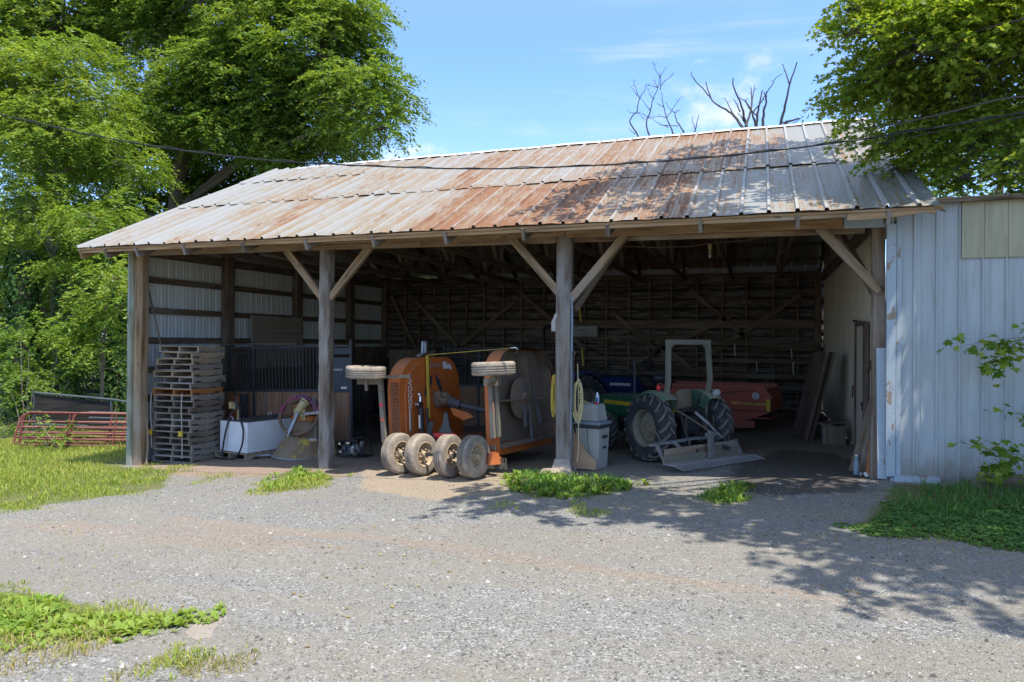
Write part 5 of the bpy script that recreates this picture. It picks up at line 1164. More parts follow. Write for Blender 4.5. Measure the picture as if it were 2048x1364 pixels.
# ------------------------------------------------------------------ tractors
def lug_tyre(parent, M, r, w, rimr, mat, rim_mat, side, nl=17, lug=.045):
    h = w / 2
    P = [(rimr, -h * .72), (rimr + .03, -h * .9), (r * .80, -h), (r * .92, -h * .93), (r - lug, -h * .75), (r - lug * .8, 0), (r - lug, h * .75), (r * .92, h * .93), (r * .80, h), (rimr + .03, h * .9), (rimr, h * .72)]
    def f(m):
        m.lathe(P, M, 44)
    def lugs(m):
        for s in (-1, 1):
            for k in range(nl):
                a0 = 2 * PI * (k + (.5 if s > 0 else 0)) / nl; vs = []; steps = 5
                for i in range(steps + 1):
                    t = i / steps; z = s * (h * 1.0 * t - h * .06 * (1 - t)); a = a0 + .30 * t
                    top = r - (.045 * t * t if t > .7 else 0); bot = r - lug - .02 - (.05 if t > .85 else 0)
                    for da, rr in ((-.052, bot), (-.038, top), (.038, top), (.052, bot)):
                        vs.append(M @ Vector((rr * math.cos(a + da), rr * math.sin(a + da), z)))
                fs = []
                for i in range(steps):
                    for j in range(3):
                        q = [i * 4 + j, i * 4 + j + 1, i * 4 + 5 + j, i * 4 + 4 + j]; fs.append(q if s > 0 else q[::-1])
                q = [steps * 4 + j for j in range(4)]; fs.append(q if s > 0 else q[::-1])
                m._add(vs, fs)
    ty = part('wheel', mat, parent, f); s = side
    part('tread_lugs', MT['lug'], ty, lugs)
    part('rim', rim_mat, ty, lambda m: m.lathe([(rimr + .006, -h * .70), (rimr + .02, -h * .8), (rimr - .02, -h * .6), (rimr - .05, -h * .2), (rimr - .05, h * .2), (rimr - .02, h * .6), (rimr + .02, h * .8), (rimr + .006, h * .7)], M, 36))
    def disc(m):
        m.lathe([(rimr - .05, -s * .02), (rimr * .72, s * .02), (rimr * .5, s * .01), (rimr * .45, s * .05), (rimr * .2, s * .06), (.001, s * .07)], M, 30)
        for k in range(6):
            a = 2 * PI * k / 6; c = M @ Vector((rimr * .34 * math.cos(a), rimr * .34 * math.sin(a), s * .05)); d = M @ Vector((rimr * .34 * math.cos(a), rimr * .34 * math.sin(a), s * .09)); m.cyl(c, d, .02, .02, 6)
    part('wheel_disc', rim_mat, ty, disc)
    return ty
RY = Matrix.Rotation(R(90), 4, 'Y')
def fender(m, x, w, r, a0, a1, cz, thick=.02, n=14, side=0):
    vs = []
    for i in range(n + 1):
        a = a0 + (a1 - a0) * i / n
        for rr, dx in ((r, -w / 2), (r + .015, -w / 2 + .03), (r + .02, w / 2 - .05), (r - .05, w / 2)) if side > 0 else ((r - .05, -w / 2), (r + .02, -w / 2 + .05), (r + .015, w / 2 - .03), (r, w / 2)):
            vs.append((x + dx, rr * math.cos(a), cz + rr * math.sin(a)))
    fs = []
    for i in range(n):
        for j in range(3): fs.append([i * 4 + j, i * 4 + j + 1, i * 4 + 5 + j, i * 4 + 4 + j])
    m._add(vs, fs, None, True)
    xi = x - side * w / 2                     # inner side panel
    vs = []
    for i in range(n + 1):
        a = a0 + (a1 - a0) * i / n; vs += [(xi, r * math.cos(a), cz + r * math.sin(a)), (xi, r * .55 * math.cos(a), max(cz + .0, cz + r * .55 * math.sin(a)))]
    m._add(vs, [[2 * i, 2 * i + 1, 2 * i + 3, 2 * i + 2] for i in range(n)])
def tractor_green():
    z = gz(12.24) - .01
    t = thing('green_tractor', 'dusty green tractor with roll bar facing into the barn', 'tractor', (12.17, 1.94, z), 46)
    t.rotation_euler[0] = 0
    for x, s in ((-.74, -1), (.72, 1)):
        lug_tyre(t, Matrix.Translation((x, 0, .645)) @ RY, .645, .37, .365, MT['rubberdk'], MT['rimtr'], s)
    for x, s in ((-.56, -1), (.56, 1)):
        lug_tyre(t, Matrix.Translation((x, 1.78, .39)) @ RY, .39, .22, .2, MT['rubberdk'], MT['yellow'], s, 16, .02)
    part('front_axle', MT['jdgreen'], t, lambda m: (m.bar((-.5, 1.78, .42), (.5, 1.78, .42), .1, .1), m.box((0, 1.78, .5), (.25, .3, .25))))
    def hood(m):
        sec = [(-.30, .72), (-.315, 1.02), (-.27, 1.14), (-.13, 1.20), (.13, 1.20), (.27, 1.14), (.315, 1.02), (.30, .72)]
        ys = [(.72, 1.0, .0), (1.5, .98, -.0), (2.2, .95, -.03), (2.55, .92, -.07), (2.68, .82, -.14), (2.70, .76, -.2)]
        vs = []
        for y, s, dz in ys:
            for a, b in sec: vs.append((a * s, y, b + dz * max(0, (b - .72) / .48)))
        k = len(sec); fs = [[i * k + j, i * k + j + 1, (i + 1) * k + j + 1, (i + 1) * k + j] for i in range(len(ys) - 1) for j in range(k - 1)]
        fs.append([(len(ys) - 1) * k + j for j in range(k)]); fs.append([j for j in range(k)][::-1])
        m._add(vs, fs, None, True)
    hd = part('hood', MT['jdgreen'], t, hood)
    part('stripe', MT['yellow'], hd, lambda m: (m.bar((-.322, .74, 1.0), (-.312, 2.2, .985), .012, .085), m.bar((.322, .74, 1.0), (.312, 2.2, .985), .012, .085)))
    part('side_panel', MT['jdgreen'], hd, lambda m: (m.box((-.28, 2.15, .62), (.04, .85, .42)), m.box((.28, 2.15, .62), (.04, .85, .42)), m.box((0, 2.55, .62), (.5, .06, .42))), .01)
    part('grille', MT['black'], hd, lambda m: m.box((0, 2.66, .72), (.44, .04, .5)))
    part('engine', MT['black'], t, lambda m: (m.box((0, 1.25, .66), (.42, 1.3, .45)), m.cyl((-.25, 1.1, .6), (-.25, 1.1, .85), .06, .06, 10), m.box((-.22, 1.55, .7), (.12, .3, .25)), m.bar((-.28, .3, .42), (-.28, 1.7, .42), .06, .08)))
    part('exhaust', MT['darksteel'], t, lambda m: (m.tube([(-.14, 1.3, 1.15), (-.14, 1.3, 1.75), (-.15, 1.31, 1.92)], .026, 8), m.cyl((-.14, 1.3, 1.18), (-.14, 1.3, 1.3), .04, .04, 8)))
    part('transmission', MT['black'], t, lambda m: (m.box((0, 0, .62), (.42, .7, .42)), m.bar((-.6, 0, .64), (.6, 0, .64), .16, .16), m.box((0, -.32, .72), (.34, .25, .34)), m.cyl((0, -.42, .55), (0, -.56, .55), .05, .05, 10), m.bar((-.3, .5, .52), (.3, .5, .52), .3, .04)), .01)
    part('dashboard', MT['black'], t, lambda m: (m.box((0, .72, 1.12), (.42, .14, .34)), m.cyl((0, .66, 1.2), (0, .52, 1.34), .022, .022, 8)))
    part('steering_wheel', MT['black'], t, lambda m: (m.tube([(.19 * math.cos(a), .5 - .13 * math.sin(a), 1.36 + .14 * math.sin(a)) for a in np.linspace(0, 2 * PI, 22)[:-1]], .014, 6, closed=True), m.bar((-.18, .5, 1.36), (.18, .5, 1.36), .02, .015)))
    part('seat', MT['yellow'], t, lambda m: (m.box((0, .12, .98), (.44, .42, .1)), m.grid(lambda u, v: (.20 * math.cos(PI * u) , -.10 - .09 * math.sin(PI * u), 1.0 + .39 * v * (1 - .18 * (2 * u - 1) ** 2)), 10, 5)), .02)
    part('seat_back', MT['seatback'], t, lambda m: m.grid(lambda u, v: (.21 * math.cos(PI * u), -.115 - .10 * math.sin(PI * u), .98 + .42 * v * (1 - .2 * (2 * u - 1) ** 2)), 12, 5))
    for s in (-1, 1):
        fe = part('fender', MT['fender'], t, lambda m: fender(m, s * .57, .34, .74, R(30), R(128), .62, side=s))
    part('work_lamp', MT['glassw'], t, lambda m: m.lathe([(.001, .05), (.06, .04), (.075, 0), (.07, -.05), (.001, -.06)], Matrix.Translation((.60, -.42, 1.33)) @ Matrix.Rotation(R(65), 4, 'X'), 16))
    part('tail_lamp', MT['redrefl'], t, lambda m: m.ball((-.62, -.12, 1.43), .05, 10, (1, 1, 1.25)))
    rp = part('roll_bar', MT['ropsgreen'], t, lambda m: (
        m.bar((-.50, -.18, .62), (-.50, -.20, 1.15), .07, .10, (0, 1, 0)), m.bar((.50, -.18, .62), (.50, -.20, 1.15), .07, .10, (0, 1, 0)),
        m.bar((-.50, -.20, 1.14), (-.53, -.30, 1.58), .07, .10, (0, 1, 0)), m.bar((.50, -.20, 1.14), (.53, -.30, 1.58), .07, .10, (0, 1, 0)),
        m.bar((-.53, -.30, 1.57), (-.50, -.26, 2.36), .07, .10, (0, 1, 0)), m.bar((.53, -.30, 1.57), (.50, -.26, 2.36), .07, .10, (0, 1, 0)),
        m.bar((-.54, -.26, 2.33), (.54, -.26, 2.33), .10, .10), m.prism([(-.47, 2.29), (-.36, 2.29), (-.47, 2.17)], (0, .06, 0), lambda a, b: (a, -.29, b)), m.prism([(.47, 2.29), (.47, 2.17), (.36, 2.29)], (0, .06, 0), lambda a, b: (a, -.29, b))), .008)
    part('hitch_top_link', MT['steel'], t, lambda m: (m.cyl((.05, -.42, .95), (.14, -.72, .74), .035, .035, 10), m.cyl((.14, -.72, .74), (.2, -1.0, .52), .02, .02, 8)))
    part('hitch_arm', MT['darksteel'], t, lambda m: (m.bar((-.32, -.25, .42), (-.38, -1.0, .30), .03, .07), m.bar((.32, -.25, .42), (.38, -1.0, .30), .03, .07), m.bar((-.3, -.4, .9), (-.36, -.72, .36), .03, .04), m.bar((.3, -.4, .9), (.36, -.72, .36), .03, .04), m.bar((-.3, -.2, .92), (-.3, -.45, .9), .05, .07), m.bar((.3, -.2, .92), (.3, -.45, .9), .05, .07)))
    part('hitch_chain', MT['chain'], t, lambda m: [m.tube([(s * .34 + U(-.02, .02), -.6, .9 - .1 * k) if k < 3 else (s * .36 + .05 * (k - 3) * s, -.6 - .14 * (k - 3), .62 - .1 * (k - 3)) for k in range(6)], .012, 5) for s in (-1, 1)])
    part('lever', MT['black'], t, lambda m: (m.bar((.34, -.1, .95), (.38, -.16, 1.22), .015, .015), m.bar((.30, -.1, .95), (.32, -.2, 1.18), .015, .015), m.box((-.05, -.36, 1.0), (.5, .1, .05)), m.tube([(-.2, -.4, 1.04), (0, -.44, 1.06), (.2, -.4, 1.04), (.35, -.36, .98)], .016, 6)))
    # things left on the tractor
    h = thing('cap', 'dark cap hanging on the left side of tractor roll bar', 'cap', (11.72, 2.34, z + 1.58), 42)
    part('crown', MT['black'], h, lambda m: (m.ball((0, 0, 0), .13, 10, (1.25, 1, .75)), m.grid(lambda u, v: (.16 * math.cos(PI * u) * (1 + v * .5), -.05 - .20 * math.sin(PI * u) * (.4 + v), -.03 - .03 * v), 10, 3)))
    part('badge', MT['chrome'], h, lambda m: m.tube([(.08 + .03 * math.cos(a), -.14, .03 + .03 * math.sin(a)) for a in np.linspace(0, 6.28, 12)], .008, 5))
    return t
tractor_green()
def rake():
    z = gz(13)
    ang = 55; t = thing('landscape_rake', 'grey landscape rake with a row of long teeth on the tractor hitch', 'rake', (12.24, .06, z), ang)
    part('rear_plate', MT['rake'], t, lambda m: m.box((1.15, .09, .10), (2.3, .22, .014)))
    def teeth(m):
        n = 23
        for i in range(n):
            x = .03 + 2.30 * i / (n - 1)
            m.prism([(x - .026, 0), (x + .026, 0), (x + .015, -.27), (x - .015, -.27)], (0, 0, .012), lambda a, b: (a, b, .10 + .2 * b))
    part('mould_board', MT['dustbar'], t, lambda m: m.box((1.12, .21, .16), (2.2, .03, .13)))
    part('teeth', MT['rake'], t, teeth)
    part('back_board', MT['plank'], t, lambda m: m.bar((.1, .26, .27), (2.2, .26, .29), .02, .16))
    part('frame', MT['steel'], t, lambda m: (m.bar((.0, .52, .40), (1.35, .52, .44), .06, .05), m.bar((.18, .30, .1), (.16, .5, .40), .05, .07), m.bar((1.2, .12, .12), (1.2, .12, .62), .07, .07, (0, 1, 0)), m.bar((1.32, .18, .12), (1.32, .18, .58), .05, .07, (0, 1, 0)), m.bar((.62, .3, .3), (.62, .5, .42), .05, .05), m.bar((1.1, .14, .55), (1.4, .14, .57), .05, .07), m.bar((2.15, .15, .12), (2.15, .28, .38), .05, .05), m.bar((1.3, .5, .43), (2.0, .6, .40), .05, .05)))
    part('link_chain', MT['chain'], t, lambda m: (m.tube([(1.2, .14, .62), (1.1, .4, .78), (.98, .75, .98)], .018, 6), m.tube([(.2, .52, .4), (.15, .75, .55), (.1, .95, .72)], .014, 5), m.tube([(.3, .5, .42), (.25, .6, .6), (.2, .8, .95)], .014, 5)))
rake()
def red_spreader():
    z = gz(12.8)
    t = thing('manure_spreader', 'red steel box spreader parked deep behind the green tractor', 'spreader', (12.78, 6.55, z), -14)
    A = [(-1.45, 1.18), (1.20, 1.20), (1.36, .95), (1.36, .62), (.75, .36), (-1.45, .42)]
    bo = part('box', MT['redpaint'], t, lambda m: (m.prism(A, (0, .03, 0), lambda a, b: (a, -.55 - .12 * (b - .4), b)), m.prism(A, (0, .03, 0), lambda a, b: (a, .55 + .12 * (b - .4), b)), m.bar((-1.45, -.6, .8), (-1.45, .6, .8), .03, .8, (0, 0, 1)), m.box((0, 0, .45), (2.6, 1.1, .03))))
    part('top_rail', MT['redpaint'], bo, lambda m: (m.bar((-1.5, -.66, 1.20), (1.22, -.66, 1.22), .07, .06), m.bar((-1.5, .66, 1.20), (1.22, .66, 1.22), .07, .06), m.bar((1.20, -.66, 1.2), (1.38, -.64, .95), .06, .04, (0, 1, 0))))
    part('end_gate', MT['redpaint'], bo, lambda m: m.prism([(-.6, .62), (.6, .62), (.62, .95), (.66, 1.18), (-.66, 1.18), (-.62, .95)], (.03, 0, 0), lambda a, b: (1.33 - max(0, b - .95) * .6, a, b)))
    part('fold_line', MT['black'], bo, lambda m: (m.bar((.0, -.675, 1.02), (1.0, -.665, 1.13), .006, .014), m.bar((-.2, -.645, .62), (1.3, -.63, .64), .008, .015)))
    part('yellow_marker', MT['yellow'], bo, lambda m: m.bar((1.31, -.635, .64), (1.31, -.665, .93), .085, .012, (0, 1, 0)))
    text_mesh('lettering', 'NEW HOLLAND', .10, MT['texty'], bo, face_M((.84, -.648, .80), (1, 0, 0), (0, -.12, 1)), 1.15, .003)
    em = part('emblem', MT['textw'], bo, lambda m: m.lathe([(.001, .0), (.085, .0), (.085, .006), (.001, .006)], face_M((1.02, -.668, 1.0), (1, 0, 0), (0, -.12, 1)), 20))
    part('emblem_mark', MT['black'], em, lambda m: (m.lathe([(.055, .0075), (.068, .0085), (.072, .0075)], face_M((1.02, -.668, 1.0), (1, 0, 0), (0, -.12, 1)), 20), m.bar((1.02, -.677, 1.05), (1.02, -.672, .95), .02, .004, (0, 1, 0)), m.bar((.975, -.676, 1.02), (1.02, -.677, .985), .004, .014), m.bar((1.065, -.676, 1.02), (1.02, -.677, .985), .004, .014)))
    part('side_label', MT['guard'], bo, lambda m: (m.box((-.1, -.678, 1.08), (.22, .006, .1)), m.box((-.36, -.678, 1.10), (.07, .006, .05))))
    part('running_gear', MT['darksteel'], t, lambda m: (m.bar((-1.5, -.3, .36), (.9, -.3, .36), .08, .1), m.bar((-1.5, .3, .36), (.9, .3, .36), .08, .1), m.bar((.1, -.6, .34), (.1, .6, .34), .09, .09)))
    for y in (-.78, .78): part('wheel', MT['rubberdk'], t, lambda m: m.lathe([(.18, -.1), (.32, -.12), (.36, -.08), (.36, .08), (.32, .12), (.18, .1), (.001, .05)], Matrix.Translation((-.25, y, .36)) @ Matrix.Rotation(R(90), 4, 'X'), 24))
    part('lower_shield', MT['redpaint'], t, lambda m: m.prism([(.0, .34), (.95, .36), (.95, .2), (.1, .14)], (0, .02, 0), lambda a, b: (a, -.5, b)))
    part('net_bag', MT['guard'], t, lambda m: m.grid(lambda u, v: (-.55 + .75 * u, -.82 - .05 * math.sin(PI * u), .62 - .34 * v * math.sin(PI * min(1, u + .12)) - .04 * math.sin(9 * u)), 10, 4))
    part('drive_shaft', MT['black'], t, lambda m: (m.cyl((-.35, -.86, .45), (.22, -1.15, .10), .055, .045, 10), m.ball((.25, -1.16, .09), .07, 8)))
    part('jack', MT['darksteel'], t, lambda m: (m.bar((-.2, -.9, .02), (-.2, -.9, .42), .05, .05, (0, 1, 0)), m.box((-.2, -.9, .015), (.2, .12, .03))))
red_spreader()
def tractor_blue():
    z = gz(9)
    t = thing('blue_tractor', 'blue tractor with tall lugged rear tyre parked in the dark', 'tractor', (8.42, 6.9, z), -38)
    for x, s in ((-.85, -1), (.85, 1)): lug_tyre(t, Matrix.Translation((x, 0, .78)) @ RY, .80, .44, .45, MT['rubberdk'], MT['rimtr'], s, 20, .04)
    for x, s in ((-.7, -1), (.7, 1)): lug_tyre(t, Matrix.Translation((x, 2.1, .5)) @ RY, .5, .3, .26, MT['rubberdk'], MT['rimtr'], s, 16, .025)
    def hood(m):
        sec = [(-.36, .85), (-.38, 1.30), (-.30, 1.46), (0, 1.52), (.30, 1.46), (.38, 1.30), (.36, .85)]
        ys = [(.8, 1.0, 0), (1.7, 1.0, 0), (2.3, .97, -.03), (2.7, .88, -.12), (2.9, .7, -.3)]; vs = []
        for y, s, dz in ys:
            for a, b in sec: vs.append((a * s, y, b + dz * max(0, (b - .85) / .67)))
        k = len(sec); fs = [[i * k + j, i * k + j + 1, (i + 1) * k + j + 1, (i + 1) * k + j] for i in range(len(ys) - 1) for j in range(k - 1)] + [[(len(ys) - 1) * k + j for j in range(k)], list(range(k))[::-1]]
        m._add(vs, fs, None, True)
    part('hood', MT['blue'], t, hood)
    part('decal', MT['white'], t, lambda m: (m.bar((.392, 1.4, 1.26), (.385, 2.2, 1.22), .012, .08), m.bar((-.392, 1.4, 1.26), (-.385, 2.2, 1.22), .012, .08)))
    part('chassis', MT['black'], t, lambda m: (m.box((0, 1.0, .75), (.5, 2.2, .5)), m.bar((-.7, 0, .78), (.7, 0, .78), .2, .2), m.bar((-.6, 2.1, .5), (.6, 2.1, .5), .12, .12)))
    for s in (-1, 1): part('fender', MT['blue'], t, lambda m: fender(m, s * .78, .5, .88, R(5), R(150), .78, side=s))
    part('seat', MT['black'], t, lambda m: (m.box((0, .05, 1.2), (.5, .48, .12)), m.box((0, -.18, 1.48), (.5, .12, .5))), .03)
    part('steering_wheel', MT['black'], t, lambda m: m.tube([(.2 * math.cos(a), .6 - .1 * math.sin(a), 1.6 + .17 * math.sin(a)) for a in np.linspace(0, 2 * PI, 20)[:-1]], .016, 6, closed=True))
    part('roll_bar', MT['black'], t, lambda m: m.tube([(-.55, -.2, .9), (-.56, -.3, 2.2), (-.53, -.32, 2.78), (-.46, -.33, 2.9), (.46, -.33, 2.9), (.53, -.32, 2.78), (.56, -.3, 2.2), (.55, -.2, .9)], .045, 8))
    for s in (-1, 1):
        la = part('warning_lamp', MT['redrefl'], t, lambda m: (m.box((s * .72, -.3, 2.16), (.16, .07, .15)), m.box((s * .72, -.3, 1.95), (.15, .07, .10))), .02)
        part('lamp_arm', MT['black'], la, lambda m: m.bar((s * .56, -.3, 2.06), (s * .74, -.3, 2.06), .04, .16))
    part('red_tail', MT['redrefl'], t, lambda m: m.box((-.55, -.62, 1.45), (.16, .06, .12)), .015)
tractor_blue()
# ------------------------------------------------------------------ back wall stores
def stores():
    t = thing('wall_cabinet', 'pale grey wooden chest on a shelf rail at the back wall', 'cabinet', (7.97, 11.2, 2.36))
    part('body', MT['greycab'], t, lambda m: m.box((0, 0, .17), (1.05, .3, .36)), .006)
    part('front_batten', MT['greycab'], t, lambda m: [m.box((x, -.155, .17), (.03, .012, .34)) for x in (-.5, -.2, .2, .5)])
    part('handle', MT['black'], t, lambda m: m.bar((-.12, -.16, .2), (.12, -.16, .2), .03, .02))
    for i, (x0, x1, z0, z1, h) in enumerate(((11.9, 15.35, 2.20, 2.09, .16), (12.0, 15.3, 2.02, 1.98, .05), (11.6, 15.2, 1.60, 1.59, .10), (9.6, 15.2, 1.18, 1.12, .13))):
        tag(part('stored_plank', MT['girt'], None, lambda m: m.bar((x0, 10.7, z0), (x1, 10.7, z1), .12, h)), ('highest', 'thin second', 'third', 'lowest')[i] + ' long plank hung level in the wall rack at back right', 'plank', 'planks in the wall rack')
    for i, (x, z0, z1) in enumerate(((12.95, 2.12, 1.75), (14.6, 2.0, 1.7), (13.6, 1.58, 1.3), (14.65, 1.58, 1.2))):
        tag(part('hanging_strap', MT['greybin'], None, lambda m: m.bar((x, 10.6, z0), (x + .02, 10.62, z1), .035, .01, (0, 1, 0))), 'pale strap hanging from the planks of wall rack', 'strap', 'straps of the plank rack')
    tag(part('hose_ring', MT['black'], None, lambda m: [m.tube([(11.2 + (1.0 + .03 * k) * math.cos(a), 11.3 - .03 * k, 1.35 + (.85 + .03 * k) * math.sin(a)) for a in np.linspace(0, 2 * PI, 40)[:-1]], .022, 6, closed=True) for k in range(3)]), 'large dark hose ring hung on the back wall beside the red spreader', 'hose')
    for i, (x, z0, z1) in enumerate(((7.85, 3.45, 2.85), (7.95, 1.95, 1.35))):
        tag(part('yellow_strap', MT['strap'], None, lambda m: m.bar((x, 11.05, z0), (x + .06, 11.05, z1), .055, .01, (0, 1, 0))), ('long yellow strap hanging above the grey chest', 'short yellow strap hanging below the grey chest')[i], 'strap')
    t = thing('bulb_lamp', 'bare light bulb in a socket hanging under the roof truss', 'lamp', (12.68, 3.0, 3.95))
    part('socket', MT['guard'], t, lambda m: (m.cyl((0, 0, .09), (0, 0, .2), .03, .028, 12), m.cyl((0, 0, .2), (0, 0, .30), .045, .045, 12)))
    part('bulb', MT['glassw'], t, lambda m: m.ball((0, 0, .05), .042, 10, (1, 1, 1.2)))
    tag(part('loose_wire', MT['brace'], None, lambda m: m.tube([(10.7, 2.9, 4.28), (11.5, 2.95, 4.22), (12.3, 3, 4.22), (12.68, 3, 4.27), (13.4, 3.0, 4.3), (14.4, 2.9, 4.45)], .008, 5)), 'thin brown wire sagging from truss to truss by the bulb', 'wire')
    tag(part('leaning_door', MT['girt'], None, lambda m: (m.bar((14.62, 5.05, -.03), (15.1, 5.25, 1.95), .05, 1.2, (-.3, 1, 0)), m.bar((14.66, 4.42, -.03), (15.12, 4.64, 1.97), .07, .06, (-.3, 1, 0)))), 'large dark board door leaning at the back of right wall', 'door leaf')
    def box(m): m.box((15.2, 4.1, .2), (.45, .5, .4)); m.bar((15.0, 3.9, .42), (15.4, 4.35, .5), .3, .02)
    tag(part('wooden_box', MT['inner'], None, box), 'dark low wooden box on the floor by right wall', 'box')
    for i, (bx, by, tx, ty, tz, w, mt) in enumerate(((15.18, .62, 15.47, .35, 1.25, .10, 'plank'), (15.28, .30, 15.50, .20, 1.45, .09, 'plank'), (15.36, .12, 15.52, .05, 1.7, .07, 'palletrust'), (15.40, -.0, 15.53, -.02, 1.3, .06, 'plank'))):
        tag(part('leaning_stick', MT[mt], None, lambda m: m.bar((bx, by, -.02), (tx, ty, tz), w, .04, (0, 1, .2))), ('widest grey board, innermost of the bundle leaning by right corner', 'long tan board in the bundle leaning by right corner', 'tallest orange brown pole in the bundle leaning by right corner', 'short thin stick nearest the leaning white board')[i], 'pole', 'boards leaning by the right corner')
    tag(part('white_board', MT['peel'], None, lambda m: m.bar((15.52, -.22, .03), (15.50, -.16, 2.08), .13, .05, (0, 1, 0))), 'narrow white board with peeling paint leaning at the right corner post', 'board')
    t = thing('bottle', 'clear plastic bottle standing at the foot of leaning boards', 'bottle', (15.2, .18, 0))
    part('bottle_body', MT['bluelid'], t, lambda m: m.lathe([(.001, 0), (.045, 0), (.047, .03), (.047, .2), (.03, .25), (.018, .27), (.018, .3), (.001, .3)], n=14))
    part('neck_cap', MT['white'], t, lambda m: m.cyl((0, 0, .3), (0, 0, .325), .02, .02, 10))
    tag(part('rag', MT['white'], None, lambda m: m.grid(lambda u, v: (15.22 + .16 * u, .02 + .12 * v, .03 + .04 * math.sin(7 * u) * math.sin(5 * v + 1)), 8, 6)), 'small white rag on the ground beside the plastic bottle', 'rag')
    t = thing('hook', 'small blue plastic tag hanging on right wall near the corner', 'tag', (15.54, .75, 1.0))
    part('tag_plate', MT['bluep'], t, lambda m: (m.box((0, 0, 0), (.03, .12, .12)), m.box((0, .02, .08), (.02, .03, .06))), .01)
stores()
# ------------------------------------------------------------------ the steel shed on the right
def shed():
    t = thing('steel_shed', 'white ribbed steel shed joined to the right end of barn', 'shed', (15.8, -.2, 0))
    o = Vector((15.8, -.2, 0))
    def L(p): return (p[0] - o.x, p[1] - o.y, p[2])
    w = ribbed('wall', MT['siding'], t, (-.22, 0), (9.5, 0), lambda s: .03 - .004 * s, lambda s: 4.33, .305, .034, flip=-1)
    part('fibreglass_panel', MT['fibre'], w, lambda m: [m.box((.80 + .305 * i + .15, -.042, 3.89), (.300, .008, .87)) for i in range(8)] + [m.box((.80 + .305 * i, -.055, 3.89), (.03, .03, .87)) for i in range(9)])
    part('corner_post', MT['peel'], t, lambda m: (m.bar((-.17, -.04, .08), (-.17, -.04, 4.02), .13, .09, (0, 1, 0)), m.bar((-.06, -.03, .05), (-.06, -.03, 4.3), .07, .05, (0, 1, 0))))
    part('base_block', MT['peel'], t, lambda m: (m.box((.18, -.10, .035), (.62, .16, .15)), m.box((-.12, -.06, .0), (.1, .14, .12))))
    def roof(m):
        def f(u, v):
            x = .22 + 10 * u; y = -.22 + 3.2 * v; return (x, y, 4.36 + .145 * v * 3.2 / 1.0 * .9 + .012 * (1 if int(x / .11) % 2 else 0))
        m.grid(f, 180, 4, None, False)
    part('roof', MT['roof2'], t, roof)
    part('roof_edge', MT['inner'], t, lambda m: (m.bar((.25, -.17, 4.32), (10, -.17, 4.32), .05, .05), m.bar((.2, 3.0, 4.5), (10, 3.0, 4.5), .1, .6)))
shed()
for i, (y, z, x0) in enumerate(((-.55, .20, 16.75), (-.66, .10, 16.62))):
    t = tag(part('timber', MT['plank'], None, lambda m: m.bar((x0, y, z), (20.2, y - .05, z + .02), .16, .11)), ('upper orange brown timber of the pair before the shed wall', 'lower brown timber of the pair before the shed wall')[i], 'timber', 'timbers by the shed')
tag(part('timber_block', MT['concrete'], None, lambda m: (m.box((17.9, -.6, .02), (.4, .4, .2)),)), 'grey block on which the pair of timbers rests', 'block')
# ------------------------------------------------------------------ trees
LM_ = {'walnut': leafmat('walnut_leaf', (.05, .125, .018), (.125, .22, .034), (.255, .345, .065), .48),
       'bright': leafmat('bright_tree_leaf', (.07, .155, .02), (.165, .28, .038), (.31, .395, .075), .48),
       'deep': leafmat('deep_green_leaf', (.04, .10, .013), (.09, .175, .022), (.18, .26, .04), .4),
       'maple': leafmat('maple_leaf', (.095, .185, .022), (.20, .31, .04), (.36, .43, .08), .56),
       'ivy': leafmat('ivy_leaf', (.018, .06, .012), (.035, .095, .018), (.07, .14, .028), .3)}
def unit(V): return V / np.maximum(np.linalg.norm(V, axis=-1, keepdims=True), 1e-9)
def clumps_from(lobes, per, flat=.6, seed=1, csize=.5):
    """clump centres spread over the outer part of every lobe, more above than below"""
    r = np.random.default_rng(seed); out = []
    for (x, y, z, R_) in lobes:
        n = max(3, int(per * R_ ** 1.6))
        d = unit(r.normal(size=(n, 3))); d[:, 2] = np.where(d[:, 2] < -.55, -d[:, 2], d[:, 2])
        k = (.35 + .6 * r.random(n) ** .6)[:, None]; c = np.array([x, y, z]) + d * k * R_
        s = csize * (.6 + .7 * r.random(n)) * min(1.15, R_ ** .5 + .15)
        out.append(np.concatenate([c, s[:, None], d], 1))
    return np.concatenate(out)
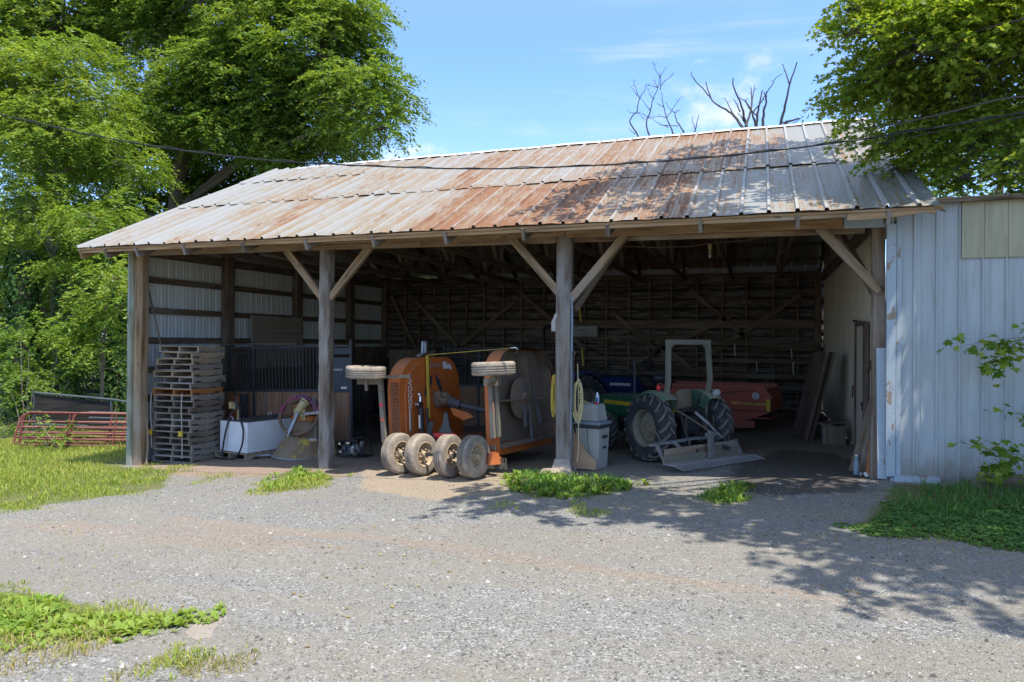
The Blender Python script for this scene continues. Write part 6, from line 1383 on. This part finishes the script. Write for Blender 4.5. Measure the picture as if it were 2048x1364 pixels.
def sprays(cl, per, L, n_leaf, lw, seed=2, droop=.5, flat=.5):
    """leaf sprays in flattened clumps: each a drooping stalk with leaflets on both sides -> quads"""
    r = np.random.default_rng(seed)
    k = np.maximum(2, (per * cl[:, 3] ** 1.7 / .35).astype(int)); idx = np.repeat(np.arange(len(cl)), k); n = len(idx)
    C = cl[idx]; d = unit(r.normal(size=(n, 3))); rad = C[:, 3:4] * r.random((n, 1)) ** .45
    o = C[:, :3] + d * rad * np.array([1, 1, flat])
    out = unit(d * .9 + C[:, 4:7] * .8 + r.normal(size=(n, 3)) * .35); out[:, 2] = out[:, 2] * .4; out = unit(out)
    Ls = L * r.uniform(.6, 1.25, n)
    t = np.linspace(.12, 1, n_leaf); side = np.where(np.arange(n_leaf) % 2, 1., -1.)
    pos = o[:, None] + out[:, None] * (t[None, :, None] * Ls[:, None, None]); pos[..., 2] -= droop * Ls[:, None] * t[None] ** 2
    rt = unit(np.cross(out, np.array([0, 0, 1.])))
    ld = unit(out[:, None] * .55 + rt[:, None] * side[None, :, None] * .85 + np.array([0, 0, -.35]) + r.normal(size=(n, n_leaf, 3)) * .28)
    up = unit(np.array([0, 0, 1.]) + r.normal(size=(n, n_leaf, 3)) * .55); wdir = unit(np.cross(ld, up))
    ll = lw[0] * r.uniform(.65, 1.25, (n, n_leaf, 1)); ww = ll * lw[1] * .5
    return pos.reshape(-1, 3), ld.reshape(-1, 3), wdir.reshape(-1, 3), ll.reshape(-1, 1), ww.reshape(-1, 1)
def leaf_quads(pos, ld, wd, ll, ww):
    nrm = np.cross(ld, wd)
    V = np.stack([pos, pos + ld * ll * .45 + wd * ww + nrm * ll * .06, pos + ld * ll, pos + ld * ll * .45 - wd * ww + nrm * ll * .06], 1)
    return V.reshape(-1, 3), np.arange(len(pos) * 4).reshape(-1, 4)
MAPLE = np.array([(0, 0), (.10, .22), (.42, .20), (.30, .36), (.52, .62), (.20, .56), (.14, .70), (0, 1.0), (-.14, .70), (-.20, .56), (-.52, .62), (-.30, .36), (-.42, .20), (-.10, .22)])
def leaf_maple(pos, ld, wd, ll, ww):
    nrm = np.cross(ld, wd); P = MAPLE
    V = pos[:, None] + ld[:, None] * (ll[:, None] * P[None, :, 1:2]) + wd[:, None] * (ll[:, None] * P[None, :, 0:1]) + nrm[:, None] * (ll[:, None] * (-.18 * np.abs(P[None, :, 0:1])))
    return V.reshape(-1, 3), np.arange(len(pos) * 14).reshape(-1, 14)
def limb(mb, pts, r0, r1, n=7, wob=.08):
    P = [Vector(p) for p in pts]; out = []
    for i in range(len(P) - 1):
        p0, p1, p2, p3 = P[max(i - 1, 0)], P[i], P[i + 1], P[min(i + 2, len(P) - 1)]
        for s in range(4):
            q = s / 4; v = .5 * ((2 * p1) + (p2 - p0) * q + (2 * p0 - 5 * p1 + 4 * p2 - p3) * q * q + (3 * p1 - p0 - 3 * p2 + p3) * q ** 3)
            out.append(v + Vector((U(-1, 1), U(-1, 1), U(-1, 1))) * wob * (0 if (i == 0 and s == 0) else .5))
    out.append(P[-1]); m = len(out)
    mb.tube(out, [r0 + (r1 - r0) * (k / (m - 1)) ** .8 for k in range(m)], n)
def tree(name, label, cat, base, trunk_pts, r0, lobes, mat, bark, per=5, spray=10, L=.75, n_leaf=12, lw=(.2, .42), seed=1, csize=.75, twigs=True, group=None, maple=False, droop=.5, flat=.5, lk=1, extra=None):
    t = thing(name, label, cat, base, 0, group); b = Vector(base)
    cl = clumps_from(lobes, per, seed=seed, csize=csize)
    mb = MB(); tp = [Vector(p) for p in trunk_pts]; limb(mb, [p - b for p in tp], r0, r0 * .45, 10, .1)
    for (x, y, z, R_) in lobes:
        c = Vector((x, y, z)); s = min(tp[1:], key=lambda p: (p - c).length + max(0, p.z - c.z + .6) * 2)
        mid = s.lerp(c, .5) + Vector((U(-.4, .4), U(-.4, .4), (c - s).length * .10)); rr = max(.02, r0 * (.18 + .10 * R_) * lk)
        rr = min(rr, r0 * .5); limb(mb, [s - b, mid - b, c - b], rr, rr * .35, 7, .15)
        if twigs:
            near = [k for k in cl if (Vector(k[:3]) - c).length < R_ * 1.05]
            for k in near[::2]:
                e = Vector(k[:3]); m = c.lerp(e, .5) + Vector((U(-.2, .2), U(-.2, .2), .12 * R_)); limb(mb, [c - b, m - b, e - b], rr * .35, .012, 5, .06)
    mb.build('trunk', bark, t)
    V, F = (leaf_maple if maple else leaf_quads)(*sprays(cl, spray, L, n_leaf, lw, seed + 5, droop, flat))
    o = raw('crown', V - np.array(base), F, mat, t)
    if extra:
        for (x, y, z, R_) in extra:
            c = Vector((x, y, z)); s = min(tp[1:], key=lambda p: (p - c).length); limb(mb2 := MB(), [s - b, s.lerp(c, .5) + Vector((0, 0, .4)) - b, c - b], .07, .015, 6, .1); mb2.build('limb', bark, t)
        V, F = leaf_quads(*sprays(clumps_from(extra, 13, seed=seed + 9, csize=.5), 9, .5, 7, (.2, .85), seed + 2, .3, .5)); raw('crown', V - np.array(base), F, mat, t)
    return t
GB = -.975
T1 = [(-4.8, 14.2, 14.6, 2.43), (-7.6, 15.1, 16.9, 2.8), (-3.7, 14.6, 16.0, 1.55), (-3.0, 15.3, 16.6, 0.79), (-6.6, 15.4, 12.4, 2.56), (-2.4, 13.7, 12.1, 1.59), (-1.0, 13.5, 11.0, 0.87), (-4.6, 16.0, 11.3, 1.16), (-9.1, 14.3, 14.4, 2.78), (-10.5, 14.2, 12.2, 2.58), (-15.5, 16.5, 17.0, 2.61), (-8.5, 14.9, 10.8, 1.76), (-18.0, 16.0, 18.5, 2.37), (-12.8, 15.4, 18.8, 2.48), (-5.5, 15.4, 10.7, 1.04), (-16.4, 16.1, 20.9, 2.6), (-9.3, 15.1, 19.7, 2.85), (-5.8, 15.7, 18.8, 2.1), (-12.9, 13.7, 12.8, 2.13)]
tree('shade_tree', 'tallest broad green tree rising behind the left end of the barn roof', 'tree', (-14.4, 15.6, GB), [(-14.4, 15.6, GB - .2), (-14.2, 15.6, 4), (-13.9, 15.4, 8.5), (-13.2, 15.3, 12), (-11.8, 15.2, 15), (-10, 15.2, 18)], .55, T1, LM_['walnut'], MT['bark'], 6.2, 13, .95, 15, (.215, .40), 11, .95, group='trees behind the barn')
T4 = [(-16.8, 17.5, 11.9, 2.44), (-13.4, 17.2, 10.2, 1.83), (-16.9, 16.6, 8.8, 2.25), (-19.7, 16.1, 7.7, 2.14), (-12.0, 17.7, 10.8, 1.57), (-19.6, 16.9, 5.4, 1.64), (-21.2, 17.4, 3.2, 1.68), (-14.5, 17.5, 6.5, 2.0), (-13, 17.8, 4.6, 1.8), (-16.2, 17.5, 4.2, 1.8), (-22.5, 17, 11, 2.4), (-24, 17.5, 6, 2.2), (-11, 17.5, 8.2, 1.9), (-9, 17.5, 9.2, 1.7)]
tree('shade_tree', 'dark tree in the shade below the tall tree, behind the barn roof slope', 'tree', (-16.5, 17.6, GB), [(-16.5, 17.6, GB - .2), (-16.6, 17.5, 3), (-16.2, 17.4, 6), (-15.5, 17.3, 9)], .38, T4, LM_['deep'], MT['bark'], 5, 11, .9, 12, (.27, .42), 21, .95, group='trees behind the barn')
T6 = [(-21.0, 14.9, 18.4, 3.0), (-23.7, 14.0, 17.9, 2.7), (-22.1, 15.5, 21.5, 2.6), (-24.0, 17.4, 7.8, 2.58), (-28.0, 17.8, 8.1, 2.69), (-25.2, 17.8, 4.4, 2.34), (-23, 16, 12.5, 2.6), (-27, 16.5, 14, 2.8), (-20.5, 16, 13.5, 2.0), (-29, 16, 2.5, 2.6), (-24.5, 15.5, 1.2, 2.0), (-33, 17, 5, 3), (-19, 13.5, 1.5, 1.8), (-17, 12.5, 3, 1.6), (-22, 12, 2, 2), (-15.2, 12, 1, 1.4), (-18, 12.5, 5.5, 1.8), (-21, 13, 6, 2.2)]
tree('shade_tree', 'tall tree at the left edge behind the bright yellow green tree', 'tree', (-24, 16.5, GB), [(-24, 16.5, GB - .2), (-23.8, 16.4, 5), (-23.6, 16.2, 10), (-23, 15.6, 15)], .5, T6, LM_['walnut'], MT['bark'], 4.5, 10, .95, 12, (.28, .42), 31, .95, group='trees behind the barn')
T2 = [(-13.9, 7.8, 12.1, 1.7), (-12.5, 8.6, 13.2, 1.21), (-12.6, 7.9, 9.8, 1.87), (-10.5, 8.9, 9.1, 1.39), (-11.6, 8.8, 11.4, 1.2), (-13.0, 7.2, 7.1, 1.74), (-9.6, 7.3, 6.6, 1.21), (-14.4, 7.4, 4.9, 1.59), (-13.3, 8.9, 5.0, 1.23), (-15.1, 7.9, 9.8, 1.83), (-15.5, 7.6, 12.5, 1.7), (-11.2, 7.6, 4.6, .8)]
tree('young_tree', 'bright yellow green tree with drooping leaf sprays at the left edge', 'tree', (-12.9, 8.2, GB), [(-12.9, 8.2, GB - .2), (-12.95, 8.2, 2.5), (-13.05, 8.1, 5.5), (-12.9, 8.1, 8.5), (-12.7, 8.2, 11)], .19, T2, LM_['bright'], MT['barkgrey'], 9, 13, .75, 15, (.185, .36), 41, .72, droop=.65)
T5 = [(-7.0, 5.6, 4.2, 0.76), (-6.1, 5.3, 3.3, 0.66), (-7.9, 5.5, 3.1, 0.85), (-7.0, 5.4, 2.1, 0.75), (-8.4, 5.4, 1.9, 0.68), (-6.4, 5.6, 1.5, 0.5), (-5.7, 5.2, 4.0, .4)]
tree('young_tree', 'slim bright leafy tree just left of the barn corner post', 'tree', (-7.9, 6.0, GB), [(-7.9, 6.0, GB - .2), (-7.8, 5.9, 1), (-7.5, 5.7, 2.4), (-7.2, 5.6, 3.8)], .07, T5, LM_['bright'], MT['barkgrey'], 15, 12, .55, 12, (.18, .38), 51, .5, droop=.6)
def ivy_tree(base, h, r, label, seed):
    t = thing('ivy_trunk', label, 'tree', base, 0, 'ivy covered trunks')
    part('trunk', MT['bark'], t, lambda m: limb(m, [(0, 0, -.2), (U(-.1, .1), 0, h * .4), (U(-.3, .3), U(-.2, .2), h)], r, r * .6, 10, .06))
    rg = np.random.default_rng(seed); n = int(2600 * h / 5)
    z = rg.random(n) ** .9 * h; a = rg.uniform(0, 6.283, n); rr = r * (1.1 - .3 * z / h) + rg.random(n) ** 2 * (.28 + .2 * np.sin(z * 2 + seed))
    pos = np.stack([rr * np.cos(a), rr * np.sin(a), z], -1); out = np.stack([np.cos(a), np.sin(a), np.zeros(n)], -1)
    ld = unit(out * .4 + np.array([0, 0, -.9]) + rg.normal(size=(n, 3)) * .35); wd = unit(np.cross(ld, out + rg.normal(size=(n, 3)) * .3))
    ll = rg.uniform(.10, .19, (n, 1)); V, F = leaf_quads(pos, ld, wd, ll, ll * .42); raw('ivy', V, F, LM_['ivy'], t)
for i, (x, y, h, r, lab) in enumerate(((-13.0, 6.9, 6.5, .42, 'thick ivy covered trunk at the far left edge'), (-11.3, 7.6, 5.6, .34, 'ivy covered trunk in the middle of three behind the red gates'), (-9.9, 8.4, 5.0, .24, 'thin ivy covered trunk nearest the barn among three'))): ivy_tree((x, y, GB), h, r, lab, 60 + i)
def bare_trunk(x, y, dx, h, r, lab):
    t = thing('tree_trunk', lab, 'tree', (x, y, GB)); part('trunk', MT['bark'], t, lambda m: (limb(m, [(0, 0, -.2), (dx * .4, 0, h * .45), (dx, .2, h)], r, r * .55, 9, .06), limb(m, [(dx * .4, 0, h * .45), (dx * .4 - .5, .3, h * .75), (dx * .4 - .8, .4, h)], r * .5, r * .2, 7, .05)))
    cl = clumps_from([(x + dx, y + .3, GB + h, 1.2), (x + dx - .9, y + .5, GB + h + .3, 1.0)], 6, seed=int(h * 10), csize=.6); V, F = leaf_quads(*sprays(cl, 9, .6, 11, (.19, .4), 7)); raw('crown', V - np.array((x, y, GB)), F, LM_['deep'], t)
bare_trunk(-9.0, 10.2, .8, 5.2, .2, 'leaning dark trunk behind the fence, left of the barn corner'); bare_trunk(-7.0, 11.3, -.5, 5.6, .17, 'dark forked trunk behind the fence, next to the barn corner')
def bush(name, label, lobes, mat, base, seed, per=10, L=.4, lw=(.15, .45), spray=10):
    t = thing(name, label, 'bush', base); b = Vector(base)
    part('stems', MT['barkgrey'], t, lambda m: [limb(m, [(U(-.2, .2), U(-.2, .2), -.1), (Vector(l[:3]) - b) * .5 + Vector((U(-.1, .1), 0, .1)), Vector(l[:3]) - b], .025, .008, 5, .05) for l in lobes])
    cl = clumps_from(lobes, per, seed=seed, csize=.42); V, F = leaf_quads(*sprays(cl, spray, L, 9, lw, seed + 3)); raw('foliage', V - np.array(base), F, mat, t)
bush('bush', 'leafy green bush at the left edge beside the red gates', [(-9.0, 3.6, 0.5, 0.96), (-8.0, 3.8, 1.1, 0.72), (-8.2, 3.6, 1.8, 0.79), (-9.3, 3.8, -0.5, 0.73), (-7.7, 3.8, 0.2, 0.48), (-9.0, 3.9, 2.6, 0.81), (-8.4, 3.4, -.4, .5)], LM_['walnut'], (-8.6, 3.7, GB), 71, 9)
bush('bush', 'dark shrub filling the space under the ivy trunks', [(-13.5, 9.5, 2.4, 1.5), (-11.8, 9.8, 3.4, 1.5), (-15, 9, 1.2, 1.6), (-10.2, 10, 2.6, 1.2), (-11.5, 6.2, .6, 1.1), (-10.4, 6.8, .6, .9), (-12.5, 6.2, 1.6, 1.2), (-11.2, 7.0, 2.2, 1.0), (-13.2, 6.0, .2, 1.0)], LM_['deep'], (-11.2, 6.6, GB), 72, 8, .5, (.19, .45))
bush('bush', 'bright weeds climbing through the left red gate', [(-4.9, 2.0, -.45, .36), (-5.2, 2.0, -.7, .34), (-4.6, 2.1, -.75, .28), (-5.7, 2.1, -.8, .2), (-6.1, 2.2, -.05, .2)], LM_['bright'], (-5.0, 2.0, GB), 73, 26, .26, (.11, .5))
# maple over the shed
M1 = [(15.6, 0.5, 7.5, 0.62), (16.1, -0.3, 6.6, 0.77), (15.6, 0.8, 6.5, 0.72), (15.1, 0.9, 6.4, 0.39), (16.5, 0.8, 6.1, 0.79), (16.9, 0.3, 6.4, 0.75), (17.3, 0.5, 7.2, 0.72), (17.05, 0.25, 5.2, 0.55), (16.3, 0.7, 5.4, 0.5), (15.7, 0.3, 5.4, 0.37), (15.2, -0.1, 5.6, 0.24), (16.7, 0.0, 4.72, 0.26), (15.9, 0.8, 5.1, 0.27), (16.7, 1.0, 4.85, 0.16), (17.3, -0.5, 4.75, 0.26), (18.1, 0.7, 6.0, 0.79), (17.9, 0.1, 6.9, 0.75), (15.0, -0.4, 7.0, 0.26), (15.0, -0.1, 7.5, 0.3), (16.6, .2, 7.6, .7), (17.5, .7, 4.95, .3), (18.2, .6, 5.1, .5), (16.5, 1.3, 5.1, .3), (17.9, 1.2, 4.9, .35)]
M2 = [(13.0, -4.3, 8.4, .9), (14.3, -4.2, 8.6, .9), (15.6, -4.4, 8.6, 1.0), (17.2, -4.2, 8.6, 1.2), (18.6, -3.4, 8.2, 1.2), (18.8, -5.6, 8.2, 1.2), (18.4, -6.9, 8.6, 1.0), (20.2, -3.5, 9.5, 1.5), (18.0, -3.0, 9.0, .9), (19.3, -1.5, 7.2, 1.0), (12.9, -.6, 10.3, .9), (14.0, .4, 10.4, 1.0), (15.0, .9, 10.2, .9), (13.4, 1.4, 10.9, .8), (14.4, 2.6, 10.8, .8), (15.8, 2.2, 10.2, .9), (17.2, -5.6, 9.2, 1.0), (20.6, -.2, 9.8, 1.2), (20.4, .2, 7.4, 1.3), (14.8, -1.6, 9.9, .8)]
MB_ = (20.6, -2.4, .1)
tree('maple_tree', 'large maple overhanging the right end of the barn roof and shed', 'tree', MB_, [(20.6, -2.4, -.2), (20.5, -2.3, 2.5), (20.3, -2.2, 4.5), (19.6, -1.8, 6.2), (18.8, -1.4, 7.6), (18, -1.2, 9)], .42, M1, LM_['maple'], MT['dead'], 95, 18, .34, 8, (.10, 1), 81, .34, maple=True, droop=.35, flat=.55, lk=.32, extra=M2)
def sapling():
    base = (18.1, -1.3, .05); t = thing('maple_sapling', 'low maple shoots with lobed leaves hanging before the shed wall', 'sapling', base); b = np.array(base)
    tips = [((18.1, -1.25, 2.2), (17.2, -1.0, 2.25), (16.42, -.9, 2.12)), ((17.2, -1.0, 2.25), (16.9, -.95, 2.02), (16.8, -.9, 1.78)), ((18.1, -1.25, 1.3), (17.5, -1.05, 1.15), (17.05, -1.0, 1.18)), ((18.1, -1.25, .9), (17.2, -1.05, .62), (16.45, -.95, .74)), ((17.2, -1.05, .62), (16.95, -1.05, .45), (16.8, -1.0, .30)), ((17.6, -1.1, .74), (17.4, -1.15, .3), (17.2, -1.15, .12)), ((18.1, -1.25, 2.2), (17.6, -1.1, 2.35), (17.25, -1.0, 2.4))]
    part('stems', MT['barkgrey'], t, lambda m: ([limb(m, [(0, 0, -.1), (.02, .02, 1.2), (0, .05, 2.2)], .03, .015, 6, .02)], [limb(m, [Vector(p) - Vector(base) for p in q], .010, .003, 5, .015) for q in tips]))
    r = np.random.default_rng(5); pos = []; 
    for q in tips:
        A = [np.array(p) for p in q]
        for s in np.linspace(.25, 1, 9):
            c = A[0] * (1 - s) ** 2 + 2 * A[1] * s * (1 - s) + A[2] * s * s
            if c[0] > 17.9: continue
            for _ in range(7): pos.append(c + r.normal(size=3) * np.array([.09, .08, .07]))
    pos = np.array(pos); n = len(pos); a = r.uniform(0, 6.283, n)
    ld = unit(np.stack([np.cos(a), np.sin(a) - .3, -.55 + r.normal(size=n) * .35], -1)); up = unit(np.array([0, -.3, 1.]) + r.normal(size=(n, 3)) * .4); wd = unit(np.cross(ld, up)); ll = r.uniform(.09, .19, (n, 1))
    V, F = leaf_maple(pos, ld, wd, ll, ll); raw('foliage', V - b, F, LM_['maple'], t)
sapling()
RBL = [(19.4, 14.5, 8.2, 1.01), (20.4, 14.7, 8.0, 0.83), (21.1, 13.1, 7.9, 0.92), (20.9, 14.2, 9.1, 1.3), (19.3, 13.1, 9.1, 1.11), (21.9, 14.4, 9.6, 1.45), (22.5, 14, 7.0, 1.6), (20.2, 14, 6.4, 1.5), (24, 14, 8.5, 2)]
tree('young_tree', 'pale green tree seen behind the shed roof through the maple', 'tree', (21.3, 14.3, .1), [(21.3, 14.3, -.1), (21.2, 14.3, 3), (21.1, 14.2, 6), (21, 14.2, 8)], .2, RBL, LM_['bright'], MT['barkgrey'], 5, 9, .6, 11, (.2, .4), 91, .7)
# far trees
for i, (x, y, s) in enumerate(((-34, 46, 1.0), (-25, 52, 1.1), (-17, 48, .9), (-43, 50, 1.15), (-9, 55, 1.0))):
    rl = random.Random(i); lobs = [(x + rl.uniform(-3, 3) * s, y + rl.uniform(-2, 2), 2.2 + rl.uniform(0, 5) * s, rl.uniform(1.6, 2.6) * s) for _ in range(9)]
    tree('distant_tree', 'pale green distant tree across the field, seen through gaps under the left trees', 'tree', (x, y, GB), [(x, y, GB - .3), (x, y, 2), (x, y, 5)], .3, lobs, LM_['bright'], MT['bark'], 1.6, 4, 1.2, 9, (.5, .6), 100 + i, 1.5, False, 'distant trees across the field')
# dead trees behind the ridge
DA = [[(8.72, 11.01), (8.37, 11.67), (8.67, 12.06), (8.79, 12.6), (9.0, 12.91), (9.04, 13.2)], [(9.17, 10.97), (9.05, 11.61), (9.21, 12.09), (9.33, 12.58), (9.53, 13.02), (9.63, 13.63)], [(8.67, 12.06), (9.02, 11.61)], [(8.79, 12.6), (8.53, 13.26), (8.49, 13.56)], [(8.79, 12.6), (8.58, 12.87)], [(9.21, 12.09), (8.92, 12.5), (8.79, 12.6)], [(9.33, 12.58), (9.16, 12.89), (8.99, 13.37)], [(9.53, 13.02), (9.24, 13.72)], [(9.53, 13.02), (9.04, 13.16)], [(9.62, 12.93), (9.65, 13.38), (9.45, 13.74), (9.41, 13.99)], [(9.66, 13.13), (9.9, 13.39), (10.2, 13.65)], [(9.65, 13.38), (9.74, 13.66), (9.92, 13.93)], [(10.2, 11.02), (9.91, 11.69), (9.74, 12.29), (9.64, 12.92)], [(9.91, 11.73), (10.23, 12.28), (10.39, 12.59), (10.57, 12.74)], [(9.91, 11.73), (9.58, 11.85), (9.21, 11.8)], [(9.74, 12.29), (9.41, 12.57)], [(10.64, 11.0), (10.36, 11.48), (10.24, 11.91), (10.44, 12.07)], [(10.24, 11.91), (10.03, 12.05), (9.95, 12.2)], [(10.44, 11.18), (9.59, 11.35)], [(9.99, 11.31), (9.5, 11.5), (9.34, 11.66)], [(8.67, 12.04), (8.37, 12.07), (8.27, 12.19)], [(8.5, 11.24), (8.16, 11.58)], [(9.21, 11.8), (8.67, 12.23)], [(11.04, 11.0), (11.12, 11.2), (11.24, 11.68)], [(11.08, 11.21), (10.96, 11.51), (10.96, 11.79)]]
DB = [[(12.98, 10.97), (12.69, 11.42), (12.34, 11.74), (11.99, 11.97), (11.73, 12.29), (11.51, 13.0)], [(11.73, 12.29), (11.39, 12.73), (10.95, 13.31), (10.95, 13.52)], [(12.69, 11.42), (12.45, 11.93), (12.29, 12.35)], [(13.11, 10.98), (13.22, 11.41), (13.33, 12.0), (13.29, 12.76)], [(13.33, 12.0), (13.44, 12.98)], [(13.15, 11.01), (13.03, 11.55), (12.91, 12.0), (12.64, 12.67), (12.58, 13.08)], [(13.26, 11.76), (13.06, 12.19), (12.76, 12.46)], [(13.07, 11.3), (12.91, 11.6), (12.76, 11.69)], [(12.88, 11.68), (12.62, 12.15)], [(13.53, 10.96), (13.54, 11.46), (13.63, 11.93), (13.74, 12.47)], [(13.54, 11.46), (13.26, 11.76), (13.06, 12.07)], [(13.49, 11.02), (13.3, 11.52)], [(13.75, 10.96), (13.8, 11.63), (13.9, 11.94), (13.78, 12.31)], [(13.9, 11.94), (13.89, 12.3)], [(13.41, 11.63), (13.71, 12.04), (14.08, 12.63), (14.23, 12.89), (14.5, 13.06)], [(14.44, 10.93), (14.6, 11.63), (14.74, 12.4), (15.01, 13.19)], [(14.74, 12.4), (14.6, 12.85), (14.48, 13.24)], [(14.51, 11.2), (14.83, 11.0), (15.3, 11.23)], [(14.61, 10.96), (15.12, 10.99)]]
def dead(label, br, x0, thick):
    t = thing('dead_tree', label, 'tree', (x0, 18, -.3), 0, 'bare trees behind the ridge'); mb = MB(); r = random.Random(3)
    limb(mb, [(0, 0, -.2), (.1, 0, 4), (.0, 0, 8)], .26, .16, 9, .08)
    ends = {}
    for q in br:
        yo = ends.get(q[0], 0 if q[0][1] > 11.3 else r.uniform(-.5, .5)); ye = yo + r.uniform(-.7, .7)
        P = [(p[0] - x0, yo + (ye - yo) * i / (len(q) - 1), p[1] + .3) for i, p in enumerate(q)]
        for i, p in enumerate(q): ends.setdefault(p, yo + (ye - yo) * i / (len(q) - 1))
        big = thick if q[0][1] < 11.15 else thick * .55
        if q[0][1] < 11.15: limb(mb, [(0, 0, 8.0), (P[0][0] * .6, P[0][1] * .6, 9.9), P[0]], .15, big, 7, .05)
        limb(mb, P, big, big * .32, 6, .035)
        for _ in range(2):
            k = r.randrange(len(P) - 1); f = r.random(); a = Vector(P[k]).lerp(Vector(P[k + 1]), f); s = r.choice((-1, 1)); mb.tube([a, a + Vector((s * r.uniform(.05, .16), r.uniform(-.1, .1), r.uniform(.0, .14)))], [.010, .005], 4)
    mb.build('branches', MT['dead'], t)
dead('thin twiggy dead tree behind the roof ridge, left of the pair', DA, 9.7, .036); dead('stout dead tree with broken limbs behind the roof ridge, right of the pair', DB, 13.4, .062)
# ------------------------------------------------------------------ gates, fence, panel, wires
def gate(label, p, q, h, lean, nb=5, mids=(.33, .66), mat=None):
    a = Vector(p); b = Vector(q); d = (b - a); L = d.length; d.normalize(); n = Vector((-d.y, d.x, 0)).normalized()
    t = thing('tube_gate', label, 'gate', p, 0, 'tube gates leaning in a stack'); up = (Vector((0, 0, 1)) + n * lean).normalized(); mat = mat or MT['gatered']
    P = lambda s, z: d * s + up * z
    part('frame', mat, t, lambda m: m.tube([P(0, 0), P(0, h - .2), P(.06, h - .06), P(.2, h), P(L - .2, h), P(L - .06, h - .06), P(L, h - .2), P(L, 0)], .032, 8))
    for i in range(nb): part('gate_bar', mat, t, lambda m: m.cyl(P(0, .12 + (h - .22) * i / nb), P(L, .12 + (h - .22) * i / nb + .02), .024, n=7))
    for f in mids: part('brace', mat, t, lambda m: m.cyl(P(L * f, .08), P(L * f, h - .02), .022, n=7))
gate('longest faded red tube gate in front of the leaning stack', (-6.3, 1.9, -1.0), (-2.1, 2.9, -1.0), 1.04, .2)
gate('faded red tube gate second in the stack, its corner showing mid way', (-5.0, 2.35, -1.0), (-1.6, 3.25, -1.0), 1.05, .32)
gate('lowest faded red tube gate leaning far back in the stack', (-6.9, 2.15, -1.0), (-2.4, 3.7, -1.0), 1.0, .42)
def dpan():
    t = thing('livestock_panel', 'dark infilled panel in a blue grey tube frame behind the red gates', 'panel', (-7.3, 3.1, GB))
    part('infill', MT['darkboard'], t, lambda m: m.prism([(0, .55), (2.3, .5), (2.3, 1.2), (0, 1.42)], (0, .03, 0), lambda a, b: (a, .3 * a, b)))
    part('frame', MT['panelblue'], t, lambda m: (m.tube([(-.1, -.03, 1.48), (2.4, .69, 1.28), (4.4, 1.3, .98)], .035, 7), m.tube([(0, 0, .5), (2.4, .7, .45), (4.4, 1.3, .4)], .03, 7), m.cyl((2.35, .68, 0), (2.35, .68, 1.3), .035, n=7), m.cyl((0, 0, 0), (0, 0, 1.5), .03, n=7)))
    part('stacked_rail', MT['panelblue'], t, lambda m: [m.cyl((1.8, .4, .25 + .16 * i), (5.2, 1.2, .22 + .16 * i), .04, n=7) for i in range(5)])
dpan()
def fence():
    t = thing('board_fence', 'dark board fence running behind the red gates to the barn', 'fence', (-14, 9.6, GB))
    for i in range(6): part('fence_post', MT['darkboard'], t, lambda m: m.bar((2.4 * i, .06, -.2), (2.4 * i, .06, 1.55), .13, .13, (0, 1, 0)))
    for z in (.45, .95, 1.4): part('rail', MT['darkboard'], t, lambda m: m.bar((-1, 0, z), (13.2, 0, z + .03), .04, .16))
fence()
tag(part('field', MT['bark'], None, lambda m: m.bar((-6.6, .2, -.95), (-5.6, .05, -.95), .05, .03)), 'short grey stick lying in the lawn at the left', 'stick').name = 'fallen_stick'
W = [(-9.5, 9.6), (-6, 8.35), (-3.48, 7.47), (-1.6, 6.91), (1.88, 6.03), (4.87, 5.46), (6.98, 5.18), (9.22, 4.95), (10.98, 4.86), (12.13, 4.84), (13.37, 4.85), (14.85, 4.92), (16.86, 5.11), (19.5, 5.5), (24, 6.3)]
def wire(m):
    limb(m, [(x, -2.0, z) for x, z in W], .012, .012, 6, 0)
    k = 0
    P = []
    for i in range(len(W) - 1):
        for s in range(14):
            f = s / 14; x = W[i][0] + (W[i + 1][0] - W[i][0]) * f; z = W[i][1] + (W[i + 1][1] - W[i][1]) * f; a = x * 7; P.append((x, -2 + .016 * math.cos(a), z + .016 * math.sin(a)))
    m.tube(P, .007, 5)
tag(part('service_cable', MT['wire'], None, wire), 'twisted black service cable sagging across the front of the barn', 'cable')
tag(part('thin_wire', MT['wire'], None, lambda m: limb(m, [(-19, 9, 11.9), (-17.28, 9.0, 10.88), (-15.48, 9.0, 10.06), (-12.63, 9.0, 8.66), (-10.74, 9.0, 7.75), (-8.93, 9.0, 7.08), (-5.0, 9.0, 6.0), (-.6, 9, 5.0)], .014, .014, 5, 0)), 'thin black wire descending through the left trees to the barn', 'cable')
